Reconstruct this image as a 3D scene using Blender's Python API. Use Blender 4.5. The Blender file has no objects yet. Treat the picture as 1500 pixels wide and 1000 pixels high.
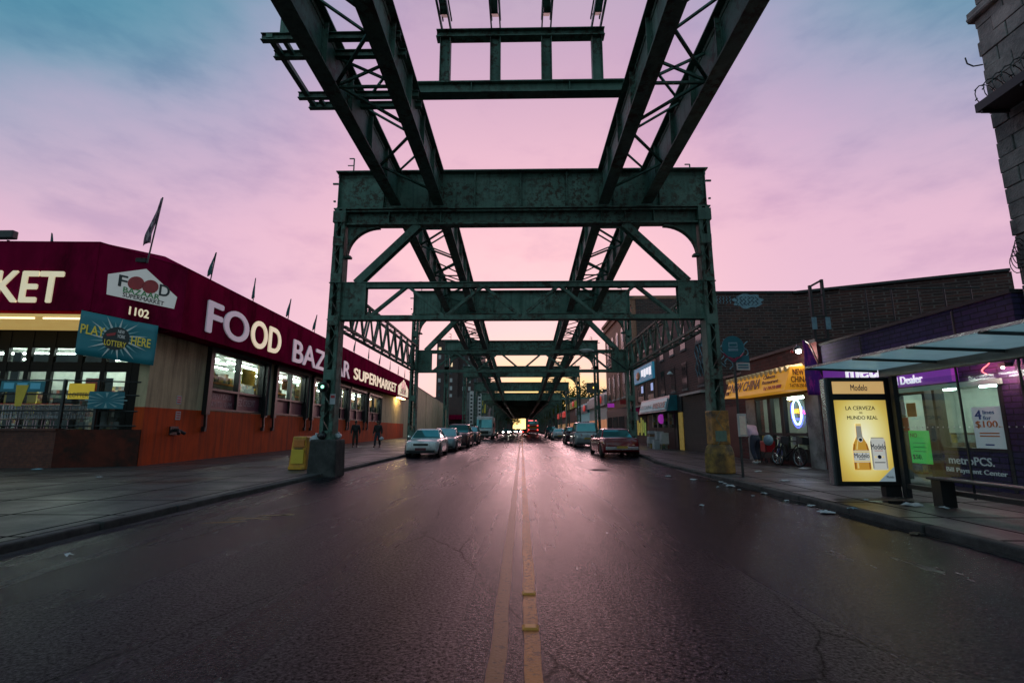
import bpy, bmesh, math, random
from mathutils import Vector, Matrix
rnd = random.Random(11)
sc = bpy.context.scene
col = sc.collection
R = math.radians

# ------------------------------------------------------------------ mesh builder
ORIGIN = {}
class Frame:
    """local (s along, d outward, z up) to world"""
    def __init__(s, o, t, n):
        s.o = Vector((o[0], o[1], o[2] if len(o) > 2 else 0)); s.t = Vector((t[0], t[1], 0)).normalized(); s.n = Vector((n[0], n[1], 0)).normalized()
    def __call__(s, p):
        return s.o + s.t * p[0] + s.n * p[1] + Vector((0, 0, p[2]))
class MB:
    def __init__(s, fr=None):
        s.v = []; s.f = []; s.fr = fr
    def add(s, vs, fs):
        n = len(s.v)
        for p in vs:
            s.v.append(tuple(s.fr(p)) if s.fr else tuple(p))
        for f in fs:
            s.f.append(tuple(i + n for i in f))
        return s
    def hexa(s, p):
        return s.add(p, [(3, 2, 1, 0), (4, 5, 6, 7), (0, 1, 5, 4), (1, 2, 6, 5), (2, 3, 7, 6), (3, 0, 4, 7)])
    def box(s, x0, x1, y0, y1, z0, z1):
        return s.hexa([(x0, y0, z0), (x1, y0, z0), (x1, y1, z0), (x0, y1, z0), (x0, y0, z1), (x1, y0, z1), (x1, y1, z1), (x0, y1, z1)])
    def bar(s, p, q, w, h, up=(0, 0, 1)):
        p = Vector(p); q = Vector(q); d = (q - p)
        if d.length < 1e-6: return s
        d.normalize(); u = Vector(up)
        if abs(d.dot(u)) > .98: u = Vector((1, 0, 0))
        a = d.cross(u).normalized(); b = a.cross(d)
        a = a * w / 2; b = b * h / 2
        return s.hexa([p - a - b, p + a - b, q + a - b, q - a - b, p - a + b, p + a + b, q + a + b, q - a + b])
    def tube(s, p, q, r, n=8, r2=None):
        p = Vector(p); q = Vector(q); d = q - p
        if d.length < 1e-6: return s
        d.normalize(); u = Vector((0, 0, 1)) if abs(d.z) < .9 else Vector((1, 0, 0))
        a = d.cross(u).normalized(); b = a.cross(d); r2 = r if r2 is None else r2
        vs = []
        for k in range(n):
            c, e = math.cos(2 * math.pi * k / n), math.sin(2 * math.pi * k / n)
            vs.append(p + (a * c + b * e) * r)
        for k in range(n):
            c, e = math.cos(2 * math.pi * k / n), math.sin(2 * math.pi * k / n)
            vs.append(q + (a * c + b * e) * r2)
        fs = [(k, (k + 1) % n, n + (k + 1) % n, n + k) for k in range(n)]
        fs += [tuple(range(n - 1, -1, -1)), tuple(range(n, 2 * n))]
        return s.add(vs, fs)
    def path(s, pts, r, n=6):
        for a, b in zip(pts, pts[1:]): s.tube(a, b, r, n)
        return s
    def prism(s, poly, vec):
        n = len(poly); vec = Vector(vec)
        a = [Vector(p) for p in poly]; b = [p + vec for p in a]
        fs = [tuple(range(n - 1, -1, -1)), tuple(range(n, 2 * n))] + [(k, (k + 1) % n, n + (k + 1) % n, n + k) for k in range(n)]
        return s.add(a + b, fs)
    def lathe(s, prof, c=(0, 0, 0), n=16, axis='z'):
        vs = []; c = Vector(c)
        for r, h in prof:
            for k in range(n):
                a = 2 * math.pi * k / n
                if axis == 'z': p = Vector((r * math.cos(a), r * math.sin(a), h))
                elif axis == 'x': p = Vector((h, r * math.cos(a), r * math.sin(a)))
                else: p = Vector((r * math.cos(a), h, r * math.sin(a)))
                vs.append(c + p)
        m = len(prof); fs = []
        for i in range(m - 1):
            for k in range(n):
                fs.append((i * n + k, i * n + (k + 1) % n, (i + 1) * n + (k + 1) % n, (i + 1) * n + k))
        fs += [tuple(range(n - 1, -1, -1)), tuple(range((m - 1) * n, m * n))]
        return s.add(vs, fs)
    def ball(s, c, rx, ry=None, rz=None, n=12, m=8):
        ry = ry or rx; rz = rz or rx; c = Vector(c); vs = [c + Vector((0, 0, -rz))]; fs = []
        for i in range(1, m):
            t = math.pi * i / m - math.pi / 2
            for k in range(n):
                a = 2 * math.pi * k / n
                vs.append(c + Vector((rx * math.cos(t) * math.cos(a), ry * math.cos(t) * math.sin(a), rz * math.sin(t))))
        vs.append(c + Vector((0, 0, rz))); e = len(vs) - 1
        for k in range(n): fs.append((0, 1 + (k + 1) % n, 1 + k))
        for i in range(m - 2):
            for k in range(n):
                a = 1 + i * n
                fs.append((a + k, a + (k + 1) % n, a + n + (k + 1) % n, a + n + k))
        a = 1 + (m - 2) * n
        for k in range(n): fs.append((a + k, a + (k + 1) % n, e))
        return s.add(vs, fs)
    def torus(s, c, r, t, axis='x', n=20, m=8):
        vs = []; fs = []; c = Vector(c)
        for i in range(n):
            a = 2 * math.pi * i / n
            for k in range(m):
                b = 2 * math.pi * k / m; q = r + t * math.cos(b); h = t * math.sin(b)
                p = {'x': (h, q * math.cos(a), q * math.sin(a)), 'y': (q * math.cos(a), h, q * math.sin(a)), 'z': (q * math.cos(a), q * math.sin(a), h)}[axis]
                vs.append(c + Vector(p))
        for i in range(n):
            for k in range(m):
                fs.append((i * m + k, i * m + (k + 1) % m, ((i + 1) % n) * m + (k + 1) % m, ((i + 1) % n) * m + k))
        return s.add(vs, fs)
    def build(s, name, mat, parent=None, smooth=False, recalc=True, bevel=0):
        o = Vector((0, 0, 0)); r = parent
        while r is not None:
            if r.name in ORIGIN: o = ORIGIN[r.name]; break
            r = r.parent
        me = bpy.data.meshes.new(name)
        me.from_pydata([Vector(p) - o for p in s.v], [], s.f)
        if recalc:
            bm = bmesh.new(); bm.from_mesh(me); bmesh.ops.recalc_face_normals(bm, faces=bm.faces); bm.to_mesh(me); bm.free()
        if smooth:
            me.polygons.foreach_set('use_smooth', [True] * len(me.polygons))
        me.materials.append(mat)
        ob = bpy.data.objects.new(name, me); col.objects.link(ob)
        if parent: ob.parent = parent
        if bevel:
            b = ob.modifiers.new('bevel', 'BEVEL'); b.width = bevel; b.segments = 2; b.limit_method = 'ANGLE'
        return ob
def tag(o, label=None, cat=None, group=None, kind=None):
    if label: o['label'] = label
    if cat: o['category'] = cat
    if group: o['group'] = group
    if kind: o['kind'] = kind
    return o
def thing(name, label, cat, loc=(0, 0, 0), group=None):
    o = bpy.data.objects.new(name, None); col.objects.link(o); o.location = loc; o.empty_display_size = .2
    ORIGIN[o.name] = Vector(loc)
    return tag(o, label, cat, group)
def copy_tree(o, parent=None):
    c = o.copy(); col.objects.link(c)
    if parent: c.parent = parent
    for ch in list(o.children): copy_tree(ch, c)
    return c
def text(name, body, mat, parent, o, xd, yd, w=None, h=None, depth=.02, bold=0.0, align='LEFT', spacing=1.0, line=1.0, slant=0.0):
    """letters whose left foot is at o; xd is reading direction, yd is up"""
    cu = bpy.data.curves.new(name, 'FONT'); cu.body = body; cu.size = 1; cu.extrude = 0; cu.offset = 0
    cu.space_character = spacing; cu.align_x = align; cu.space_line = line; cu.resolution_u = 6 if (h or 1) > .6 else 3
    t = bpy.data.objects.new('tmp', cu); col.objects.link(t)
    dg = bpy.context.evaluated_depsgraph_get()
    me = bpy.data.meshes.new_from_object(t.evaluated_get(dg))
    bpy.data.objects.remove(t); bpy.data.curves.remove(cu)
    bm = bmesh.new(); bm.from_mesh(me)
    bmesh.ops.remove_doubles(bm, verts=bm.verts, dist=1e-5)
    r = bmesh.ops.extrude_face_region(bm, geom=list(bm.faces))
    for v in r['geom']:
        if isinstance(v, bmesh.types.BMVert): v.co.z += 1
    if bold:      # thicker strokes: the same letter laid over itself, each a hair prouder
        base = list(bm.verts) + list(bm.edges) + list(bm.faces)
        for k, (dx, dy) in enumerate(((1, 0), (-1, 0), (0, .8), (0, -.8))):
            g = bmesh.ops.duplicate(bm, geom=base)
            for e in g['geom']:
                if isinstance(e, bmesh.types.BMVert): e.co.x += dx * bold * .6; e.co.y += dy * bold * .6; e.co.z *= 1 + .008 * (k + 1)
    xs = [v.co.x for v in bm.verts]; ys = [v.co.y for v in bm.verts]
    x0, x1, y0, y1 = min(xs), max(xs), min(ys), max(ys)
    sx = w / (x1 - x0) if w else None; sy = h / (y1 - y0) if h else None
    sx = sx or sy; sy = sy or sx
    xd = Vector(xd).normalized(); yd = Vector(yd).normalized(); zd = xd.cross(yd).normalized(); o = Vector(o)
    og = Vector((0, 0, 0)); p = parent
    while p is not None:
        if p.name in ORIGIN: og = ORIGIN[p.name]; break
        p = p.parent
    ox = {'LEFT': x0, 'CENTER': (x0 + x1) / 2, 'RIGHT': x1}[align]
    for v in bm.verts:
        a = (v.co.x - ox) * sx; b = (v.co.y - y0) * sy
        v.co = o - og + xd * (a + slant * b) + yd * b + zd * (depth * v.co.z)
    bmesh.ops.recalc_face_normals(bm, faces=bm.faces)
    bm.to_mesh(me); bm.free()
    me.materials.clear(); me.materials.append(mat)
    ob = bpy.data.objects.new(name, me); col.objects.link(ob); me.name = name
    if parent: ob.parent = parent
    return ob

# ------------------------------------------------------------------ materials
def newmat(name):
    m = bpy.data.materials.new(name); m.use_nodes = True
    nt = m.node_tree; nt.nodes.clear()
    out = nt.nodes.new('ShaderNodeOutputMaterial'); return m, nt, out
def N(nt, typ, **k):
    n = nt.nodes.new(typ)
    for a, b in k.items():
        if a.startswith('i_'): n.inputs[a[2:].replace('_', ' ')].default_value = b
        else: setattr(n, a, b)
    return n
def rgba(c): return (c[0], c[1], c[2], 1)
def posnode(nt, scale=(1, 1, 1), wall=False, obj=False):
    if obj:
        g = nt.nodes.new('ShaderNodeTexCoord'); src = g.outputs['Object']
    else:
        g = nt.nodes.new('ShaderNodeNewGeometry'); src = g.outputs['Position']
    if wall:
        sp = N(nt, 'ShaderNodeSeparateXYZ'); nt.links.new(src, sp.inputs[0])
        ad = N(nt, 'ShaderNodeMath', operation='ADD'); nt.links.new(sp.outputs[0], ad.inputs[0]); nt.links.new(sp.outputs[1], ad.inputs[1])
        cb = N(nt, 'ShaderNodeCombineXYZ'); nt.links.new(ad.outputs[0], cb.inputs[0]); nt.links.new(sp.outputs[2], cb.inputs[1]); src = cb.outputs[0]
    mp = N(nt, 'ShaderNodeMapping'); mp.inputs['Scale'].default_value = scale
    nt.links.new(src, mp.inputs['Vector']); return mp.outputs['Vector']
def ramp(nt, src, stops):
    r = nt.nodes.new('ShaderNodeValToRGB'); e = r.color_ramp.elements
    while len(e) > 1: e.remove(e[-1])
    e[0].position = stops[0][0]; e[0].color = rgba(stops[0][1]) if not isinstance(stops[0][1], float) else (stops[0][1],) * 3 + (1,)
    for p, c in stops[1:]:
        x = e.new(p); x.color = rgba(c) if not isinstance(c, float) else (c, c, c, 1)
    nt.links.new(src, r.inputs[0]); return r.outputs[0]
def noise(nt, vec, scale, detail=6, rough=.6):
    n = N(nt, 'ShaderNodeTexNoise'); n.inputs['Scale'].default_value = scale; n.inputs['Detail'].default_value = detail; n.inputs['Roughness'].default_value = rough
    nt.links.new(vec, n.inputs['Vector']); return n.outputs['Fac']
def mixc(nt, f, a, b, blend='MIX'):
    m = N(nt, 'ShaderNodeMix', data_type='RGBA', blend_type=blend)
    for sock, v in ((m.inputs[0], f), (m.inputs[6], a), (m.inputs[7], b)):
        if isinstance(v, (int, float)): sock.default_value = v
        elif isinstance(v, (tuple, list)): sock.default_value = rgba(v)
        else: nt.links.new(v, sock)
    return m.outputs[2]
def surf(name, c, c2=None, rough=.6, metal=0, scale=3.0, stretch=(1, 1, 1), lo=.35, hi=.65, bump=0, bscale=30, rough2=None, coat=0, spec=.5, obj=False, dirt=None, dscale=.8):
    """a base colour that drifts into a second one in patches, with bump"""
    m, nt, out = newmat(name); b = N(nt, 'ShaderNodeBsdfPrincipled')
    v = posnode(nt, stretch, obj=obj)
    f = ramp(nt, noise(nt, v, scale), [(lo, 0.0), (hi, 1.0)])
    c2 = c2 or tuple(x * .75 for x in c)
    cc = mixc(nt, f, c, c2)
    if dirt:
        f2 = ramp(nt, noise(nt, v, dscale, 8, .7), [(.48, 0.0), (.66, 1.0)])
        cc = mixc(nt, f2, cc, dirt)
    nt.links.new(cc, b.inputs['Base Color'])
    b.inputs['Metallic'].default_value = metal; b.inputs['Roughness'].default_value = rough
    b.inputs['Specular IOR Level'].default_value = spec
    if rough2 is not None:
        rr = ramp(nt, f, [(0, float(rough)), (1, float(rough2))]); nt.links.new(rr, b.inputs['Roughness'])
    if coat: b.inputs['Coat Weight'].default_value = coat; b.inputs['Coat Roughness'].default_value = .06
    if bump:
        bp = N(nt, 'ShaderNodeBump'); bp.inputs['Strength'].default_value = bump; bp.inputs['Distance'].default_value = .02
        nt.links.new(noise(nt, v, bscale, 4), bp.inputs['Height']); nt.links.new(bp.outputs[0], b.inputs['Normal'])
    nt.links.new(b.outputs[0], out.inputs[0]); return m
def glow(name, c, s=1.0, c2=None, scale=2.0):
    m, nt, out = newmat(name); e = N(nt, 'ShaderNodeEmission'); e.inputs['Strength'].default_value = s
    v = posnode(nt); f = noise(nt, v, scale)
    nt.links.new(mixc(nt, f, c, c2 or tuple(x * .82 for x in c)), e.inputs['Color'])
    nt.links.new(e.outputs[0], out.inputs[0]); return m
def lit(name, c, s=.5, c2=None, scale=2.0, rough=.5):
    """diffuse plus emission"""
    m, nt, out = newmat(name); b = N(nt, 'ShaderNodeBsdfPrincipled')
    v = posnode(nt); cc = mixc(nt, noise(nt, v, scale), c, c2 or tuple(x * .85 for x in c))
    nt.links.new(cc, b.inputs['Base Color']); nt.links.new(cc, b.inputs['Emission Color'])
    b.inputs['Emission Strength'].default_value = s; b.inputs['Roughness'].default_value = rough
    nt.links.new(b.outputs[0], out.inputs[0]); return m
def facing(nt, k):
    lw = N(nt, 'ShaderNodeLayerWeight'); lw.inputs['Blend'].default_value = .5
    pw = N(nt, 'ShaderNodeMath', operation='POWER'); nt.links.new(lw.outputs['Facing'], pw.inputs[0]); pw.inputs[1].default_value = 4
    ma = N(nt, 'ShaderNodeMath', operation='MULTIPLY_ADD'); nt.links.new(pw.outputs[0], ma.inputs[0]); ma.inputs[1].default_value = k; ma.inputs[2].default_value = .025
    return ma.outputs[0]
def glassmat(name, tint=(.8, .9, .9), ior=1.5, rough=.02, opacity=0.0, body=(.05, .1, .1)):
    m, nt, out = newmat(name)
    tr = N(nt, 'ShaderNodeBsdfTransparent'); tr.inputs[0].default_value = rgba(tint)
    gl = N(nt, 'ShaderNodeBsdfGlossy'); gl.inputs['Roughness'].default_value = rough
    fr = facing(nt, ior)
    sm = N(nt, 'ShaderNodeBsdfDiffuse'); sm.inputs[0].default_value = rgba(body)
    m1 = N(nt, 'ShaderNodeMixShader'); v = posnode(nt)
    dirtf = ramp(nt, noise(nt, v, 1.5), [(.3, max(0.0, opacity * .6)), (.8, min(1.0, opacity * 1.4))])
    nt.links.new(dirtf, m1.inputs[0]); nt.links.new(tr.outputs[0], m1.inputs[1]); nt.links.new(sm.outputs[0], m1.inputs[2])
    m2 = N(nt, 'ShaderNodeMixShader'); nt.links.new(fr, m2.inputs[0]); nt.links.new(m1.outputs[0], m2.inputs[1]); nt.links.new(gl.outputs[0], m2.inputs[2])
    nt.links.new(m2.outputs[0], out.inputs[0]); return m
def brick(name, c1, c2, mortar, bw=.22, bh=.075, rough=.8, stain=(.02, .018, .02), ms=.01, bump=.6, soil=.55):
    m, nt, out = newmat(name); b = N(nt, 'ShaderNodeBsdfPrincipled')
    v = posnode(nt, wall=True); t = N(nt, 'ShaderNodeTexBrick')
    t.inputs['Color1'].default_value = rgba(c1); t.inputs['Color2'].default_value = rgba(c2); t.inputs['Mortar'].default_value = rgba(mortar)
    t.inputs['Scale'].default_value = 1; t.inputs['Mortar Size'].default_value = ms; t.inputs['Brick Width'].default_value = bw; t.inputs['Row Height'].default_value = bh
    nt.links.new(v, t.inputs['Vector'])
    p = posnode(nt); f = ramp(nt, noise(nt, p, .7, 8, .7), [(.4, 0.0), (.75, soil)])
    f2 = ramp(nt, noise(nt, p, 9, 4), [(.3, .65), (.7, 1.15)])
    cc = mixc(nt, 1.0, mixc(nt, f, t.outputs['Color'], stain), f2, 'MULTIPLY')
    nt.links.new(cc, b.inputs['Base Color']); b.inputs['Roughness'].default_value = rough
    bp = N(nt, 'ShaderNodeBump'); bp.inputs['Strength'].default_value = bump; bp.inputs['Distance'].default_value = .015; bp.invert = True
    nt.links.new(t.outputs['Fac'], bp.inputs['Height']); nt.links.new(bp.outputs[0], b.inputs['Normal'])
    nt.links.new(b.outputs[0], out.inputs[0]); return m

M = {}
# painted steel: green paint that chalks pale, with rust coming through
def steel():
    m, nt, out = newmat('green_painted_steel'); b = N(nt, 'ShaderNodeBsdfPrincipled'); v = posnode(nt)
    f1 = ramp(nt, noise(nt, v, 1.3, 8, .7), [(.32, 0.0), (.75, 1.0)])
    c = mixc(nt, f1, (.062, .135, .105), (.165, .265, .215))
    f2 = ramp(nt, noise(nt, v, 5, 8, .75), [(.48, 0.0), (.56, 1.0)]); f3 = ramp(nt, noise(nt, v, .7, 3), [(.40, 0.0), (.58, .95)])
    mu = N(nt, 'ShaderNodeMath', operation='MULTIPLY'); nt.links.new(f2, mu.inputs[0]); nt.links.new(f3, mu.inputs[1])
    c = mixc(nt, mu.outputs[0], c, (.055, .03, .019))
    v2 = posnode(nt, (7, 7, .35)); f4 = ramp(nt, noise(nt, v2, 1, 5), [(.5, 0.0), (.72, .55)])
    c = mixc(nt, f4, c, (.018, .03, .027))
    nt.links.new(c, b.inputs['Base Color']); b.inputs['Roughness'].default_value = .55
    bp = N(nt, 'ShaderNodeBump'); bp.inputs['Strength'].default_value = .35; bp.inputs['Distance'].default_value = .02
    nt.links.new(noise(nt, v, 14, 6), bp.inputs['Height']); b.inputs['Specular IOR Level'].default_value = .3; nt.links.new(bp.outputs[0], b.inputs['Normal'])
    nt.links.new(b.outputs[0], out.inputs[0]); return m
M['steel'] = steel()
def mathn(nt, op, a, b=None):
    n = N(nt, 'ShaderNodeMath', operation=op)
    for k, v in enumerate((a, b)):
        if v is None: continue
        if isinstance(v, (int, float)): n.inputs[k].default_value = v
        else: nt.links.new(v, n.inputs[k])
    return n.outputs[0]
def asphalt():
    m, nt, out = newmat('worn_damp_asphalt'); b = N(nt, 'ShaderNodeBsdfPrincipled'); v = posnode(nt)
    sp = N(nt, 'ShaderNodeSeparateXYZ'); g = nt.nodes.new('ShaderNodeNewGeometry'); nt.links.new(g.outputs['Position'], sp.inputs[0])
    streak = noise(nt, posnode(nt, (1, .05, 1)), 1.5, 6, .65); blot = noise(nt, posnode(nt, (1, .35, 1)), .42, 7, .7)
    c = mixc(nt, ramp(nt, streak, [(.33, 0.0), (.67, 1.0)]), (.004, .0035, .008), (.016, .013, .022))
    c = mixc(nt, ramp(nt, blot, [(.42, 0.0), (.66, .8)]), c, (.006, .006, .009))
    grain = noise(nt, v, 38, 4, .8); gr = ramp(nt, grain, [(.38, .25), (.52, .8), (.68, 2.2)])
    c = mixc(nt, 1.0, c, gr, 'MULTIPLY')
    vo = N(nt, 'ShaderNodeTexVoronoi'); vo.inputs['Scale'].default_value = 46; nt.links.new(v, vo.inputs['Vector'])
    sel = mathn(nt, 'MULTIPLY', ramp(nt, vo.outputs['Distance'], [(.0, .9), (.22, 0.0)]), ramp(nt, noise(nt, v, 21, 2), [(.55, 0.0), (.62, .7)]))
    c = mixc(nt, sel, c, (.15, .125, .14))
    # cracks sealed with tar
    cv = N(nt, 'ShaderNodeTexVoronoi', feature='DISTANCE_TO_EDGE'); cv.inputs['Scale'].default_value = .55
    wob = N(nt, 'ShaderNodeMix', data_type='VECTOR'); wob.inputs[0].default_value = .12; nt.links.new(posnode(nt, (1, .45, 1)), wob.inputs[4])
    nz = N(nt, 'ShaderNodeTexNoise'); nz.inputs['Scale'].default_value = 2.2; nz.inputs['Detail'].default_value = 5; nt.links.new(v, nz.inputs['Vector']); nt.links.new(nz.outputs['Color'], wob.inputs[5])
    nt.links.new(wob.outputs[1], cv.inputs['Vector'])
    crack = mathn(nt, 'MULTIPLY', ramp(nt, cv.outputs['Distance'], [(.001, .9), (.0065, 0.0)]), ramp(nt, noise(nt, v, .3, 3), [(.40, 0.0), (.55, 1.0)]))
    c = mixc(nt, crack, c, (.004, .004, .004))
    nt.links.new(c, b.inputs['Base Color'])
    wetx = N(nt, 'ShaderNodeMapRange', interpolation_type='SMOOTHSTEP'); wetx.inputs[1].default_value = 1.8; wetx.inputs[2].default_value = 4.0; nt.links.new(sp.outputs[0], wetx.inputs[0])
    wet = mathn(nt, 'MULTIPLY', wetx.outputs[0], ramp(nt, noise(nt, posnode(nt, (1, .4, 1)), 1.1, 5, .6), [(.34, 0.0), (.55, 1.0)]))
    wety = N(nt, 'ShaderNodeMapRange', interpolation_type='SMOOTHSTEP'); wety.inputs[1].default_value = 19; wety.inputs[2].default_value = 10; nt.links.new(sp.outputs[1], wety.inputs[0]); wet = mathn(nt, 'MULTIPLY', wet, wety.outputs[0])
    r0 = ramp(nt, noise(nt, posnode(nt, (1, .10, 1)), .8, 5, .6), [(.25, .19), (.5, .27), (.75, .37)])
    rr = mixc(nt, wet, r0, (.13, .13, .13)); nt.links.new(rr, b.inputs['Roughness'])
    sv = mathn(nt, 'MULTIPLY', ramp(nt, grain, [(.36, .01), (.5, .10), (.66, .40)]), mathn(nt, 'SUBTRACT', 1.0, crack)); nt.links.new(sv, b.inputs['Specular IOR Level']); b.inputs['Specular Tint'].default_value = (.92, .80, 1, 1)  # violet cast put into the road's reflections
    bp = N(nt, 'ShaderNodeBump'); bp.inputs['Strength'].default_value = .28; bp.inputs['Distance'].default_value = .007
    nt.links.new(gr, bp.inputs['Height'])
    bp2 = N(nt, 'ShaderNodeBump'); bp2.inputs['Strength'].default_value = .05; bp2.inputs['Distance'].default_value = .03
    nt.links.new(noise(nt, v, 1.6, 2), bp2.inputs['Height']); nt.links.new(bp.outputs[0], bp2.inputs['Normal'])
    nt.links.new(bp2.outputs[0], b.inputs['Normal'])
    nt.links.new(b.outputs[0], out.inputs[0]); return m
M['asphalt'] = asphalt()
def pavement():
    m, nt, out = newmat('stained_concrete_pavement'); b = N(nt, 'ShaderNodeBsdfPrincipled'); v = posnode(nt)
    f = ramp(nt, noise(nt, v, .8, 8, .7), [(.35, 0.0), (.68, 1.0)])
    c = mixc(nt, f, (.042, .042, .044), (.095, .091, .091))
    f2 = ramp(nt, noise(nt, v, 7, 6, .7), [(.45, .55), (.7, 1.15)]); c = mixc(nt, 1.0, c, f2, 'MULTIPLY')
    gum = N(nt, 'ShaderNodeTexVoronoi'); gum.inputs['Scale'].default_value = 2.2; nt.links.new(v, gum.inputs['Vector'])
    c = mixc(nt, ramp(nt, gum.outputs['Distance'], [(.06, .75), (.09, 0.0)]), c, (.03, .03, .03))
    t = N(nt, 'ShaderNodeTexBrick'); t.offset = 0; t.inputs['Scale'].default_value = 1; t.inputs['Mortar Size'].default_value = .03; t.inputs['Brick Width'].default_value = 1.52; t.inputs['Row Height'].default_value = 1.52
    nt.links.new(v, t.inputs['Vector']); c = mixc(nt, t.outputs['Fac'], c, (.018, .018, .018)); nt.links.new(mixc(nt, t.outputs['Fac'], (.4, .4, .4), (0, 0, 0)), b.inputs['Specular IOR Level'])
    nt.links.new(c, b.inputs['Base Color'])
    nt.links.new(ramp(nt, noise(nt, v, .45, 5, .6), [(.34, .28), (.5, .46), (.7, .7)]), b.inputs['Roughness'])
    bp = N(nt, 'ShaderNodeBump'); bp.inputs['Strength'].default_value = .4; bp.inputs['Distance'].default_value = .01
    nt.links.new(noise(nt, v, 45, 4), bp.inputs['Height']); nt.links.new(bp.outputs[0], b.inputs['Normal'])
    nt.links.new(b.outputs[0], out.inputs[0]); return m
M['pavement'] = pavement()
def linepaint(wear, c1, c2):
    m, nt, out = newmat('worn_yellow_road_paint'); b = N(nt, 'ShaderNodeBsdfPrincipled'); v = posnode(nt)
    f = ramp(nt, noise(nt, v, 26, 6, .75), [(.46, 0.0), (.60, .85)]); g = ramp(nt, noise(nt, posnode(nt, (1, .25, 1)), 1.6, 5), [(.4, 0.0), (.7, .7)])
    ad = N(nt, 'ShaderNodeMath', operation='MAXIMUM'); nt.links.new(f, ad.inputs[0]); nt.links.new(g, ad.inputs[1])
    c = mixc(nt, mathn(nt, 'MAXIMUM', ad.outputs[0], wear), c1, c2)
    nt.links.new(c, b.inputs['Base Color']); b.inputs['Roughness'].default_value = .42; b.inputs['Specular IOR Level'].default_value = .12
    bp = N(nt, 'ShaderNodeBump'); bp.inputs['Strength'].default_value = .4; bp.inputs['Distance'].default_value = .008
    nt.links.new(noise(nt, v, 60, 3), bp.inputs['Height']); nt.links.new(bp.outputs[0], b.inputs['Normal'])
    nt.links.new(b.outputs[0], out.inputs[0]); return m
M['linepaint'] = linepaint(.12, (.62, .20, .03), (.09, .038, .022)); M['fadedline'] = linepaint(.6, (.52, .20, .06), (.065, .035, .028))
def painted_wall():
    # cream plaster above a red-orange dado: two paints on one wall
    m, nt, out = newmat('two_tone_painted_plaster'); b = N(nt, 'ShaderNodeBsdfPrincipled'); v = posnode(nt)
    sp = N(nt, 'ShaderNodeSeparateXYZ'); g = nt.nodes.new('ShaderNodeNewGeometry'); nt.links.new(g.outputs['Position'], sp.inputs[0])
    st = N(nt, 'ShaderNodeMath', operation='GREATER_THAN'); st.inputs[1].default_value = 2.16; nt.links.new(sp.outputs[2], st.inputs[0])
    gt = N(nt, 'ShaderNodeMath', operation='GREATER_THAN'); gt.inputs[1].default_value = 74.5; nt.links.new(sp.outputs[1], gt.inputs[0])
    mx = N(nt, 'ShaderNodeMath', operation='MAXIMUM'); nt.links.new(st.outputs[0], mx.inputs[0]); nt.links.new(gt.outputs[0], mx.inputs[1])
    f = ramp(nt, noise(nt, v, .9, 8, .7), [(.35, 0.0), (.7, 1.0)])
    cream = mixc(nt, f, (.62, .47, .29), (.46, .35, .22)); orange = mixc(nt, f, (.66, .078, .016), (.46, .055, .014))
    c = mixc(nt, mx.outputs[0], orange, cream)
    dr = ramp(nt, noise(nt, posnode(nt, (4, 4, .3)), 1, 6), [(.45, 0.0), (.72, .62)]); c = mixc(nt, dr, c, (.05, .03, .024))
    nt.links.new(c, b.inputs['Base Color']); b.inputs['Roughness'].default_value = .85; b.inputs['Specular IOR Level'].default_value = .15
    bp = N(nt, 'ShaderNodeBump'); bp.inputs['Strength'].default_value = .3; bp.inputs['Distance'].default_value = .015
    nt.links.new(noise(nt, v, 22, 5), bp.inputs['Height']); nt.links.new(bp.outputs[0], b.inputs['Normal'])
    nt.links.new(b.outputs[0], out.inputs[0]); return m
M['plaster'] = painted_wall()
M['awning'] = surf('maroon_awning_fabric', (.26, .005, .042), (.18, .004, .03), spec=0, rough=.8, scale=1.2, bump=.45, bscale=2.5, stretch=(1, 1, .4), dirt=(.085, .004, .016), dscale=.7)
M['awning_top'] = surf('maroon_awning_top', (.30, .012, .07), (.24, .01, .055), rough=.8, spec=0, scale=1.2, bump=.2, bscale=3)
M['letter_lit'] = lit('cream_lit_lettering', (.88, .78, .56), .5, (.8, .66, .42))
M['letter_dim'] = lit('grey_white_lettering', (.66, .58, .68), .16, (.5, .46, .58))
M['white'] = surf('white_paint', (.72, .72, .72), (.6, .6, .6), rough=.45)
M['offwhite'] = surf('chalky_white', (.55, .53, .5), (.42, .4, .38), rough=.6, bump=.1)
M['black'] = surf('black_paint', (.012, .012, .013), (.02, .02, .021), rough=.45)
M['blackm'] = surf('black_metal', (.018, .02, .02), (.03, .03, .03), rough=.35, metal=.3)
M['dark'] = surf('dark_grey_metal', (.04, .042, .045), (.025, .027, .03), rough=.5, metal=.2)
M['grey'] = surf('grey_concrete', (.2, .2, .2), (.13, .13, .13), rough=.8, bump=.4, bscale=18, dirt=(.04, .04, .04))
M['darkconc'] = surf('sooty_concrete', (.07, .067, .065), (.035, .034, .034), rough=.85, bump=.6, bscale=14, scale=4, dirt=(.012, .012, .012))
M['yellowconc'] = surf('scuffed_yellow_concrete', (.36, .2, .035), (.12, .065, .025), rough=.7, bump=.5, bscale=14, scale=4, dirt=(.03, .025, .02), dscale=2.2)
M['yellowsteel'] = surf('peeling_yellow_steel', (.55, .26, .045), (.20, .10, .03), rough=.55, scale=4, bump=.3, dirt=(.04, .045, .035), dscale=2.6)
M['yellowplas'] = surf('yellow_plastic', (.70, .33, .02), (.6, .27, .02), rough=.4, dirt=(.25, .12, .02), dscale=3)
M['tube'] = glow('fluorescent_tube', (.86, 1, .93), 45.0)
M['tubewarm'] = glow('warm_tube', (1, .78, .36), 14.0)
M['glass'] = glassmat('shop_window_glass', (.92, .96, .94), .4, .02, .02)
M['shelterglass'] = glassmat('shelter_glass', (.88, .94, .94), .5, .03, .04, (.05, .08, .08))
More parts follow.
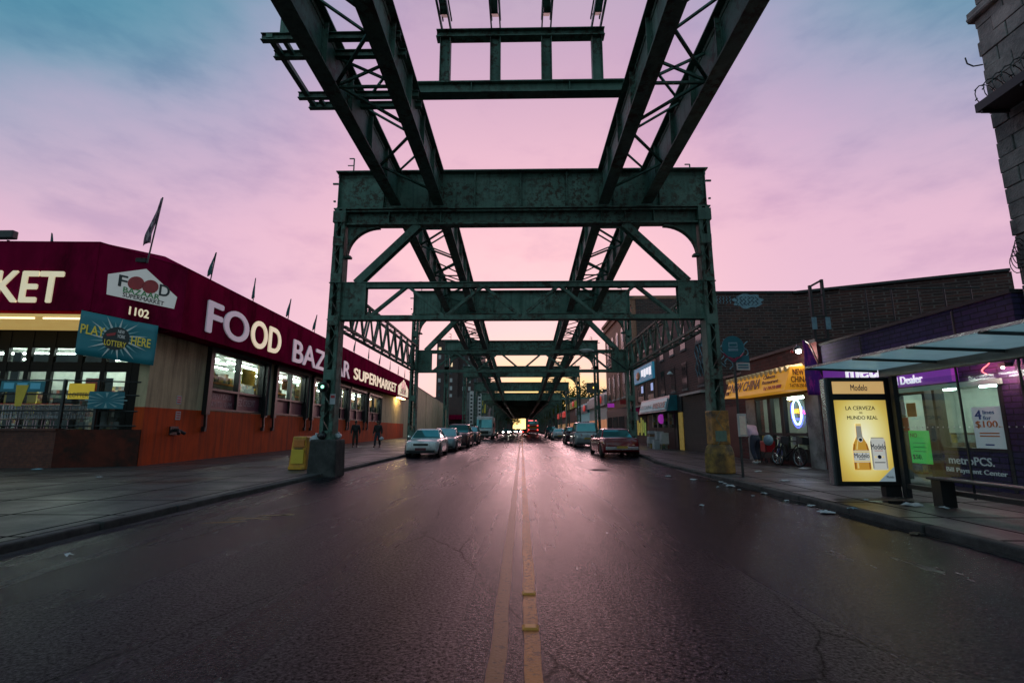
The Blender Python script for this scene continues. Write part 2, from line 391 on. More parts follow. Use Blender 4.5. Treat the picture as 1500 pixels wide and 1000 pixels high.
def roofglass():
    m, nt, out = newmat('frosted_roof_glass'); v = posnode(nt)
    tl = N(nt, 'ShaderNodeBsdfTranslucent'); tl.inputs[0].default_value = (.85, 1, .98, 1); tr = N(nt, 'ShaderNodeBsdfTransparent'); tr.inputs[0].default_value = (.6, .85, .88, 1)
    gl = N(nt, 'ShaderNodeBsdfGlossy'); gl.inputs['Roughness'].default_value = .12; fr = facing(nt, .5)
    a = N(nt, 'ShaderNodeMixShader'); nt.links.new(ramp(nt, noise(nt, v, 2.2, 5), [(.3, .04), (.7, .2)]), a.inputs[0]); nt.links.new(tl.outputs[0], a.inputs[1]); nt.links.new(tr.outputs[0], a.inputs[2])
    b = N(nt, 'ShaderNodeMixShader'); nt.links.new(fr, b.inputs[0]); nt.links.new(a.outputs[0], b.inputs[1]); nt.links.new(gl.outputs[0], b.inputs[2]); nt.links.new(b.outputs[0], out.inputs[0]); return m
M['roofglass'] = roofglass()
M['red'] = surf('red_paint', (.5, .02, .025), (.4, .015, .02), rough=.4)
M['green'] = surf('green_print', (.05, .32, .1), rough=.5)
M['teal'] = surf('teal_print', (.02, .2, .25), (.015, .13, .17), rough=.45, scale=2)
M['blue'] = surf('blue_print', (.03, .09, .35), rough=.45)
M['orange'] = surf('orange_print', (.65, .2, .03), rough=.5)
M['yellow'] = surf('yellow_print', (.75, .5, .04), (.65, .42, .03), rough=.5)
M['paper'] = surf('white_paper', (.5, .51, .53), (.36, .38, .4), rough=.7)
M['rubber'] = surf('tyre_rubber', (.015, .015, .016), rough=.75)
M['chrome'] = surf('dull_chrome', (.5, .5, .52), (.4, .4, .42), rough=.25, metal=.9)
M['skin'] = surf('brown_skin', (.22, .12, .08), rough=.5)
M['wood'] = surf('weathered_wood', (.12, .08, .05), rough=.7)

# ------------------------------------------------------------------ camera, sky, sun
cam = bpy.data.cameras.new('camera'); co = bpy.data.objects.new('camera', cam); col.objects.link(co)
co.location = (0, 0, 1.4); co.rotation_euler = (R(90 + 9.95), 0, R(1.08))
cam.sensor_width = 36; cam.lens = 730 / 1500 * 36; cam.clip_end = 3000; cam.clip_start = .05
sc.camera = co
sc.view_settings.view_transform = 'Standard'; sc.view_settings.look = 'None'; sc.view_settings.exposure = 0; sc.view_settings.gamma = 1
sc.render.film_transparent = False
cy = sc.cycles; cy.use_denoising = True; cy.max_bounces = 7; cy.diffuse_bounces = 3; cy.glossy_bounces = 4; cy.transparent_max_bounces = 12; cy.transmission_bounces = 4
cy.sample_clamp_indirect = 4; cy.caustics_reflective = False; cy.caustics_refractive = False

w = bpy.data.worlds.new('World'); sc.world = w; w.use_nodes = True
nt = w.node_tree; nt.nodes.clear()
wo = nt.nodes.new('ShaderNodeOutputWorld'); bg = nt.nodes.new('ShaderNodeBackground'); nt.links.new(bg.outputs[0], wo.inputs[0])
tc = nt.nodes.new('ShaderNodeTexCoord'); sep = nt.nodes.new('ShaderNodeSeparateXYZ'); nt.links.new(tc.outputs['Generated'], sep.inputs[0])
def mth(op, a, b=None, clamp=False):
    n = N(nt, 'ShaderNodeMath', operation=op); n.use_clamp = clamp
    for k, v in enumerate((a, b)):
        if v is None: continue
        if isinstance(v, (int, float)): n.inputs[k].default_value = v
        else: nt.links.new(v, n.inputs[k])
    return n.outputs[0]
def sstep(x, a, b):
    n = N(nt, 'ShaderNodeMapRange', interpolation_type='SMOOTHSTEP'); n.inputs[1].default_value = a; n.inputs[2].default_value = b; nt.links.new(x, n.inputs[0]); return n.outputs[0]
X, Y, Z = sep.outputs
hor = mth('SQRT', mth('ADD', mth('MULTIPLY', X, X), mth('MULTIPLY', Y, Y))); saz = mth('DIVIDE', X, mth('MAXIMUM', hor, .001))
asz = mth('ABSOLUTE', saz)
mp = N(nt, 'ShaderNodeMapping'); mp.inputs['Scale'].default_value = (1, 1, 2.6); mp.inputs['Rotation'].default_value = (0, R(-14), 0); nt.links.new(tc.outputs['Generated'], mp.inputs[0])
cl = noise(nt, mp.outputs[0], 2.1, 7, .55); cl2 = noise(nt, mp.outputs[0], 4.2, 6, .6)
pink = ramp(nt, Z, [(0.0, (1.12, .60, .66)), (.10, (1.14, .66, .71)), (.34, (1.10, .63, .70)), (.50, (.92, .55, .68)), (.64, (.68, .45, .62)), (.8, (.46, .45, .58)), (1.0, (.36, .48, .58))])
side = mixc(nt, sstep(asz, .12, .6), pink, mixc(nt, 1.0, pink, (.80, .86, 1.0), 'MULTIPLY'))
q = mth('ADD', mth('MULTIPLY', asz, Z), mth('MULTIPLY', mth('SUBTRACT', cl, .5), .2))
q = mth('ADD', q, mth('MULTIPLY', mth('SUBTRACT', mth('MULTIPLY', saz, -1.0), 0), .02))
teal = mixc(nt, sstep(q, .16, .40), side, mixc(nt, sstep(q, .28, .47), (.34, .42, .58), (.09, .31, .43)))
mauve = mixc(nt, mth('MULTIPLY', sstep(cl2, .46, .70), .42), teal, mixc(nt, 1.0, teal, (.66, .60, .78), 'MULTIPLY'))
glowf = mth('MULTIPLY', mth('MULTIPLY', sstep(mth('ABSOLUTE', mth('SUBTRACT', saz, .05)), .27, .02), sstep(Z, .2, .03)), mth('ADD', .55, mth('MULTIPLY', sstep(cl2, .62, .42), .6)), True)
gl = mixc(nt, glowf, mauve, (1.25, .76, .24))
spot = mth('MULTIPLY', sstep(mth('ABSOLUTE', saz), .045, .0), mth('MULTIPLY', sstep(Z, .05, .0), sstep(Y, 0, .5)))
gl = mixc(nt, spot, gl, (2.3, 1.55, .6))
back = mixc(nt, sstep(Y, .25, -.45), gl, (.30, .47, .54))
low = mixc(nt, sstep(Z, 0.0, -.06), back, (.03, .028, .035))
sky = nt.nodes.new('ShaderNodeTexSky'); sky.sky_type = 'NISHITA'; sky.sun_disc = False; sky.sun_elevation = R(9); sky.sun_rotation = R(1); sky.altitude = 0
skyd = mixc(nt, 1.0, sky.outputs[0], (.06, .06, .06), 'MULTIPLY')
fin = mixc(nt, .10, low, skyd)      # high thin cloud covers nearly the whole clear sky
nt.links.new(fin, bg.inputs['Color']); bg.inputs['Strength'].default_value = 1.0
sl = bpy.data.lights.new('sun', 'SUN'); so = bpy.data.objects.new('sun', sl); col.objects.link(so)
sl.energy = .7; sl.angle = R(16); sl.color = (1, .55, .58)
d = Vector((math.sin(R(1)) * math.cos(R(9)), math.cos(R(1)) * math.cos(R(9)), math.sin(R(9))))
so.rotation_euler = d.to_track_quat('Z', 'Y').to_euler(); so.location = (0, 60, 40)
def lamp(name, loc, energy, color, radius=.08):
    l = bpy.data.lights.new(name, 'POINT'); l.energy = energy; l.color = color; l.shadow_soft_size = radius
    o = bpy.data.objects.new(name, l); col.objects.link(o); o.location = loc; return o
# ------------------------------------------------------------------ ground, road, pavements
KL, KR = -5.70, 5.28
ZR = .05      # the carriageway lies 0.1 m below the pavement
def sheet(name, x0, x1, y0, y1, z, mat, kind='structure', nx=1, ny=1):
    m = MB()
    vs = [(x0 + (x1 - x0) * i / nx, y0 + (y1 - y0) * j / ny, z) for j in range(ny + 1) for i in range(nx + 1)]
    fs = [(j * (nx + 1) + i, j * (nx + 1) + i + 1, (j + 1) * (nx + 1) + i + 1, (j + 1) * (nx + 1) + i) for j in range(ny) for i in range(nx)]
    m.add(vs, fs); return tag(m.build(name, mat, recalc=False), kind=kind)
sheet('ground', -700, 700, -60, 1500, -.03, M['darkconc'])
sheet('road', KL, KR + .62, -20, 420, ZR, M['asphalt'])
tag(MB().box(-60, KL - .17, -20, 420, -.02, .15).build('sidewalk', M['pavement']), kind='structure')
KP = [(KR, -20), (KR, 20.4), (KR + .58, 24.2), (KR + .58, 420)]      # the right kerb steps out past the first column
tag(MB().prism([(x + .17, y, -.02) for x, y in KP] + [(60, 420, -.02), (60, -20, -.02)], (0, 0, .17)).build('sidewalk', M['pavement']), kind='structure')
def kerb_x(y): return KR if y < 20.4 else KR + .58 * min(1, (y - 20.4) / 3.8)
for x0, x1 in ((KL - .168, KL), (0, .168)):
    k = MB(); y = -20
    while y < 200:
        L = 1.5; za = .153 + rnd.uniform(-.014, .006); e = rnd.uniform(-.012, .012); a, b = (kerb_x(y) + e, kerb_x(y + L) + e) if x1 == .168 else (e, e); k.hexa([(x0 + a, y, -.02), (x1 + a, y, -.02), (x1 + b, y + L - .03, -.02), (x0 + b, y + L - .03, -.02), (x0 + a, y, za), (x1 + a, y, za), (x1 + b, y + L - .03, za), (x0 + b, y + L - .03, za)]); y += L
    tag(k.build('kerb', M['darkconc'], bevel=.025), kind='structure')
for nm, xa, wd in (('centre_line', -.15, .10), ('centre_line', .06, .10)):
    m = MB(); vs = []; fs = []; n = 200
    for i in range(n + 1):
        y = 1.2 + (i / n) ** 2 * 190
        j = rnd.uniform(-.006, .006)
        vs += [(xa - wd / 2 + j, y, ZR + .004), (xa + wd / 2 + j, y, ZR + .004)]
        if i: fs.append((2 * i - 2, 2 * i - 1, 2 * i + 1, 2 * i))
    m.add(vs, fs); tag(m.build(nm, M['linepaint'] if xa > 0 else M['fadedline'], recalc=False), kind='structure')
M['grit'] = surf('wet_gutter_grit', (.006, .006, .006), (.016, .015, .014), rough=.5, scale=6, bump=.8, bscale=30)
for sgn, kx in ((1, KL), (-1, KR)):
    m = MB(); vs = []; fs = []; n = 160
    for i in range(n + 1):
        y = 1 + i * .28 if sgn > 0 else 1 + i * .12; wd = .10 + .09 * math.sin(y * 1.3) * math.sin(y * .37 + 1) + rnd.uniform(0, .07)
        vs += [(kx, y, ZR + .003), (kx + sgn * max(.03, wd), y, ZR + .003)]
        if i: fs.append((2 * i - 2, 2 * i - 1, 2 * i + 1, 2 * i))
    tag(m.add(vs, fs).build('gutter', M['grit'], recalc=False), kind='structure')
# raised reflective studs beside the line
M['stud'] = surf('amber_road_stud', (.62, .24, .02), rough=.5)
for y in (3.72, 4.45):
    s = MB(); s.hexa([(.0, y - .045, ZR + .005), (.115, y - .045, ZR + .005), (.115, y + .045, ZR + .005), (.0, y + .045, ZR + .005), (.02, y - .03, ZR + .017), (.095, y - .03, ZR + .017), (.095, y + .03, ZR + .017), (.02, y + .03, ZR + .017)])
    tag(s.build('road_stud', M['stud']), 'amber road stud on the yellow centre line, ' + ('nearest the camera' if y < 4 else 'second from the camera'), 'road stud', 'amber studs on the centre line')
# worn remnants of old yellow lettering
M['oldpaint'] = surf('old_yellow_paint', (.34, .2, .06), (.14, .09, .04), rough=.6, scale=14)
m = MB()
for (x, y, l, wd, a) in ((-4.35, 7.6, .7, .06, .25), (-4.15, 7.9, .55, .05, .4), (-3.95, 8.2, .6, .06, .2), (-3.75, 8.25, .25, .1, 1.1), (-4.4, 7.95, .3, .05, .9), (-3.9, 7.85, .2, .05, .3)):
    c, s_ = math.cos(a), math.sin(a); vs = []
    for k in range(10):
        t = 2 * math.pi * k / 10; r = 1 + rnd.uniform(-.35, .25)
        vs.append((x + c * l / 2 * math.cos(t) * r - s_ * wd * math.sin(t) * r, y + s_ * l / 2 * math.cos(t) * r + c * wd * math.sin(t) * r, ZR + .004))
    m.add(vs, [tuple(range(10))])
tag(m.build('road_marking', M['oldpaint'], recalc=False), kind='structure')
# puddles of rain in the right gutter
M['water'] = surf('rain_water', (.012, .012, .013), rough=.04, spec=.6)
def puddle(x, y, rx, ry, z=ZR + .005, n=26):
    vs = []
    for k in range(n):
        t = 2 * math.pi * k / n; r = 1 + .28 * math.sin(3 * t + x * 7) + .15 * math.sin(7 * t + y)
        vs.append((min(x + rx * math.cos(t) * r, KR - .005), y + ry * math.sin(t) * r, z))
    tag(MB().add(vs, [tuple(range(n))]).build('puddle', M['water'], recalc=False), kind='structure')
for a in ((5.12, 7.8, .12, 1.1), (5.1, 10.0, .14, .9), (5.13, 12.2, .11, .9), (4.9, 13.8, .2, .25)): puddle(*a)
for a in ((6.45, 9.1, .3, .22),):
    x, y, rx, ry = a; vs = []
    for k in range(24):
        t = 2 * math.pi * k / 24; r = 1 + .3 * math.sin(3 * t + x) + .15 * math.sin(5 * t)
        vs.append((x + rx * math.cos(t) * r, y + ry * math.sin(t) * r, .154))
    tag(MB().add(vs, [tuple(range(24))]).build('puddle', M['water'], recalc=False), kind='structure')
m = MB(); m.lathe([(.0, .0), (.36, .0), (.36, .006), (.31, .006), (.30, .003), (0, .003)], (2.6, 17.2, ZR + .003), 28)
for k in range(5): m.box(2.6 - .22, 2.6 + .22, 17.2 - .2 + k * .1 - .012, 17.2 - .2 + k * .1 + .012, ZR + .004, ZR + .011)
tag(m.build('manhole_cover', M['dark']), 'round iron manhole cover in the right lane', 'manhole cover')

# ------------------------------------------------------------------ the stripped elevated railway
S = M['steel']; GB = 'steel bents of the old elevated line'
def zz(mb, a, b, n, w, h, off=(0, 0, 0), flip=0):
    """zigzag lacing between two parallel chords a=(p,q), b=(p,q)"""
    (p, q), (r, s) = [tuple(Vector(v) for v in x) for x in (a, b)]
    for k in range(n):
        t0, t1 = k / n, (k + 1) / n
        if (k + flip) % 2: mb.bar(p.lerp(q, t0), r.lerp(s, t1), w, h)
        else: mb.bar(r.lerp(s, t0), p.lerp(q, t1), w, h)
def make_column(bent, sx, y, top, ped, yellow):
    c = MB(); xb, xt = sx * 5.76, sx * 5.73; hb, ht = .185, .155; zb = .15
    for e in (-1, 1):      # two channels and their flanges
        c.hexa([(xb + e * hb - .02, y - .22, zb), (xb + e * hb + .02, y - .22, zb), (xb + e * hb + .02, y + .22, zb), (xb + e * hb - .02, y + .22, zb),
                (xt + e * ht - .02, y - .20, top), (xt + e * ht + .02, y - .20, top), (xt + e * ht + .02, y + .20, top), (xt + e * ht - .02, y + .20, top)])
        for f in (-1, 1):
            c.bar((xb + e * (hb - .045), y + f * .235, zb), (xt + e * (ht - .045), y + f * .215, top), .11, .022, up=(0, 1, 0))
    n = int((top - .6) / .36)
    for f in (-1, 1):
        zz(c, ((xb - hb + .07, y + f * .252, .6), (xt - ht + .06, y + f * .232, top - .1)), ((xb + hb - .07, y + f * .252, .6), (xt + ht - .06, y + f * .232, top - .1)), n, .05, .014, flip=0)
        for z in (1.2, 3.0, 4.66, 6.0, top - 1.1):
            if z < top: 
                t = z / top; xx = xb + (xt - xb) * t
                c.box(xx - .16, xx + .16, y + f * .262 - .008, y + f * .262 + .008, z - .15, z + .15)
    o = c.build('column', S, bent)
    if yellow:
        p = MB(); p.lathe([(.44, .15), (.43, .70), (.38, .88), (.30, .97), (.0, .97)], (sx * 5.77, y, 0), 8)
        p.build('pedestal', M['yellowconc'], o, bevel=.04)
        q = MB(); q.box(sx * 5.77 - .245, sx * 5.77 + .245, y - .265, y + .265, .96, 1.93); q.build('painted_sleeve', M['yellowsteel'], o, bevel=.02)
    else:
        p = MB(); w_ = .42 if ped else .3; h_ = 1.1 if ped else .6
        p.hexa([(sx * 5.76 - w_, y - w_, 0), (sx * 5.76 + w_, y - w_, 0), (sx * 5.76 + w_, y + w_, 0), (sx * 5.76 - w_, y + w_, 0)] +
               [(sx * 5.76 - w_ * .93, y - w_ * .93, h_), (sx * 5.76 + w_ * .93, y - w_ * .93, h_), (sx * 5.76 + w_ * .93, y + w_ * .93, h_), (sx * 5.76 - w_ * .93, y + w_ * .93, h_)])
        p.build('pedestal', M['darkconc'], o, bevel=.05)
    return o
def make_bent(y, dg, dt, label, lower, rivets=False, ped=False, yellow=False, depth=1.28):
    b = thing('steel_bent', label, 'steel bent', (0, y, 0), GB)
    zt = 9.58 + dg; zw = zt - depth; zb = zw - .5 if rivets else zw + .0
    for sx in (-1, 1): make_column(b, sx, y, zw, ped, yellow and sx > 0)
    g = MB(); g.box(-5.9, 5.9, y - .012, y + .012, zw + .02, zt - .02)
    for z in (zt, zw):
        g.box(-5.95, 5.95, y - .23, y + .23, z - .018, z + .018)
        for f in (-1, 1): g.box(-5.94, 5.94, y + f * .017 - .008 * (f < 0), y + f * .017 + .008 * (f > 0), *( (z - .13, z - .018) if z == zt else (z + .018, z + .13)))
    xs = [-5.86, -4.4, -2.95, -1.47, 0, 1.47, 2.95, 4.4, 5.86]
    for x in xs:
        for f in (-1, 1):
            g.box(x - .055, x + .055, y + f * .019 - .012 * (f < 0), y + f * .019 + .012 * (f > 0), zw + .135, zt - .135)
            g.box(x - .01, x + .01, y + (.03 if f > 0 else -.16), y + (.16 if f > 0 else -.03), zw + .02, zt - .02)
    if rivets:
        def riv(x, z, yy): g.hexa([(x - .017, yy, z - .017), (x + .017, yy, z - .017), (x + .017, yy + .003, z - .017), (x - .017, yy + .003, z - .017), (x - .012, yy - .012, z + .012), (x + .012, yy - .012, z + .012), (x + .017, yy + .003, z + .017), (x - .017, yy + .003, z + .017)])
        for x in xs:
            for e in (-.035, .035):
                for k in range(10): riv(x + e, zw + .2 + k * .1, y - .031)
        for k in range(84):
            x = -5.8 + k * .14
            riv(x, zt - .075, y - .026); riv(x, zw + .075, y - .026)
    g.build('cross_girder', S, b)
    h = MB()
    if rivets: h.box(-5.62, 5.62, y - .01, y + .01, zb + .03, zw - .06)
    if rivets:
        h.box(-5.9, 5.9, y - .17, y + .17, zb - .02, zb + .03); h.box(-5.9, 5.9, y - .17, y + .17, zw - .09, zw - .045)
        for sx in (-1, 1): h.box(sx * 5.74 - .2, sx * 5.74 + .2, y - .264, y + .264, zb + .031, zw - .091)
        for x in (-4.2, -3.3, -2.55, 2.55, 3.3, 4.2): h.box(x - .012, x + .012, y - .14, y + .14, zb + .031, zw - .091)
        h.build('lower_beam', S, b)
    for sx in (-1, 1):     # curved corner bracket
        k = MB(); r = 1.02; cx, cz = sx * (5.52 - r), zb - .02 - r; n = 12; poly = [(sx * 5.53, y - .02, zb - .022)]
        for i in range(n + 1):
            a = math.pi / 2 * i / n; poly.append((cx + sx * r * math.sin(a) * .99, y - .02, cz + r * math.cos(a) * .94))
        k.prism(poly, (0, .04, 0))
        pts = [Vector((p[0], y, p[2])) for p in poly[1:]]
        for p, q in zip(pts, pts[1:]): k.bar(p, q, .2, .03)
        k.box(min(sx * 5.6, sx * 5.38), max(sx * 5.6, sx * 5.38), y - .1, y + .1, cz - .05, cz + .02)
        k.build('corner_bracket', S, b)
    if lower:
        t0, t1 = 4.70 + dt, 5.90 + dt; q = MB()
        q.box(-5.98, 5.98, y - .15, y + .15, t1 - .03, t1); q.box(-5.98, 5.98, y - .15, y + .15, t0, t0 + .03)
        for f in (-1, 1):
            q.box(-5.6, 5.6, y + f * .09 - .012, y + f * .09 + .012, t1 - .17, t1 - .031); q.box(-5.6, 5.6, y + f * .09 - .012, y + f * .09 + .012, t0 + .031, t0 + .15)
            zz(q, ((-4.72, y + f * .07, t1 - .1), (4.72, y + f * .07, t1 - .1)), ((-4.72, y + f * .07, t0 + .1), (4.72, y + f * .07, t0 + .1)), 8, .02, .085, flip=0)
        q.build('lower_truss', S, b)
        for sx in (-1, 1):
            e = MB(); e.box(min(sx * 4.82, sx * 5.62), max(sx * 4.82, sx * 5.62), y - .125, y - .105, t0 + .031, t1 - .031); e.box(min(sx * 4.82, sx * 5.62), max(sx * 4.82, sx * 5.62), y + .105, y + .125, t0 + .031, t1 - .031)
            if rivets:
                for i in range(9):
                    for j in range(7):
                        if i in (0, 1, 8) or j in (0, 6): e.box(sx * (4.9 + i * .085) - .014, sx * (4.9 + i * .085) + .014, y - .137, y - .124, t0 + .12 + j * .16, t0 + .148 + j * .16)
            e.build('gusset_plate', S, b)
            d = MB(); p, r2 = Vector((sx * 5.15, y, t1 - .03)), Vector((sx * 3.25, y, zb - .01))
            for f in (-1, 1): d.bar(p + Vector((0, f * .12, 0)), r2 + Vector((0, f * .12, 0)), .03, .24)
            d.bar(p + Vector((0, 0, .1)), r2 + Vector((0, 0, .1)), .22, .02)
            d.build('knee_brace', S, b)
    m = MB()
    for sx, hh in ((-1, .62), (1, .3)):
        m.tube((sx * 5.5, y + .1, zt + .02), (sx * 5.5, y + .1, zt + hh), .022, 6); m.bar((sx * 5.5, y + .1, zt + hh), (sx * 5.5 - .16, y + .1, zt + hh), .03, .03); m.bar((sx * 5.5, y + .1, zt + hh * .6), (sx * 5.5 - .2, y + .1, zt + hh * .6), .025, .025)
        m.bar((sx * 5.9, y - .1, zw + .9), (sx * 6.07, y - .1, zw + .9), .05, .05); m.bar((sx * 5.95, y - .1, zw + .3), (sx * 6.02, y - .1, zw + .3), .04, .05)
    m.build('cable_bracket', S, b)
    return b
BY = [15, 26.5, 38.2, 50.5, 62.3, 74]
DG = [0, -.75, -1.45, -1.9, -2.45, -2.95]
LB = ['nearest green steel bent, riveted cross girder and laced columns, yellow right pedestal',
      'second green steel bent along the street, with a lattice lower truss',
      'third steel bent, its plain girder framed under the second one',
      'fourth steel bent down the street, above the parked delivery van',
      'fifth steel bent, small and dark far down the street',
      'sixth steel bent, where the solid railway deck begins']
for i, (y, dg) in enumerate(zip(BY, DG)):
    make_bent(y, dg, -.33 * (i == 1), LB[i], i < 2, i == 0, i == 0, i == 0, 1.28 if i < 2 else 1.08)
far = None
for k in range(10):
    y = 84 + k * 12
    if far is None:
        far = make_bent(y, -3.15, 0, 'far dark steel bent carrying the railway deck over the road', False, depth=1.1)
    else:
        c = copy_tree(far); c.location = (0, y, 0)
# solid deck far away
dk = thing('railway_deck', 'dark green railway deck roofing the far end of the street', 'railway deck', (0, 75, 0))
m = MB(); m.box(-5.4, 5.4, 74.3, 205, 6.47, 6.7); m.build('deck_plate', S, dk)
for x in (-3.95, -2.6, 2.6, 3.95): MB().box(x - .15, x + .15, 74.4, 204, 5.25, 6.468).build('deck_girder', S, dk)
m = MB()
for k in range(33):
    y = 76 + k * 4
    if min(abs(y - (84 + j * 12)) for j in range(10)) > .6: m.box(-5.3, 5.3, y - .12, y + .12, 5.95, 6.466)
m.build('floor_beam', S, dk)
# track girders: a pair each side in every bay
GT = 'pairs of track girders between the bents'
def girder(parent, x, y0, y1, z0, z1, rivets=False):
    g = MB(); h = 1.08; n = max(3, int((y1 - y0) / 1.45))
    for (ya, za, yb, zb_) in ((y0, z0, y1, z1),):
        g.hexa([(x - .17, ya, za), (x + .17, ya, za), (x + .17, yb, zb_), (x - .17, yb, zb_), (x - .17, ya, za + .035), (x + .17, ya, za + .035), (x + .17, yb, zb_ + .035), (x - .17, yb, zb_ + .035)])
        g.hexa([(x - .17, ya, za + h), (x + .17, ya, za + h), (x + .17, yb, zb_ + h), (x - .17, yb, zb_ + h), (x - .17, ya, za + h + .035), (x + .17, ya, za + h + .035), (x + .17, yb, zb_ + h + .035), (x - .17, yb, zb_ + h + .035)])
        g.hexa([(x - .012, ya, za + .034), (x + .012, ya, za + .034), (x + .012, yb, zb_ + .034), (x - .012, yb, zb_ + .034), (x - .012, ya, za + h + .001), (x + .012, ya, za + h + .001), (x + .012, yb, zb_ + h + .001), (x - .012, yb, zb_ + h + .001)])
        for zo in (.09, h - .06):
            for f in (-1, 1): g.bar((x + f * .022, ya, za + zo), (x + f * .022, yb, zb_ + zo), .018, .11)
        for k in range(n + 1):
            t = k / n; y = ya + (yb - ya) * t; z = za + (zb_ - za) * t
            for f in (-1, 1):
                g.box(min(x + f * .013, x + f * .12), max(x + f * .013, x + f * .12), y - .012, y + .012, z + .04, z + h - .005)
                g.box(min(x + f * .0125, x + f * .028), max(x + f * .0125, x + f * .028), y - .06, y + .06, z + .15, z + h - .13)
    if rivets:
        def rv(f, y, z):
            xx = x + f * .0305; g.add([(xx, y - .018, z - .018), (xx, y + .018, z - .018), (xx, y + .018, z + .018), (xx, y - .018, z + .018), (xx + f * .016, y, z)], [(0, 1, 4), (1, 2, 4), (2, 3, 4), (3, 0, 4)])
        for f in (-1, 1):
            k = y0 + .06
            while k < y1: rv(f, k, z0 + .09); rv(f, k, z0 + h - .06); k += .13
            for k in range(n + 1):
                y = y0 + (y1 - y0) * k / n
                for j in range(6): rv(f, y - .036, z0 + .22 + j * .13); rv(f, y + .036, z0 + .22 + j * .13)
    return g.build('plate_girder', S, parent)
def bay(y0, y1, z0, z1, labs):
    for sx, lab in zip((-1, 1), labs):
        t = thing('track_girder_pair', lab, 'track girder', (sx * 3.27, y0, z0), GT)
        xa, xb = sx * 2.6, sx * 3.95
        girder(t, xa, y0, y1, z0, z1, y0 < 5); girder(t, xb, y0, y1, z0, z1, y0 < 5)
        c = MB(); L = y1 - y0; n = int(L / 1.55)
        zz(c, ((xa, y0 + .2, z0 + .32), (xa, y1 - .2, z1 + .32)), ((xb, y0 + .2, z0 + .32), (xb, y1 - .2, z1 + .32)), n, .06, .055, flip=0)
        zz(c, ((xa, y0 + .2, z0 + .98), (xa, y1 - .2, z1 + .98)), ((xb, y0 + .2, z0 + .98), (xb, y1 - .2, z1 + .98)), n, .05, .045, flip=1)
        for k in range(1, n, 3):
            y = y0 + .2 + (L - .4) * k / n; z = z0 + (z1 - z0) * k / n
            c.bar((xa, y, z + .25), (xb, y, z + .25), .06, .05); c.bar((xa, y, z + .28), (xb, y, z + .95), .05, .05); c.bar((xb, y, z + .28), (xa, y, z + .95), .05, .05)
        c.build('cross_bracing', S, t)
zg = 8.36
bay(2.6, 14.74, zg, zg, ('pair of steel track girders passing overhead on the left, with cross bracing', 'pair of steel track girders passing overhead on the right, with cross bracing'))
nm = ['first', 'second', 'third', 'fourth', 'fifth']; nm2 = ['second', 'third', 'fourth', 'fifth', 'sixth']
for i in range(5):
    bay(BY[i] + .24, BY[i + 1] - .24, zg + DG[i], zg + DG[i + 1], ('left pair of track girders between the %s and %s bents' % (nm[i], nm2[i]), 'right pair of track girders between the %s and %s bents' % (nm[i], nm2[i])))
# cross frame with stub posts between the inner girders overhead
t = thing('cross_frame', 'steel cross beam with four stub posts and stringers spanning the girders overhead', 'cross frame', (0, 11, 9.4))
m = MB(); m.box(-2.58, 2.58, 10.85, 11.15, 9.46, 9.49); m.box(-2.58, 2.58, 10.88, 11.12, 9.76, 9.79); m.box(-2.58, 2.58, 10.985, 11.015, 9.49, 9.76)
for x in (-1.2, 1.2): m.box(x - .01, x + .01, 10.9, 11.1, 9.49, 9.76)
m.build('cross_beam', S, t)
for x in (-1.87, -.62, .65, 1.9):
    p = MB(); p.box(x - .13, x - .11, 10.9, 11.1, 9.795, 11.02); p.box(x + .11, x + .13, 10.9, 11.1, 9.795, 11.02); p.box(x - .11, x + .11, 10.985, 11.005, 9.795, 11.02)
    p.build('post', S, t)
m = MB(); m.box(-2.1, 2.1, 10.88, 11.12, 11.03, 11.055); m.box(-2.1, 2.1, 10.9, 11.1, 11.235, 11.26); m.box(-2.1, 2.1, 10.98, 11.02, 11.055, 11.235); m.build('top_beam', S, t)
for x in (-1.87, -.62, .65, 1.9):
    p = MB()
    for e in (-.12, .1): p.box(x + e, x + e + .03, 8.2, 11.12, 11.265, 11.42)
    for e in (-.12, .1): p.box(x + e, x + e + .03, 8.2, 11.12, 11.66, 11.72)
    zz(p, ((x, 8.3, 11.36), (x, 11.0, 11.36)), ((x, 8.3, 11.69), (x, 11.0, 11.69)), 6, .16, .04)
    p.build('stringer', S, t)
# broken walkway bracket left of the girders
t = thing('bracket_frame', 'broken walkway bracket of thin steel beams sticking out left of the girders', 'bracket frame', (-4.6, 10, 9.2))
for y, x1 in ((8.86, -5.28), (9.34, -5.25), (10.66, -5.32), (11.04, -5.22)):
    m = MB(); m.box(x1, -2.43, y - .06, y + .06, 9.18, 9.195); m.box(x1, -2.43, y - .06, y + .06, 9.32, 9.335); m.box(x1, -2.43, y - .008, y + .008, 9.195, 9.32); m.build('cantilever_beam', S, t)
m = MB(); m.bar((-5.1, 8.8, 9.27), (-5.1, 11.1, 9.27), .12, .1); m.bar((-4.85, 8.95, 9.27), (-4.85, 9.3, 9.27), .09, .08); m.bar((-4.85, 10.7, 9.27), (-4.85, 11.0, 9.27), .09, .08); m.box(-5.0, -4.82, 9.0, 9.1, 9.34, 9.85); m.build('outer_rail', S, t)
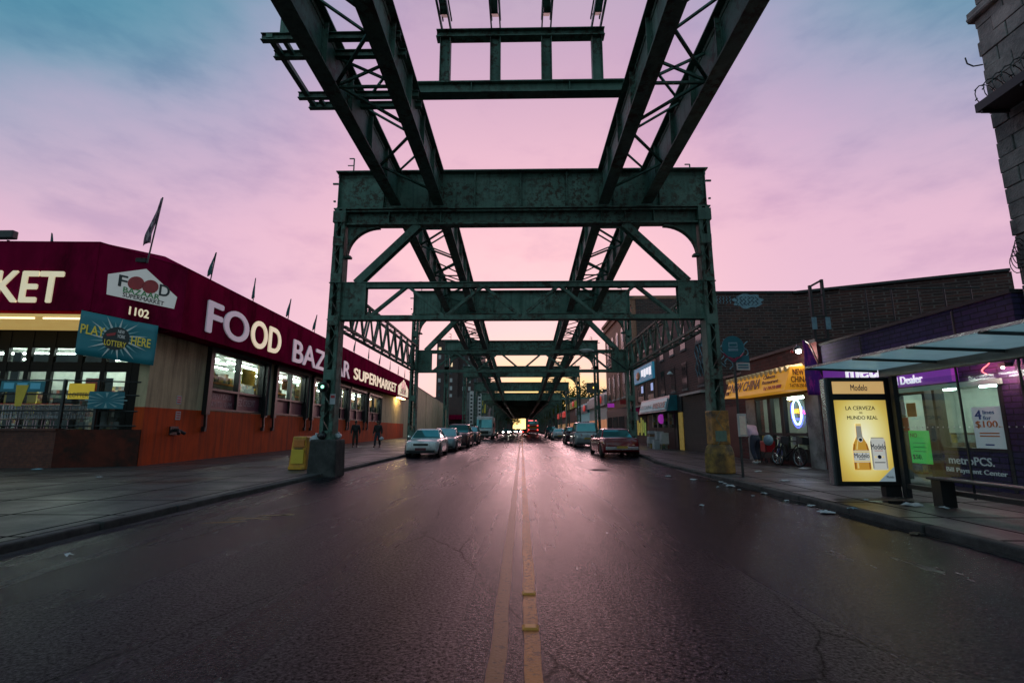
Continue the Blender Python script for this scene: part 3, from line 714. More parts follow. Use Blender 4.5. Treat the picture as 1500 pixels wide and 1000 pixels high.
# lattice trusses along both sides of the first bay
for sx, lab in ((-1, 'left'), (1, 'right')):
    t = thing('side_truss', 'lattice side truss linking the two nearest bents on the %s' % ('supermarket side' if sx < 0 else 'restaurant side'), 'side truss', (sx * 5.75, 15, 4.5), 'lattice side trusses')
    y0, y1 = 15.27, 26.23
    c = MB()
    for f in (-.17, .17):
        for z in (4.56, 5.78):
            c.bar((sx * 5.72 + f, y0, z), (sx * 5.72 + f, y1, z - .06), .08, .09)
    zz(c, ((sx * 5.72 - .17, y0, 5.78), (sx * 5.72 - .17, y1, 5.72)), ((sx * 5.72 + .17, y0, 5.78), (sx * 5.72 + .17, y1, 5.72)), 26, .04, .015)
    zz(c, ((sx * 5.72 - .17, y0, 4.56), (sx * 5.72 - .17, y1, 4.50)), ((sx * 5.72 + .17, y0, 4.56), (sx * 5.72 + .17, y1, 4.50)), 26, .04, .015)
    c.build('chord', S, t)
    c = MB()
    for f in (-.17, .17): zz(c, ((sx * 5.72 + f, y0, 4.56), (sx * 5.72 + f, y1, 4.5)), ((sx * 5.72 + f, y0, 5.78), (sx * 5.72 + f, y1, 5.72)), 18, .06, .06, flip=0)
    c.build('lattice_web', S, t)
# cobra street lamp fixed to the second bent
M['lens'] = surf('frosted_lamp_lens', (.55, .6, .6), rough=.3)
t = thing('street_lamp', 'grey cobra head street lamp on a curved arm over the right lane', 'street lamp', (5.5, 26.2, 4.4))
m = MB(); pts = []
for i in range(9):
    a = i / 8; pts.append((5.5 - 1.75 * a, 26.18, 4.5 + .95 * math.sin(a * math.pi / 2)))
m.path(pts, .035); m.build('arm', M['dark'], t)
m = MB(); m.ball((3.45, 26.18, 5.5), .36, .15, .1); m.box(3.6, 3.85, 26.12, 26.24, 5.43, 5.52); m.build('lamp_head', M['offwhite'], t, True)
MB().ball((3.38, 26.18, 5.43), .2, .12, .07).build('lens', M['lens'], t, True)
# walk signal and notice on the near left column
M['walk'] = glow('green_signal', (.35, 1, .7), 2.5)
t = thing('traffic_signal', 'small round black signal lamp glowing green on the near left column', 'traffic signal', (-5.8, 14.6, 2.2))
MB().lathe([(.15, .12), (.16, -.02), (.13, -.04), (0, -.04)], (-5.83, 14.55, 2.62), 18, 'y').build('housing', M['black'], t)
MB().lathe([(.10, 0), (.115, -.12), (.105, -.12), (.09, -.005), (0, -.005)], (-5.83, 14.51, 2.62), 14, 'y').build('visor', M['black'], t)
MB().lathe([(.05, 0), (.03, -.02), (0, -.03)], (-5.83, 14.502, 2.62), 14, 'y').build('green_lens', M['walk'], t)
t = thing('column_notice', 'small white paper notice on the near left column', 'notice', (-5.6, 14.7, 2.2))
MB().box(-5.66, -5.5, 14.70, 14.706, 2.12, 2.42).build('sheet', M['paper'], t)
MB().box(-5.64, -5.52, 14.694, 14.699, 2.3, 2.38).build('printing', M['red'], t)
# ------------------------------------------------------------------ supermarket on the left
T_ = (-.0758, .9971); N_ = (.9971, .0758)
SF = Frame((-13.15, 17.3), T_, N_)
ZU = Vector((0, 0, 1))
M['soffit'] = lit('cream_glowing_soffit', (.72, .50, .17), .55, (.58, .38, .11)); M['softube'] = glow('dim_soffit_tube', (1, .8, .45), 2.2); M['black2'] = surf('black_shopfront_frame', (.006, .006, .007), rough=.5, spec=.2)  # soffit material glows to stand for lamplight falling on it
M['dirtyred'] = surf('dirty_dark_red_paint', (.13, .028, .018), (.07, .02, .015), rough=.8, spec=.15, scale=2, dirt=(.03, .018, .015), dscale=1.6)
M['interior'] = surf('pale_shop_interior', (.5, .52, .46), (.4, .42, .38), rough=.7)
M['shelfdark'] = surf('grey_shelf_steel', (.10, .11, .11), (.07, .075, .08), rough=.5)
M['poster'] = surf('faded_maroon_window_poster', (.16, .03, .05), (.11, .02, .035), rough=.5)
M['postertext'] = surf('faded_pink_lettering', (.36, .25, .27), (.28, .19, .21), rough=.5)
M['tealfloor'] = surf('shop_floor', (.25, .25, .24), rough=.4)
def goods(name, cols):
    m, nt, out = newmat(name); b = N(nt, 'ShaderNodeBsdfPrincipled'); v = posnode(nt, obj=False)
    w_ = N(nt, 'ShaderNodeTexWhiteNoise'); sn = N(nt, 'ShaderNodeVectorMath', operation='SNAP'); sn.inputs[1].default_value = (.15, .15, .21)
    nt.links.new(v, sn.inputs[0]); nt.links.new(sn.outputs[0], w_.inputs['Vector'])
    st = [(i / len(cols), c) for i, c in enumerate(cols)]
    r = nt.nodes.new('ShaderNodeValToRGB'); r.color_ramp.interpolation = 'CONSTANT'; e = r.color_ramp.elements
    e[0].position = 0; e[0].color = rgba(cols[0]); e[1].position = st[1][0]; e[1].color = rgba(cols[1])
    for p, c in st[2:]:
        x = e.new(p); x.color = rgba(c)
    nt.links.new(w_.outputs['Value'], r.inputs[0]); f = ramp(nt, noise(nt, v, 5, 5, .7), [(.35, .12), (.7, .8)]); nt.links.new(mixc(nt, 1.0, r.outputs[0], f, 'MULTIPLY'), b.inputs['Base Color']); b.inputs['Roughness'].default_value = .45
    nt.links.new(b.outputs[0], out.inputs[0]); return m
M['goods'] = goods('packaged_goods', [(.5, .45, .3), (.4, .1, .06), (.5, .5, .45), (.12, .2, .12), (.55, .38, .08), (.25, .25, .27), (.3, .25, .2), (.42, .22, .12), (.05, .05, .05), (.1, .1, .1), (.45, .47, .45), (.2, .18, .15)])

sm = thing('supermarket', 'long cream and orange supermarket under a maroon awning, lit shop windows', 'supermarket', (-13.15, 17.3, 0))
WIN = [(3.86, 9.2), (10.75, 15.5), (17.0, 21.4), (22.6, 25.7), (26.6, 32.0), (33.8, 39.6)]
wl = MB(SF); S1 = 144
def wtop(s): return 7.62 + .02 * s if s < 58 else 8.75
s = 0.0
for a, b in WIN:
    wl.box(s, a, -.35, 0, .13, 4.86); wl.box(a, b, -.35, 0, .13, 2.2); s = b
wl.box(s, 58, -.35, 0, .13, 4.86)
wl.hexa([(0, -.35, 4.86), (58, -.35, 4.86), (58, 0, 4.86), (0, 0, 4.86), (0, -.35, wtop(0)), (58, -.35, wtop(57.9)), (58, 0, wtop(57.9)), (0, 0, wtop(0))])
wl.box(58, S1, -.35, .004, .13, 8.75)
wl.box(S1 - .35, S1, -20, -.35, .13, 8.75)
for sx in (72, 86, 100, 114, 128): wl.box(sx, sx + .35, .004, .07, .13, 8.7)
wl.build('wall', M['plaster'], sm)
c = MB(SF); c.box(58, S1 + .05, -.42, .08, 8.752, 8.86); c.build('coping', M['grey'], sm)
MB(SF).box(-.4, S1 - .4, -18, -.36, 7.3, 7.45).build('roof', M['darkconc'], sm)
# sales floor behind the glass
i_ = MB(SF); i_.box(2.3, 57.5, -16, -.36, 5.06, 5.2); i_.build('shop_ceiling', M['interior'], sm)
MB(SF).box(2.3, 57.5, -16, -.36, 1.1, 1.2).build('shop_floor', M['tealfloor'], sm)
i_ = MB(SF); i_.box(9.0, 57.5, -4.7, -4.5, 1.2, 5.06); i_.box(57.3, 57.5, -4.5, -.36, 1.2, 5.06); i_.box(8.9, 9.0, -16, -4.5, 1.2, 5.06); i_.build('shop_back_wall', M['interior'], sm)
for k in range(9):
    for d in (-1.5, -3.2): MB(SF).tube((4 + k * 4.3, d, 4.82), (7.4 + k * 4.3, d, 4.82), .04, 6).build('ceiling_tube', M['tube'], sm)
for s_ in (3.6, 5.6, 7.6):
    for k in range(4): MB(SF).tube((s_, -2.6 - k * 2.2, 4.8), (s_, -4.4 - k * 2.2, 4.8), .04, 6).build('ceiling_tube', M['tube'], sm)
g = MB(SF)
for k in range(30):
    x = 9.2 + k * 1.6; g.box(x, x + 1.5, -4.49, -4.2, 1.2, rnd.uniform(3.6, 4.4))
g.build('wall_shelving', M['goods'], sm)
g = MB(SF)
for k in range(7): g.box(8.5, 8.89, -15 + k * 1.5, -13.6 + k * 1.5, 1.2, rnd.uniform(2.8, 3.7))
g.build('wall_shelving', M['goods'], sm)
for k, (a, b) in enumerate(WIN):
    sh = MB(SF); sh.box(a + .1, b - .1, -1.75, -1.2, 1.2, 3.62); o = sh.build('display_shelf', M['shelfdark'], sm)
    e = MB(SF); e.box(a + .1, b - .1, -1.2, -1.16, 3.55, 3.64); e.build('shelf_edge', M['orange'] if k % 2 == 0 else M['yellow'], o)
    g = MB(SF); x = a + .15
    while x < b - .5:
        wd = rnd.uniform(.18, .5); g.box(x, x + wd, -1.7, -1.3, 3.63, 3.63 + rnd.uniform(.25, .85)); x += wd + rnd.uniform(.0, .25)
    g.build('packaged_goods', M['goods'], o)
M['yellowbanner'] = surf('yellow_shop_banner', (.7, .5, .05), (.6, .42, .04), rough=.6)
for a, z0, z1, mt in ((8.3, 3.7, 4.5, 'yellowbanner'), (13.6, 3.8, 4.5, 'orange'), (18.6, 3.7, 4.6, 'yellowbanner'), (18.6, 3.15, 3.55, 'yellow'), (28.2, 3.3, 4.6, 'orange'), (35, 3.3, 4.6, 'goods')):
    MB(SF).box(a, a + 1.5, -.75, -.72, z0, z1).build('hanging_banner', M[mt], sm)
M['framedark'] = surf('dark_window_frame', (.015, .014, .016), (.02, .02, .022), rough=.4)
wt = {0: ('OPEN 7 DAYS\n7AM TO 10 PM', 'EZ CREDIT'), 1: None}
for k, (a, b) in enumerate(WIN):
    f = MB(SF); mid = (a + b) / 2
    f.box(a, a + .09, -.22, .03, 2.2, 4.86); f.box(b - .09, b, -.22, .03, 2.2, 4.86); f.box(mid - .07, mid + .07, -.22, .03, 2.29, 4.72)
    f.box(a + .09, b - .09, -.22, .03, 4.72, 4.86); f.box(a + .09, b - .09, -.22, .03, 2.2, 2.29); f.box(a + .09, mid - .07, -.22, .028, 3.05, 3.15); f.box(mid + .07, b - .09, -.22, .028, 3.05, 3.15)
    wn = f.build('window', M['framedark'], sm)
    for x0, x1 in ((a + .09, mid - .07), (mid + .07, b - .09)):
        MB(SF).box(x0, x1, -.115, -.105, 3.15, 4.72).build('pane', M['glass'], wn)
        MB(SF).box(x0, x1, -.12, -.10, 2.29, 3.05).build('window_poster', M['poster'], wn)
    if k == 0:
        text('poster_lettering', 'OPEN 7 DAYS\n7AM TO 10 PM', M['postertext'], wn, SF((a + .4, -.098, 2.36)), SF.t, ZU, 1.95, .6, .004, .02)
        text('poster_lettering', 'EZ CREDIT', M['postertext'], wn, SF((mid + .3, -.098, 2.5)), SF.t, ZU, 1.8, .34, .004, .02)
    g = MB(SF)
    for x in (a - .32, b + .02):
        g.box(x, x + .3, 0.003, .2, 2.0, 4.95)
    g.box(a - .3, b + .3, .035, .24, 4.86, 5.05)
    for x in (a - .2, b + .1): g.bar((x + .05, .1, 2.0), (x + .1, .1, 1.45), .1, .1); g.box(x, x + .16, .005, .14, 1.3, 1.5)
    g.build('shutter_track', M['black'], sm)
    p = MB(SF); p.tube((b + .26, .23, 2.1), (b + .26, .23, 4.9), .03, 6); p.build('downpipe', M['grey'], sm)
# awning: facade run, chamfered corner and front run
def az(s): return 4.82 + .0155 * s, 7.2 + .021 * s, 7.66 + .021 * s
aw = MB(SF); C1 = (-.67, -1.8); C2 = (0.0, .9)
z0, z1, z2 = az(0); y0, y1, y2 = az(56.3)
aw.hexa([(0, .03, z0), (56.3, .03, y0), (56.3, .9, y0), (0, .9, z0), (0, .03, z2), (56.3, .03, y2), (56.3, .9, y1), (0, .9, z1)])
aw.hexa([(C1[0], C1[1], 5.42), (0.0, -1.8, 5.42), (0, .025, z0), (0, .9, z0), (C1[0], C1[1], 7.9), (0.0, -1.8, 8.0), (0, .025, z2), (0, .9, z1)])
aw.hexa([(-.67, -1.8, 5.42), (-.67, -22, 5.3), (0, -22, 5.3), (0, -1.8, 5.42), (-.67, -1.8, 7.9), (-.67, -22, 7.6), (0, -22, 7.7), (0, -1.8, 8.0)])
awn = aw.build('awning', M['awning'], sm)
mm = MB(SF)      # seams and the tubular edge of the cloth
for s in (.0, 11.2, 22.5, 33.7, 45, 56.25):
    a0, a1, a2 = az(s); mm.tube((s, .905, a0), (s, .905, a1), .014, 5)
mm.tube((-.675, -1.8, 5.42), (-.675, -1.8, 7.9), .016, 5); mm.tube((-.67, -1.8, 7.91), (0, .9, z1 + .01), .02, 5); mm.tube((-.67, -22, 7.61), (-.67, -1.8, 7.91), .02, 5)
mm.tube((0, .9, z1 + .01), (56.3, .9, y1 + .01), .018, 5)
mm.build('piping', M['awning'], awn)
xd = SF.t + Vector((0, 0, .0175))
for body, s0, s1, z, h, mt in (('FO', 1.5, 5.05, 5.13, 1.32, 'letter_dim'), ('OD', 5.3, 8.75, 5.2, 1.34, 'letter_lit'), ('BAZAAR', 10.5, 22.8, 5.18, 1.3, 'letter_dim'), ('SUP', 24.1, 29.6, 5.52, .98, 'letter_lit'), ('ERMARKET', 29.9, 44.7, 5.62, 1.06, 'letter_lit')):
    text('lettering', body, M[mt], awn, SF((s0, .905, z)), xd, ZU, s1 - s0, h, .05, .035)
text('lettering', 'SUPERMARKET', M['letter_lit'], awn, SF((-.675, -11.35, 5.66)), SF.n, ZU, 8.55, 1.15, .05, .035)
# pentagon badge on the corner and at the far end
CX = SF((C1[0], C1[1], 0)); CE = SF((C2[0], C2[1], 0)); cd = (CE - CX).normalized(); cn = Vector((cd.y, -cd.x, 0))
CF = Frame(CX, cd, cn)
M['badge'] = lit('white_lit_badge', (.72, .68, .66), .18)
bp = MB(CF); bp.prism([(.42, .0, 6.03), (2.5, .0, 5.66), (2.55, .0, 6.1), (1.5, .0, 7.06), (.38, .0, 6.76)], (0, .035, 0)); bd = bp.build('badge', M['badge'], awn)
tl = cd + Vector((0, 0, -.19))
text('badge_lettering', 'F', M['black'], bd, CF((.72, .037, 6.36)), tl, ZU, .28, .42, .012, .03)
text('badge_lettering', 'D', M['black'], bd, CF((1.98, .037, 6.12)), tl, ZU, .34, .42, .012, .03)
for x, z in ((1.25, 6.5), (1.7, 6.41)): MB(CF).lathe([(.25, 0), (.25, .014), (0, .014)], (x, .037, z), 20, 'y').build('red_disc', M['red'], bd)
text('badge_lettering', 'BAZAAR', M['green'], bd, CF((.9, .052, 6.15)), tl, ZU, 1.15, .2, .01, .02)
text('badge_lettering', 'SUPERMARKET', M['black'], bd, CF((.9, .037, 5.99)), tl, ZU, 1.3, .15, .01, .02)
text('house_number', '1102', M['letter_lit'], awn, CF((1.15, .01, 5.36)), tl, ZU, .62, .3, .03, .03)
bp = MB(SF); bp.prism([(46.2, .905, 5.72), (54.6, .905, 5.86), (54.6, .905, 7.0), (50.4, .905, 8.0), (46.2, .905, 6.86)], (0, .04, 0)); bd = bp.build('badge', M['letter_lit'], awn)
for s in (49.5, 51.4): MB(SF).lathe([(.85, 0), (.85, .02), (0, .02)], (s, .948, 6.95), 16, 'y').build('red_disc', M['red'], bd)
text('badge_lettering', 'BAZAAR', M['green'], bd, SF((48.2, .972, 6.3)), xd, ZU, 4.2, .4, .01, .02); text('badge_lettering', 'SUPERMARKET', M['black'], bd, SF((47.6, .948, 5.95)), xd, ZU, 5.4, .28, .01, .02)
# cream soffit under the front run, its lamplight painted as emission; shopfront behind it
so_ = MB(SF); so_.box(-.5, 2.1, -22, -2.0, 5.24, 5.29); so_.build('soffit', M['soffit'], sm)
so_ = MB(SF); so_.box(-.66, -.6, -22, -1.85, 5.2, 5.29); so_.build('fascia_board', M['soffit'], sm)
for k in range(4): MB(SF).tube((-.42, -8.6 + k * 1.7, 5.19), (-.42, -7.2 + k * 1.7, 5.19), .035, 6).build('soffit_tube', M['softube'], sm)
MB(SF).box(48.5, 53.5, .3, .75, 5.5, 5.56).build('soffit_lamp', M['tubewarm'], sm)
lamp('soffit_light', SF((50.5, .5, 5.3)), 120, (1, .72, .2), .15)
SD = 2.2         # shopfront plane, facing the camera
f = MB(SF)
for d0, d1, za, zb in ((-22, -6.9, 4.45, 5.24), (-6.9, -2.1, 4.55, 5.24), (-7.3, -2.1, 3.62, 4.0), (-22, -.35, 1.2, 1.32)): f.box(SD, SD + .1, d0, d1, za, zb)
for d in (-7.35, -6.9, -6.05, -5.2, -4.1, -3.2, -2.2): f.box(SD - .02, SD + .12, d - .09, d + .09, 1.32, 5.24)
f.box(SD - .01, SD + .11, -2.1, -.35, 3.3, 5.24); f.box(SD - .01, SD + .11, -2.1, -1.75, 1.32, 3.3); f.box(SD - .01, SD + .11, -.7, -.35, 1.32, 3.3)
fr_ = f.build('shopfront_frame', M['black2'], sm)
MB(SF).box(SD + .04, SD + .05, -7.3, -2.1, 1.32, 4.55).build('shopfront_glass', M['glass'], fr_)
dr = MB(SF); dr.box(SD + .03, SD + .07, -1.75, -.7, 1.32, 3.3); dor = dr.build('door', M['wood'], sm)
MB(SF).box(SD - .05, SD + .02, -1.65, -1.6, 2.1, 2.5).build('handle', M['dark'], dor)
MB(SF).box(SD + .5, SD + .55, -7.2, -5.95, 2.0, 2.9).build('cash_desk', M['yellowbanner'], sm)
for d, z0_, z1_, mt in ((-6.8, 1.3, 2.6, 'goods'), (-5.1, 1.3, 2.75, 'goods'), (-4.0, 1.3, 2.4, 'goods'), (-3.1, 1.3, 2.6, 'goods')):
    MB(SF).box(SD + .9, SD + 1.3, d, d + .85, z0_, z1_).build('display_stand', M[mt], sm)
for d0_, d1_, za, zb in ((-5.15, -4.15, 1.32, 2.6), (-6.9, -6.6, 1.32, 4.4), (-3.3, -3.0, 1.4, 3.4), (-2.75, -2.3, 1.4, 2.9)): MB(SF).box(SD + .3, SD + .36, d0_, d1_, za, zb).build('dark_stand', M['black2'], sm)
MB(SF).box(SD + .42, SD + .45, -4.1, -3.5, 2.75, 3.4).build('price_poster', M['red'], sm)
m = MB(SF); m.box(SD + .3, SD + .33, -6.2, -3.0, 3.98, 4.35); m.build('hanging_sign', M['black'], sm)
pa = MB(SF); pa.box(SD - .03, SD - .005, -4.35, -3.4, 2.55, 3.15); po = pa.build('yellow_poster', lit('yellow_lit_poster', (.8, .6, .05), .25), sm)
text('poster_lettering', 'LOTTERY', M['black'], po, SF((SD - .032, -4.28, 2.62)), SF.n, ZU, .8, .18, .004, .01)
# raised entrance terrace with a low brick wall
M['terrace'] = surf('terrace_concrete', (.12, .11, .1), (.08, .075, .07), rough=.8)
MB(SF).box(-.45, SD - .05, -22, -2.2, .13, 1.2).build('terrace', M['terrace'], sm)
M['redbrick'] = brick('painted_red_brick', (.20, .055, .03), (.15, .04, .025), (.12, .04, .03), soil=.75)
m = MB(SF); m.box(-.72, -.46, -22, -2.25, .13, 1.34); m.box(-.76, -.42, -22, -2.25, 1.34, 1.42)
m.build('terrace_wall', M['redbrick'], sm)
m = MB(SF); m.hexa([(-.72, -2.248, .13), (-.46, -2.248, .13), (.24, -.02, .13), (-.04, -.02, .13), (-.72, -2.248, 1.38), (-.46, -2.248, 1.38), (.24, -.02, 1.38), (-.04, -.02, 1.38)])
m.build('ramp_wall', M['dirtyred'], sm)
MB(SF).box(.3, SD - .05, -2.198, -.36, .13, 1.2).build('terrace', M['terrace'], sm)
# standpipe and notices on the wall
st = MB(SF); st.tube((1.75, .0, 1.35), (1.75, .22, 1.35), .07, 10); st.tube((1.75, .2, 1.35), (1.55, .34, 1.22), .06, 10); st.tube((1.75, .2, 1.35), (1.95, .34, 1.22), .06, 10); st.box(1.5, 2.0, .004, .05, 1.18, 1.5)
st.build('standpipe', M['black'], sm)
for s, z in ((1.75, 2.35), (1.8, 1.75)):
    p_ = MB(SF); p_.box(s, s + .3, .002, .012, z, z + .32); q = p_.build('notice', M['paper'], sm)
    for k in range(3): MB(SF).box(s + .03, s + .27, .012, .015, z + .05 + k * .09, z + .1 + k * .09).build('printing', M['red'], q)
# railing
rl = thing('terrace_railing', 'black steel railing along the supermarket terrace wall', 'railing', tuple(SF((-.6, -5, 1.42))))
A, B, C = (-.59, -21.9), (-.59, -2.3), (.06, -.1)
for z in (3.02, 2.55, 2.0, 1.5):
    MB(SF).path([(A[0], A[1], z), (B[0], B[1], z), (C[0], C[1], z)], .028).build('rail', M['blackm'], rl)
for d in (-13, -10.4, -7.3, -4.75, -2.3): MB(SF).box(-.63, -.55, d - .04, d + .04, 1.42, 3.06).build('post', M['blackm'], rl)
for s, d in ((-.32, -1.4), (.05, -.12)): MB(SF).box(s - .04, s + .04, d - .04, d + .04, 1.38, 3.06).build('post', M['blackm'], rl)
# lottery signs tied to the railing
k = 0
RW = Frame(SF((-.66, -2.3, 0)), (SF((.0, -.1, 0)) - SF((-.66, -2.3, 0)))[:2], (.55, -.84))
for d0, d1, lab in ((-4.3, -2.9, 'teal lottery sign strip with a yellow burst, tied on the railing'), (.75, 1.75, 'teal lottery sign with a pale starburst, tied on the railing by the entrance')):
    FR = SF if k == 0 else Frame(RW((0, 0, 0)), (-RW.n)[:2], RW.t[:2])
    if k: FR = type('W', (), {'__call__': lambda s, p: RW((p[1], -p[0] - .6, p[2]))})()
    t = thing('lottery_sign', lab, 'sign', tuple(FR((-.66, d0, 2.1))), 'teal lottery signs on the railing')
    z0_, z1_ = (2.62, 2.98) if k == 0 else (2.08, 2.66)
    MB(FR).box(-.65, -.63, d0, d1, z0_, z1_).build('board', M['teal'], t)
    if k == 0:
        for j in range(3): MB(FR).box(-.656, -.65, d0 + .1 + j * .42, d0 + .42 + j * .42, z0_ + .1, z1_ - .06).build('blue_ball', lit('pale_blue_print', (.1, .4, .55), .1), t)
        pr = MB(FR); pr.prism([(-.655, d0 + .55, 2.15), (-.655, d0 + .75, 2.15), (-.655, d0 + .9, 2.85), (-.655, d0 + .5, 2.85)], (-.006, 0, 0)); pr.build('yellow_burst', M['yellow'], t)
    else:
        for j in range(12):
            a_ = math.pi * 2 * j / 12; cx, cz = (d0 + d1) / 2, 2.37
            pr = MB(FR); pr.prism([(-.651, cx + .12 * math.cos(a_), cz + .08 * math.sin(a_)), (-.651, cx + .6 * math.cos(a_ - .07), cz + .26 * math.sin(a_ - .07)), (-.651, cx + .6 * math.cos(a_ + .07), cz + .26 * math.sin(a_ + .07))], (-.004, 0, 0)); pr.build('ray', lit('pale_teal_print', (.25, .42, .44), .03), t)
    k += 1
# hanging lottery banner
BF = Frame((-15.12, 16.42), (.96, .28), (.28, -.96))
bn = thing('lottery_banner', 'teal lottery banner with a pale sunburst hanging from the awning corner', 'banner', (-14, 16.6, 4))
n = 16; vs = []; fs = []
for j in range(7):
    for i in range(n + 1):
        u_, v_ = i / n, j / 6
        zt_ = 5.42 - .42 * u_; zb_ = 3.9 - .32 * u_
        vs.append((2.35 * u_ + .0 * v_, .035 * math.sin(u_ * 7) + .03 * math.sin(v_ * 3 + u_ * 3), zb_ + (zt_ - zb_) * v_))
for j in range(6):
    for i in range(n): fs.append((j * (n + 1) + i, j * (n + 1) + i + 1, (j + 1) * (n + 1) + i + 1, (j + 1) * (n + 1) + i))
M['banner'] = lit('teal_banner_cloth', (.015, .17, .21), .06, (.01, .12, .16))
M['ray'] = lit('pale_banner_rays', (.16, .33, .36), .08); M['ray2'] = lit('white_banner_rays', (.45, .5, .5), .10)
cl_ = MB(BF); cl_.add(vs, fs); b_ = cl_.build('cloth', M['banner'], bn, True); so2 = b_.modifiers.new('thick', 'SOLIDIFY'); so2.thickness = .008
cx, cz = 1.17, 4.47
for j in range(22):
    a_ = math.pi * 2 * j / 22; r_ = .62 + .16 * (j % 2) + .2 * abs(math.cos(a_))
    MB(BF).prism([(cx + .3 * math.cos(a_ - .14), .085, cz + .3 * math.sin(a_ - .14)), (cx + r_ * math.cos(a_), .085, cz + r_ * math.sin(a_) * .9 - .16 * r_ * math.cos(a_)), (cx + .3 * math.cos(a_ + .14), .085, cz + .3 * math.sin(a_ + .14))], (0, .004, 0)).build('ray', M['ray2'] if j % 2 else M['ray'], bn)
MB(BF).lathe([(.40, 0), (.40, .012), (0, .012)], (cx, .094, cz), 24, 'y').build('black_disc', M['black'], bn)
bt = Vector((.96, .28, -.16)); LT = lit('yellow_banner_lettering', (.75, .55, .05), .1); LW = lit('white_banner_lettering', (.6, .6, .6), .1)
text('lettering', 'PLAY', LT, bn, BF((.1, .09, 4.62)), bt, ZU, .72, .32, .01, .02)
text('lettering', 'HERE', LT, bn, BF((1.62, .09, 4.28)), bt, ZU, .6, .3, .01, .02)
text('lettering', 'NEW\nYORK', LW, bn, BF((1.2, .11, 4.5)), bt, ZU, .24, .28, .005, .01)
text('lettering', 'LOTTERY', LT, bn, BF((.84, .11, 4.24)), bt, ZU, .66, .2, .005, .02)
MB(BF).prism([(.86, .108, 4.62), (1.15, .108, 4.68), (1.13, .108, 4.58), (.9, .108, 4.54)], (0, .006, 0)).build('red_flash', M['red'], bn)
MB(BF).path([(0, .0, 5.42), (.02, -.1, 5.5)], .01).build('tie', M['black'], bn)
# nested shopping carts on the terrace
def make_cart():
    t = thing('shopping_cart', 'wire shopping cart in the row behind the terrace railing', 'shopping cart', (0, 0, 0), 'nested shopping carts on the terrace')
    b = MB(); b0 = [(-.2, -.4, .55), (.2, -.4, .55), (.24, .42, .52), (-.24, .42, .52)]; b1 = [(-.25, -.5, 1.0), (.25, -.5, 1.0), (.29, .45, 1.02), (-.29, .45, 1.02)]
    for q in (b0, b1): b.path(q + [q[0]], .011, 5)
    for (p, q), (r_, s_) in (((b0[0], b0[1]), (b1[0], b1[1])), ((b0[1], b0[2]), (b1[1], b1[2])), ((b0[2], b0[3]), (b1[2], b1[3])), ((b0[3], b0[0]), (b1[3], b1[0]))):
        for k in range(6):
            f_ = k / 6; b.tube(Vector(p).lerp(Vector(q), f_), Vector(r_).lerp(Vector(s_), f_), .007, 4)
        for k in (1, 2): b.tube(Vector(p).lerp(Vector(r_), k / 3), Vector(q).lerp(Vector(s_), k / 3), .006, 4)
    b.build('basket', M['chrome'], t)
    f = MB(); f.path([(-.22, .45, 1.05), (-.24, .5, .2), (-.2, -.45, .14)], .014, 5); f.path([(.22, .45, 1.05), (.24, .5, .2), (.2, -.45, .14)], .014, 5); f.tube((-.22, 0, .17), (.22, 0, .17), .01, 4); f.build('frame', M['chrome'], t)
    MB().tube((-.29, .5, 1.05), (.29, .5, 1.05), .02, 6).build('handle', M['red'], t)
    for x, y in ((-.2, -.42), (.2, -.42), (-.23, .47), (.23, .47)): MB().torus((x, y, .06), .042, .018, 'x', 10, 5).build('wheel', M['rubber'], t)
    return t
pc = make_cart()
CART = ['leftmost shopping cart of the nested row on the terrace', 'second shopping cart from the left in the nested row', 'third shopping cart from the left in the nested row', 'fourth shopping cart from the left in the nested row', 'fifth shopping cart from the left in the nested row', 'sixth shopping cart from the left in the nested row', 'seventh shopping cart of the nested row, second from its right end', 'rightmost shopping cart of the nested row on the terrace']
for k in range(8):
    c = pc if k == 0 else copy_tree(pc); c['label'] = CART[k]
    c.location = SF((-.0, -4.35 + k * .29, 1.2)); c.rotation_euler = (0, 0, R(82)); 
# flags along the roof edge
M['flagdark'] = surf('furled_striped_flag', (.36, .26, .28), (.07, .025, .06), rough=.7, scale=7, stretch=(2.5, 2.5, .6), lo=.46, hi=.54)
M['flagteal'] = surf('furled_teal_flag', (.03, .12, .12), (.02, .06, .07), rough=.7, scale=5)
def make_flag(h, mt, seed):
    t = thing('flag', 'limp flag', 'flag', (0, 0, 0), 'flags along the supermarket roof')
    ln = .14 * h
    MB().tube((0, 0, -.3), (0, ln, h), .026, 6).build('pole', M['blackm'], t)
    vs = []; fs = []; nr, ns = 14, 9; q = random.Random(int(seed * 10))
    for i in range(nr):
        f = i / (nr - 1); wd = (.03 + .17 * f ** 1.1 * (1 if f < .8 else 1 - (f - .8) * 1.6)) * h / 1.35
        for k in range(ns):
            g = k / (ns - 1); z = h * (.97 - .74 * f) - .12 * g * f * h + (q.uniform(-.05, .03) if i == nr - 1 else 0)
            vs.append((.05 * math.sin(g * 7 + seed + f * 4) * (.3 + f), ln * z / h - wd * g - .01, z))
    for i in range(nr - 1):
        for k in range(ns - 1): fs.append((i * ns + k, i * ns + k + 1, (i + 1) * ns + k + 1, (i + 1) * ns + k))
    o = MB().add(vs, fs).build('cloth', mt, t, True); sd = o.modifiers.new('thick', 'SOLIDIFY'); sd.thickness = .012; return t
FL = ['tallest limp striped flag, above the corner badge', 'limp flag over the first F of the red awning', 'limp flag over the letters FOOD', 'limp flag just past the word FOOD on the roof edge', 'limp flag left of the near steel column', 'first flag right of the near steel column', 'second flag right of the near steel column', 'third flag right of the near steel column', 'fourth flag right of the near steel column', 'fifth flag right of the near steel column', 'last flag, at the far end of the awning']
big = make_flag(2.25, M['flagdark'], 1.0); big['label'] = FL[0]; big.location = SF((-1.2, .25, 7.3))
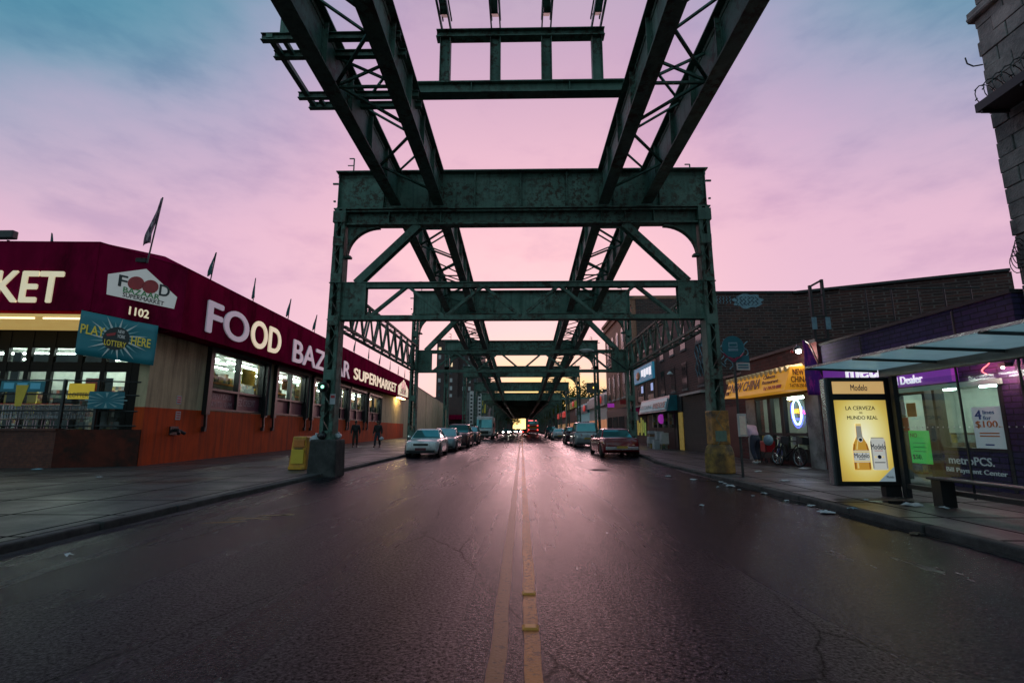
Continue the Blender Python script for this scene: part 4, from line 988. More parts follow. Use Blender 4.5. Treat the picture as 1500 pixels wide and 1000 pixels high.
pf = make_flag(1.35, M['flagteal'], 2.2); nflag = 1
for s in (3.3, 7.4, 12, 16.75, 27.8, 33.6, 39.1, 45.6, 51.8, 57.6):
    c = pf if nflag == 1 else copy_tree(pf); c['label'] = FL[nflag]; nflag += 1
    c.location = SF((s, -.1, az(s)[2])); c.rotation_euler = (0, 0, R(rnd.uniform(-25, 25)))
c = copy_tree(pf); c['label'] = 'small limp flag on the roof edge left of the corner'; c.location = SF((-.1, -3.9, 7.6)); c.rotation_euler = (R(-8), R(18), R(100)); c.scale = (.75,) * 3
# rooftop floodlight rig at the far left
t = thing('floodlight_rig', 'dark rooftop floodlight rig on two posts at the left edge', 'floodlight', (-24.5, 22, 7.4))
m = MB(); m.tube((-24.9, 22, 7.3), (-24.8, 22, 10.2), .06, 6); m.tube((-24.2, 22, 7.3), (-24.3, 22, 10.2), .06, 6); m.build('post', M['black'], t)
MB().box(-25.2, -23.95, 21.8, 22.1, 10.25, 10.65).build('lamp_housing', M['black'], t, bevel=.05)
MB().bar((-25.5, 22, 9.9), (-23.75, 22, 9.9), .1, .07).build('cross_arm', M['black'], t)
# yellow newspaper box leaning by the column, bags
t = thing('newspaper_box', 'scuffed yellow newspaper box beside the dark column base', 'newspaper box', (-6.95, 15.95, .15))
m = MB(); m.hexa([(-.29, -.22, 0), (.24, -.22, 0), (.24, .22, 0), (-.29, .22, 0), (-.2, -.2, 1.02), (.24, -.2, 1.02), (.24, .2, 1.02), (-.2, .2, 1.02)]); m.v = [(x - 6.95, y + 15.95, z + .15) for x, y, z in m.v]; bx = m.build('body', M['yellowplas'], t, bevel=.03)
for (x0, x1, z0_, z1_, mt, nm_) in ((-7.1, -6.76, .84, 1.07, 'orange', 'coin_panel'), (-7.15, -6.76, .34, .78, 'yellow', 'door'), (-7.22, -6.7, .17, .27, 'yellowplas', 'foot')):
    MB().box(x0, x1, 15.69, 15.74, z0_, z1_).build(nm_, M[mt], t, bevel=.012)
MB().tube((-7.05, 15.69, .8), (-6.8, 15.69, .8), .014, 6).build('handle', M['dark'], t)
M['bagwhite'] = surf('white_plastic_bag', (.5, .52, .55), (.4, .42, .45), rough=.35, bump=.6, bscale=9)
M['bagblack'] = surf('black_plastic_bag', (.012, .012, .014), (.02, .02, .022), rough=.25, bump=.8, bscale=9)
def bag(x, y, z, r, mt, lab):
    m = MB(); m.ball((x, y, z + r * .8), r, r * .9, r * .82, 12, 8)
    m.v = [(a + .16 * r * math.sin(b * 31 + c * 17), b + .14 * r * math.sin(a * 27 + c * 13), c) for a, b, c in m.v]
    m.tube((x, y, z + r * 1.4), (x + .02, y, z + r * 1.9), r * .12, 6, r * .3)
    o = m.build('trash_bag', mt, None, True); tag(o, lab, 'bag')
bag(-6.2, 15.2, .95, .17, M['bagwhite'], 'white plastic bag between the yellow box and the near left column')
bag(-5.82, 14.7, 1.1, .13, M['bagblack'], 'small black trash bag on the dark column base')
bag(-5.5, 15.1, 1.1, .11, M['bagwhite'], 'crumpled pale bag on the right edge of the dark column base')
# ---------- buildings farther left
BB = brick('dark_far_brick', (.11, .05, .045), (.085, .04, .038), (.09, .07, .065), soil=.4)
M['litwin'] = glow('lit_far_window', (1, .78, .5), .9); M['darkwin'] = surf('dark_window', (.02, .022, .03), (.03, .03, .04), rough=.12)
M['paleblind'] = surf('pale_window_blind', (.6, .54, .52), (.45, .4, .4), rough=.5)
t = thing('apartment_tower', 'tall brown brick apartment tower behind the left columns', 'apartment tower', (-26, 190, 0))
m = MB(); m.box(-32.6, -24.5, 190, 215, 0, 35); m.box(-24.5, -15.5, 193, 215, 0, 33); m.box(-15.5, -13.2, 196, 215, 0, 27); m.build('wall', BB, t)
m = MB(); m.box(-32.8, -24.4, 189.8, 215.2, 35, 35.5); m.box(-22, -19, 196, 202, 33, 37.5); m.build('roof', M['darkconc'], t)
for r_ in range(10):
    for c_ in range(7):
        x = -31.9 + c_ * 2.25; z = 4 + r_ * 3.0; y = 189.95 if x < -25.5 else 192.95
        if -25.5 < x < -24.3: continue
        q = rnd.random(); MB().box(x, x + .95, y - .06, y + .2, z, z + 1.5).build('window', M['paleblind'] if q < .42 else M['litwin'] if q < .48 else M['darkwin'], t)
t = thing('corner_shop', 'dark low shop with a red awning past the cream wall', 'shop', (-20, 168, 0))
m = MB(); m.box(-30, -18.2, 168, 186, 0, 12); m.build('wall', BB, t)
MB().box(-26, -18.0, 165.8, 167.98, 4.5, 6).build('awning', M['awning'], t)
for x in (-25, -22, -19.8): MB().box(x, x + 1.6, 167.9, 168.1, .5, 3.8).build('window', M['darkwin'], t)
t = thing('sign_shop', 'narrow pale shop with tall striped vertical signs, far left', 'shop', (-11, 122, 0))
m = MB(); m.box(-13.4, -8.6, 122, 150, 0, 10.2); m.build('wall', M['grey'], t)
for x in (-12.6, -10.6):
    o = MB().box(x, x + .9, 121.6, 121.98, 2.5, 10.5).build('vertical_sign', M['paleblind'], t)
    k = MB(); k2 = 2.9
    while k2 < 10: k.box(x + .2, x + .7, 121.56, 121.6, k2, k2 + .45); k2 += .9
    k.build('sign_lettering', M['black'], o)
MB().box(-9.6, -8.7, 121.7, 121.98, 5.2, 8.6).build('poster', M['yellowbanner'], t)
MB().box(-12.9, -9.0, 121.9, 122.1, .4, 2.4).build('window', M['darkwin'], t)
# ------------------------------------------------------------------ right side
RF = Frame((9.7, 0), (0, 1), (-1, 0)); RD = Vector((0, -1, 0))
M['navybrick'] = brick('purple_navy_painted_brick', (.06, .03, .12), (.035, .028, .10), (.012, .01, .03), bw=.4, bh=.12, ms=.014, soil=.35)
M['darkbrick'] = brick('sooty_brown_brick', (.125, .042, .034), (.045, .02, .019), (.15, .11, .1), bw=.42, bh=.14, ms=.016, soil=.45)
M['maroonbrick'] = brick('maroon_painted_brick', (.15, .026, .024), (.08, .018, .018), (.11, .05, .045), bw=.42, bh=.14, ms=.014, soil=.4)
M['terracotta'] = surf('terracotta_render', (.34, .15, .11), (.27, .12, .09), rough=.8, bump=.2, dirt=(.12, .06, .05))
M['orangebrick'] = brick('orange_brick', (.52, .20, .12), (.42, .16, .1), (.35, .2, .14), soil=.15)
M['blocks'] = brick('grey_rock_faced_blocks', (.20, .19, .19), (.14, .135, .14), (.03, .03, .03), bw=.62, bh=.34, ms=.018, bump=1.0, soil=.6)
M['purple'] = lit('purple_sign_face', (.20, .04, .32), .5, (.14, .03, .30)); M['signwhite'] = lit('white_sign_lettering', (.85, .82, .88), .9)
M['dimwhite'] = lit('dim_white_lettering', (.5, .6, .62), .12)
# ----- phone shop
ps = thing('phone_shop', 'purple painted brick phone shop with a lit purple sign behind the bus shelter', 'phone shop', (9.7, 13, 0))
w_ = MB(RF); w_.box(9.75, 16.15, -.3, 0, 2.42, 4.05); w_.box(9.75, 10.3, -.3, 0, .13, 2.42); w_.box(15.4, 16.15, -.3, 0, .13, 2.42); w_.box(10.3, 12.0, -.3, 0, .13, .93)
w_.build('wall', M['navybrick'], ps)
m = MB(RF); m.box(9.72, 16.18, -.34, .04, 4.052, 4.13); m.build('coping', M['dark'], ps)
MB(RF).box(9.75, 16.15, -7.7, -.31, 3.6, 3.7).build('roof', M['darkconc'], ps)
m = MB(RF); m.box(9.8, 16.1, -4, -3.9, .16, 2.6); m.box(9.8, 9.9, -3.9, -.31, .16, 2.6); m.box(16.0, 16.1, -3.9, -.31, .16, 2.6); m.build('shop_back_wall', M['interior'], ps)
MB(RF).box(9.8, 16.1, -4, -.31, 2.6, 2.7).build('shop_ceiling', M['interior'], ps)
for s, d in ((10.6, -1.0), (12.6, -1.0), (14.3, -1.0), (10.4, -2.6), (12.4, -2.6), (14.4, -2.6)): MB(RF).tube((s, d, 2.52), (s + 1.2, d, 2.52), .035, 6).build('ceiling_tube', M['tube'], ps)
sg = MB(RF); sg.box(11.2, 15.9, .005, .16, 2.44, 3.42); sgn = sg.build('sign_board', M['purple'], ps, bevel=.01)
text('lettering', 'metroPCS.', M['signwhite'], sgn, RF((14.75, .165, 2.76)), RD, ZU, 3.4, .5, .03, .03)
text('lettering', 'Authorized Dealer', M['signwhite'], sgn, RF((13.95, .165, 2.49)), RD, ZU, 1.95, .2, .02, .02)
m = MB(RF)
for s in (10.3, 11.95, 12.25, 13.2, 13.35, 15.35): m.box(s - .04, s + .04, -.2, .02, .16, 2.42)
m.box(10.34, 11.91, -.2, .02, 2.34, 2.42); m.box(10.34, 11.91, -.2, .019, .93, 1.0); m.box(13.39, 15.31, -.2, .02, .16, .5); m.box(12.29, 13.16, -.2, .02, 2.25, 2.42)
fr_ = m.build('shopfront_frame', M['dark'], ps)
for a, b, z0_, z1_ in ((10.34, 11.91, 1.0, 2.34), (13.39, 15.31, .5, 2.42), (12.29, 13.16, .25, 2.25)): MB(RF).box(a, b, -.1, -.09, z0_, z1_).build('pane', M['glass'], fr_)
M['greenpanel'] = lit('green_lit_trim', (.25, .5, .38), .12)
MB(RF).box(10.2, 13.4, .022, .07, 2.30, 2.41).build('light_trim', M['greenpanel'], ps)
M['fluogreen'] = lit('fluorescent_green_card', (.06, .62, .10), .32)
o = MB(RF).box(12.22, 12.85, .022, .03, .58, 1.36).build('green_notice', M['fluogreen'], ps)
for b_, z_, h_, w2 in (('NO', 1.2, .1, .22), ('$50.', .66, .13, .3)): text('lettering', b_, M['black'], o, RF((12.8, .032, z_)), RD, ZU, w2, h_, .003, .02)
for k in range(3): MB(RF).box(12.35, 12.75, .03, .033, .86 + k * .1, .875 + k * .1).build('written_line', M['green'], o)
M['paleposter'] = lit('pale_blue_poster', (.55, .68, .70), .18)
o = MB(RF).box(10.42, 11.12, -.085, -.075, 1.0, 1.86).build('price_poster', M['paleposter'], ps)
text('lettering', '4', M['blue'], o, RF((11.05, -.073, 1.6)), RD, ZU, .16, .2, .003, .03)
text('lettering', 'lines\nfor', M['blue'], o, RF((10.86, -.073, 1.59)), RD, ZU, .27, .2, .003, .02)
text('lettering', '$100.', M['orange'], o, RF((11.06, -.073, 1.41)), RD, ZU, .56, .16, .003, .03)
for z_ in (1.3, 1.24): MB(RF).box(10.55, 11.0, -.075, -.073, z_, z_ + .025).build('small_print', M['orange'], o)
MB(RF).box(10.7, 10.9, -.075, -.073, 1.06, 1.09).build('small_print', M['blue'], o)
o = MB(RF).box(10.35, 11.9, .005, .03, .3, .9).build('lower_sign', M['navybrick'], ps)
text('lettering', 'metroPCS.', M['dimwhite'], o, RF((11.75, .032, .64)), RD, ZU, 1.1, .17, .01, .015)
text('lettering', 'Bill Payment Center', M['dimwhite'], o, RF((11.85, .032, .43)), RD, ZU, 1.45, .13, .01, .015)
for s, z_, mt in ((13.0, 1.75, 'paper'), (12.65, 1.7, 'orange'), (12.95, 1.35, 'red'), (14.2, 1.3, 'paper'), (14.7, 1.7, 'yellow'), (13.7, 1.0, 'blue')): MB(RF).box(s, s + .3, -.088, -.08, z_, z_ + .34).build('small_poster', M[mt], ps)
for s in (10.6, 13.5, 14.6): MB(RF).box(s, s + .6, -2.2, -1.5, .16, 1.3).build('display_counter', M['goods'], ps)
M['neonred'] = glow('red_neon', (1, .18, .2), 3.0)
pts = [RF((10.48 + .1 * math.sin(i * .9), .05, 2.52 + i * .045)) for i in range(11)]
MB().path(pts, .012, 5).build('neon_scroll', M['neonred'], ps)
M['bulb'] = glow('lamp_bulb', (1, .75, .65), 12)
o = MB(RF).box(9.95, 10.1, .005, .16, 2.62, 2.7).build('wall_lamp', M['dark'], ps); MB(RF).ball((10.02, .14, 2.6), .03).build('bulb', M['bulb'], o)
lamp('wall_lamp_light', RF((10.02, .2, 2.5)), 22, (1, .36, .38), .04)
lamp('sign_spot_light', RF((10.5, .25, 2.6)), 8, (1, .12, .3), .05)
m = MB(RF)
for s in (11.1, 14.2): MB(RF).tube((s, .03, 3.43), (s, .03, 4.0), .02, 6).build('conduit', M['dark'], ps)
# ----- restaurant
nc = thing('restaurant', 'small restaurant with a yellow awning and a lit window with an oval neon', 'restaurant', (9.6, 19, 0))
w_ = MB(RF); w_.box(16.16, 21.9, -.2, .1, 2.66, 4.2); w_.box(16.16, 17.05, -.2, .1, .13, 2.66); w_.box(20.75, 21.9, -.2, .1, .13, 2.66); w_.box(17.05, 20.75, -.2, .1, .13, .3)
w_.build('wall', M['maroonbrick'], nc)
M['greypaint'] = surf('pale_grey_pilaster', (.36, .34, .34), (.26, .25, .25), rough=.7, dirt=(.08, .07, .07))
for a, b in ((16.3, 17.05), (20.75, 21.55)): MB(RF).box(a, b, .103, .16, .13, 2.6).build('pilaster', M['greypaint'], nc)
MB(RF).box(16.16, 21.9, -6, .14, 4.2, 4.3).build('roof', M['dark'], nc)
m = MB(RF); m.box(16.3, 21.8, -4, -3.9, .16, 2.66); m.box(16.3, 16.4, -3.9, -.21, .16, 2.66); m.box(21.7, 21.8, -3.9, -.21, .16, 2.66); m.build('back_wall', M['interior'], nc)
MB(RF).box(16.3, 21.8, -4, -.21, 2.67, 2.75).build('ceiling', M['interior'], nc)
for s, d in ((17.3, -1.2), (19.5, -1.2), (18.2, -3)): MB(RF).tube((s, d, 2.6), (s + 1.2, d, 2.6), .03, 6).build('ceiling_tube', M['tube'], nc)
for k in range(7): MB(RF).box(17.0 + k * .6, 17.45 + k * .6, -3.88, -3.85, 1.85, 2.2).build('menu_board', M['yellow'] if k % 3 else M['orange'], nc)
MB(RF).box(16.5, 21.6, -2.7, -2.3, .16, 1.25).build('counter', M['shelfdark'], nc)
m = MB(RF)
for s in (17.09, 18.6, 18.75, 19.55, 19.7, 20.71): m.box(s - .05, s + .05, -.02, .13, .3, 2.66)
m.box(17.14, 20.66, -.02, .12, 2.55, 2.66); m.box(17.14, 18.55, -.02, .125, 1.16, 1.26); m.box(19.75, 20.66, -.02, .125, 1.16, 1.26); m.box(18.8, 19.5, -.02, .125, 1.16, 1.26); m.box(17.14, 18.55, -.02, .11, .3, .72); m.box(19.75, 20.66, -.02, .11, .3, .72)
wn = m.build('window', M['framedark'], nc)
for a, b in ((17.14, 18.55), (18.8, 19.5), (19.75, 20.66)):
    MB(RF).box(a, b, .04, .05, 1.26, 2.55).build('pane', M['glass'], wn); MB(RF).box(a, b, .04, .05, .72 if a != 18.8 else .3, 1.16).build('pane', M['glass'], wn)
for s in (17.2, 17.55, 17.95, 19.8, 20.2): MB(RF).box(s, s + .3, .055, .06, .86, 1.14).build('menu_photo', M['yellow'] if s in (17.55, 20.2) else M['paper'], nc)
M['neonwhite'] = glow('white_blue_neon', (.55, .9, 1), 3.2); M['neonblue'] = glow('blue_neon', (.1, .12, 1), 4.0); M['neonorange'] = glow('orange_neon', (1, .45, .05), 3.0)
M['neonpink'] = glow('pink_neon', (1, .1, .5), 3.5)
ns = thing('neon_sign', 'oval blue and white neon sign with orange letters in the restaurant window', 'neon sign', tuple(RF((17.75, .09, 1.95))))
pts = [RF((17.72 + .27 * math.cos(a), .1, 1.98 + .43 * math.sin(a))) for a in [i * math.pi / 16 for i in range(33)]]
MB().path(pts, .03, 6).build('oval_tube', M['neonwhite'], ns)
pts = [RF((17.72 + .36 * math.cos(a), .1, 1.98 + .53 * math.sin(a))) for a in [i * math.pi / 16 + .9 * math.pi for i in range(22)]]
MB().path(pts, .016, 6).build('blue_tube', M['neonblue'], ns)
text('lettering', 'WE', M['neonorange'], ns, RF((17.92, .1, 1.93)), RD, ZU, .38, .16, .02, .02)
MB().path([RF((17.52, .1, 1.85)), RF((17.3, .1, 2.02)), RF((17.24, .1, 1.9))], .02, 6).build('pink_tube', M['neonpink'], ns)
pts = [RF((17.9 - .04 * i, .1, 1.74 + .03 * math.sin(i * 1.7))) for i in range(10)]
MB().path(pts, .014, 5).build('lower_tube', M['neonblue'], ns)
lamp('neon_light', RF((17.72, .35, 1.9)), 2.2, (.15, .25, 1), .1)
# yellow awning
M['yawn'] = lit('yellow_awning_cloth', (.78, .36, .02), .38, (.66, .28, .02)); M['yridge'] = lit('pale_awning_ridge', (.62, .42, .2), .08)  # ridges paler and faintly glowing for the light they catch
aw = MB(RF); aw.hexa([(16.6, .105, 2.68), (21.5, .105, 2.68), (21.5, 1.05, 2.66), (16.6, 1.05, 2.66), (16.6, .32, 3.47), (21.5, .32, 3.47), (21.5, .78, 3.44), (16.6, .78, 3.44)])
awn = aw.build('awning', M['yawn'], nc)
for k in range(15):
    s = 16.62 + k * .345; MB(RF).tube((s + .16, .3, 3.47), (s + .16, .86, 3.38), .10, 8).build('scalloped_ridge', M['yridge'], awn)
fz = (RF((0, .78, 3.44)) - RF((0, 1.05, 2.66))).normalized()
M['darkred'] = surf('dark_red_print', (.10, .01, .01), rough=.5)
def fpt(s, a): return RF((s, 1.05 + .012, 2.66)) + fz * a
text('lettering', 'NEW CHINA', M['darkred'], awn, fpt(21.0, .2), RD, fz, 2.55, .4, .012, .025)
text('lettering', 'Chinese\nRestaurant', M['darkred'], awn, fpt(18.3, .33), RD, fz, 1.15, .34, .012, .01)
text('lettering', 'Tel: 718-250-8888', M['red'], awn, fpt(18.1, .1), RD, fz, 1.25, .13, .012, .01)
text('lettering', 'EAT IN', M['darkred'], awn, fpt(21.42, .4), RD, fz, .3, .16, .012, 0); text('lettering', 'TAKE OUT', M['darkred'], awn, fpt(21.42, .12), RD, fz, .34, .16, .012, 0)
XP = Vector((1, 0, 0))
text('lettering', 'NEW', M['darkred'], awn, (8.98, 16.596, 3.16), XP, ZU, .36, .2, .01, .025)
text('lettering', 'CHINA', M['darkred'], awn, (8.9, 16.596, 2.92), XP, ZU, .55, .2, .01, .025)
text('lettering', 'Tel:718-250-8888', M['darkred'], awn, (8.84, 16.596, 2.76), XP, ZU, .68, .11, .01, .005)
# floodlight over the awning
t = thing('floodlight', 'bright floodlight on a bracket between the yellow awning and the purple flag', 'floodlight', (9.4, 16.6, 4.0))
m = MB(); m.tube((9.6, 17.6, 4.12), (9.25, 16.7, 4.05), .025, 6); m.tube((9.6, 17.3, 4.3), (9.25, 16.75, 4.1), .015, 6); m.build('bracket', M['chrome'], t)
MB().ball((9.6, 17.62, 4.1), .07).build('ballast', M['red'], t)
MB().lathe([(.05, .1), (.13, .05), (.14, -.04), (.12, -.04), (.0, -.0)], (9.22, 16.58, 4.02), 14).build('reflector', M['dark'], t)
MB().ball((9.22, 16.56, 3.95), .085).build('bulb', glow('floodlight_bulb', (1, .97, .9), 30), t, True)
lamp('floodlight_light', (9.2, 16.4, 3.85), 30, (1, .93, .85), .08)
# purple feather flag
t = thing('feather_flag', 'purple feather flag with magenta streaks beside the yellow awning', 'feather flag', (9.25, 16.0, .15))
MB().path([(9.62, 15.95, .2), (9.62, 15.95, 2.4), (9.5, 15.95, 3.4), (9.25, 15.95, 4.1), (9.08, 15.95, 4.22)], .02, 6).build('pole', M['blackm'], t)
M['flagpurple'] = surf('purple_magenta_flag', (.09, .015, .20), (.42, .03, .28), rough=.6, scale=3.5, stretch=(3, 1, .9), lo=.5, hi=.62)
vs = []; fs = []; n = 12
for i in range(n + 1):
    f = i / n; z = 2.45 + 1.75 * f; xr = 9.6 - .08 * f - .45 * f ** 2.6; wd = .62 * (1 - f ** 2.2) * .85 + .05
    for k in range(5): vs.append((xr - wd * k / 4, 15.94 - .03 * math.sin(k * 1.9 + i * .7), z))
for i in range(n):
    for k in range(4): fs.append((i * 5 + k, i * 5 + k + 1, i * 5 + k + 6, i * 5 + k + 5))
o = MB().add(vs, fs).build('cloth', M['flagpurple'], t, True); sd = o.modifiers.new('thick', 'SOLIDIFY'); sd.thickness = .008
# low maroon bay between restaurant and brick block
t = thing('maroon_garage', 'low maroon wall between the yellow awning restaurant and the dark brick building', 'garage', (9.7, 23.4, 0))
MB(RF).box(21.95, 24.95, -6, .03, .13, 3.75).build('wall', M['maroonbrick'], t)
MB(RF).box(21.93, 24.97, -6, .08, 3.752, 3.86).build('coping', M['dark'], t)
MB(RF).box(22.7, 24.2, .033, .06, .16, 2.4).build('door', M['darkred'], t)
# ----- big dark brick building with graffiti
db = thing('brick_building', 'big dark brick building with graffiti on its blank side wall and a roller shutter', 'building', (12, 25, 0))
m = MB(); m.box(9.72, 14.0, 25.0, 25.3, .1, 8.25); m.box(9.72, 10.02, 25.3, 35.8, .1, 8.75)
m.prism([(14.0, 25.0, .1), (21.5, 21.4, .1), (21.5, 21.8, .1), (14.0, 25.3, .1)], (0, 0, 8.1)); m.box(10.02, 14, 35.5, 35.8, .1, 8.75)
m.build('wall', M['darkbrick'], db)
m = MB(); m.box(9.66, 14.0, 24.94, 25.36, 8.252, 8.36); m.bar((14, 25.1, 8.27), (21.5, 21.55, 8.27), .5, .12); m.box(9.64, 10.1, 25.37, 35.85, 8.752, 8.9); m.build('coping', M['dark'], db)
MB().box(10.0, 21, 25.4, 35.4, 7.6, 7.7).build('roof', M['darkconc'], db)
for z in (3.75, 6.1):
    for y in (26.6, 29.3, 31.6, 33.9):
        f = MB(); f.box(9.66, 9.8, y, y + .95, z - .12, z); wn = f.build('window', M['grey'], db)
        MB().box(9.70, 9.716, y + .04, y + .91, z, z + 1.55).build('pane', M['darkwin'], wn)
M['shutter'] = surf('dark_teal_roller_shutter', (.035, .045, .05), (.025, .03, .035), rough=.45, metal=.3)
m = MB(RF)
for k in range(26): m.box(26.7, 30.2, .0, .025 + .012 * (k % 2), .16 + k * .12, .28 + k * .12 - .004)
m.build('roller_shutter', M['shutter'], db)
MB(RF).box(26.4, 30.0, .005, .3, 3.3, 3.42).build('shutter_hood', M['offwhite'], db)
MB(RF).box(26.3, 26.65, .0, .05, .16, 3.3).build('shutter_jamb', M['dark'], db)
M['graff'] = surf('pale_blue_spray_paint', (.22, .36, .42), (.14, .22, .28), rough=.7, scale=5); M['graffdark'] = surf('dark_spray_paint', (.02, .03, .04), rough=.7)
def cloud(cx, cz, rx, rz, mt, nm_):
    vs = [(cx + rx * math.cos(a) * (1 + .12 * math.sin(9 * a)), 24.992, cz + rz * math.sin(a) * (1 + .12 * math.cos(7 * a))) for a in [2 * math.pi * k / 40 for k in range(40)]]
    return MB().prism(vs, (0, -.006, 0)).build(nm_, mt, db)
g = cloud(11.6, 7.85, .75, .38, M['graff'], 'graffiti')
for k in range(6):
    MB().path([(11.05 + k * .2 + .09 * math.sin(i * 2.2 + k), 24.98, 7.63 + i * .075) for i in range(7)], .014, 4).build('graffiti_stroke', M['graffdark'], g)
m = MB()
for k in range(6):
    x = 9.86 + k * .17
    m.path([(x + .05 * math.sin(i * 2.6 + k * 1.3), 24.99, 7.72 + i * .075) for i in range(6)], .018, 4)
m.build('graffiti', M['graff'], db)
m = MB()
for k in range(8):
    x = 9.9 + k * .2
    m.path([(x + .13 * math.sin(i * 1.6 + k * 1.9), 24.99, 4.35 + .12 * (k % 3) + i * .16) for i in range(9)], .028, 4)
m.build('graffiti', M['graff'], db)
m = MB()
for k in range(9):
    y = 25.4 + k * .28
    m.path([(9.712, y + .16 * math.sin(i * 1.7 + k * 2.1), 4.2 + .1 * (k % 2) + i * .24) for i in range(9)], .03, 4)
m.build('graffiti', M['graff'], db)
t = thing('barn_lamp', 'small white wall lamp on the dark brick front above the shop awning', 'wall lamp', (9.5, 30.6, 4.7))
m = MB(); m.path([(9.7, 30.6, 4.95), (9.3, 30.6, 5.05), (9.1, 30.6, 4.85)], .02, 6); m.build('arm', M['dark'], t); MB().lathe([(.05, .12), (.2, -.05), (.18, -.06), (.0, .02)], (9.1, 30.6, 4.75), 12).build('shade', M['white'], t)
# ----- warehouse shop, ground floor of the same block
ws = thing('warehouse_shop', 'discount shop with a pale blue awning sign, goods heaped at its door', 'shop', (9.7, 35, 0))
m = MB(RF); m.box(30.4, 38.7, .004, .07, 2.45, 3.45); m.build('sign_backing', M['dark'], ws)
M['bluesign'] = lit('pale_blue_sign', (.20, .38, .44), .25); 
aw = MB(RF); aw.hexa([(31.2, .072, 2.55), (38.6, .072, 2.55), (38.6, .75, 2.5), (31.2, .75, 2.5), (31.2, .072, 3.5), (38.6, .072, 3.5), (38.6, .5, 3.48), (31.2, .5, 3.48)]); awn = aw.build('awning', M['teal'], ws)
fz2 = (RF((0, .5, 3.48)) - RF((0, .75, 2.5))).normalized()
pn = MB(RF); pn.hexa([(31.5, .742, 2.64), (38.3, .742, 2.64), (38.3, .76, 2.62), (31.5, .76, 2.62), (31.5, .565, 3.34), (38.3, .565, 3.34), (38.3, .583, 3.33), (31.5, .583, 3.33)]); pn.build('sign_panel', M['bluesign'], awn)
text('lettering', 'WAREHOUSE', M['black'], awn, RF((34.6, .762, 2.72)), RD, fz2, 3.0, .42, .012, .03)
text('lettering', 'DISCOUNT', M['teal'], awn, RF((38.1, .762, 2.78)), RD, fz2, 3.2, .3, .012, .0)
for a, b, mt in ((30.45, 31.2, 'yellowbanner'), (31.5, 32.0, 'dark'), (36.5, 38.4, 'dark')): MB(RF).box(a, b, .006, .05, .16, 2.4).build('doorway', M[mt] if mt != 'yellowbanner' else lit('yellow_lit_doorway', (.6, .42, .1), .28, (.12, .08, .02), 5.0), ws)
MB(RF).box(32.1, 36.4, .006, .05, .16, 2.4).build('doorway', M['black'], ws)
M['magenta'] = lit('magenta_lit_balloon', (.5, .05, .55), .4)
MB(RF).ball((33.4, .5, 2.05), .22, .22, .32).build('hanging_balloon', M['magenta'], ws, True)
for k in range(4): MB(RF).box(31.9 + k * 1.3, 32.2 + k * 1.3, .15, .4, 1.5, 2.4).build('hanging_goods', M['goods'], ws)
GL = ['boxed goods stacked nearest the lit yellow doorway', 'low stack of pale boxed goods in front of the discount shop', 'taller stack of boxed goods under the hanging balloon', 'wide stack of boxed goods in the middle of the discount shop front', 'farthest stack of boxed goods outside the discount shop']
for k, (s, d, wd, h) in enumerate(((31.5, .6, .5, .95), (32.2, .9, .6, .6), (33.0, .5, .6, 1.25), (33.9, .7, .8, .9), (34.9, .5, .6, 1.1))):
    t = thing('goods_stack', GL[k], 'boxes', tuple(RF((s, d, .15))), 'boxed goods outside the discount shop')
    z = .15; i = 0
    while z < h:
        hh = rnd.uniform(.18, .34); MB(RF).box(s + rnd.uniform(0, .08), s + wd - rnd.uniform(0, .08), d, d + .5 - rnd.uniform(0, .08), z + .002, z + hh).build('carton', M['paper'] if (i + k) % 3 else M['goods'], t); z += hh; i += 1
# ----- terracotta shop block with blue sign
tb = thing('terracotta_building', 'terracotta two storey shop block with a blue and white sign board', 'building', (9.7, 40, 0))
m = MB(RF); m.box(35.85, 42.95, -8, .02, .13, 7.3); m.build('wall', M['terracotta'], tb)
MB(RF).box(35.82, 42.98, -8, .1, 7.302, 7.5).build('roof', M['dark'], tb)
o = MB(RF).box(36.2, 42.6, .023, .2, 5.05, 6.25).build('sign_board', lit('blue_shop_sign', (.04, .16, .38), .35, (.03, .3, .36)), tb)
MB(RF).ball((40.7, .2, 5.6), .7, .05, .35).build('orange_logo', M['orange'], o, True)
for k in range(4): MB(RF).box(36.5 + k * .8, 37.1 + k * .8, .2, .23, 5.35 + .1 * (k % 2), 5.95).build('white_patch', M['signwhite'], o)
for a, b in ((36.4, 38.6), (39.4, 41.8)):
    w2 = MB(RF).box(a, b, .021, .06, 3.5, 4.9).build('window', M['darkwin'], tb); MB(RF).box(a + .3, a + .9, .06, .075, 4.2, 4.75).build('lit_sign', lit('bluish_window_sign', (.3, .4, .7), .8), w2); MB(RF).box(a + .2, b - .3, .06, .07, 3.55, 3.95).build('goods', M['goods'], w2)
aw = MB(RF); aw.hexa([(38.8, .024, 2.5), (43, .024, 2.5), (43, .8, 2.45), (38.8, .8, 2.45), (38.8, .024, 3.15), (43, .024, 3.15), (43, .5, 3.05), (38.8, .5, 3.05)]); aw.build('awning', M['awning_top'], tb)
MB(RF).box(38.7, 43.05, .5, .56, 3.1, 3.2).build('awning_rail', M['offwhite'], tb)
o = MB(RF).box(39.2, 42.6, .022, .05, .16, 2.4).build('shopfront', M['black'], tb)
for k in range(5): MB(RF).box(39.4 + k * .6, 39.8 + k * .6, .05, .08, .9 + .2 * (k % 2), 1.9 + .2 * (k % 3)).build('glowing_goods', lit('green_yellow_goods_%d' % k, (.4 + .1 * k, .6, .12), .4, (.02, .02, .01), 7.0), o)  # shop light put into the goods as their own emission
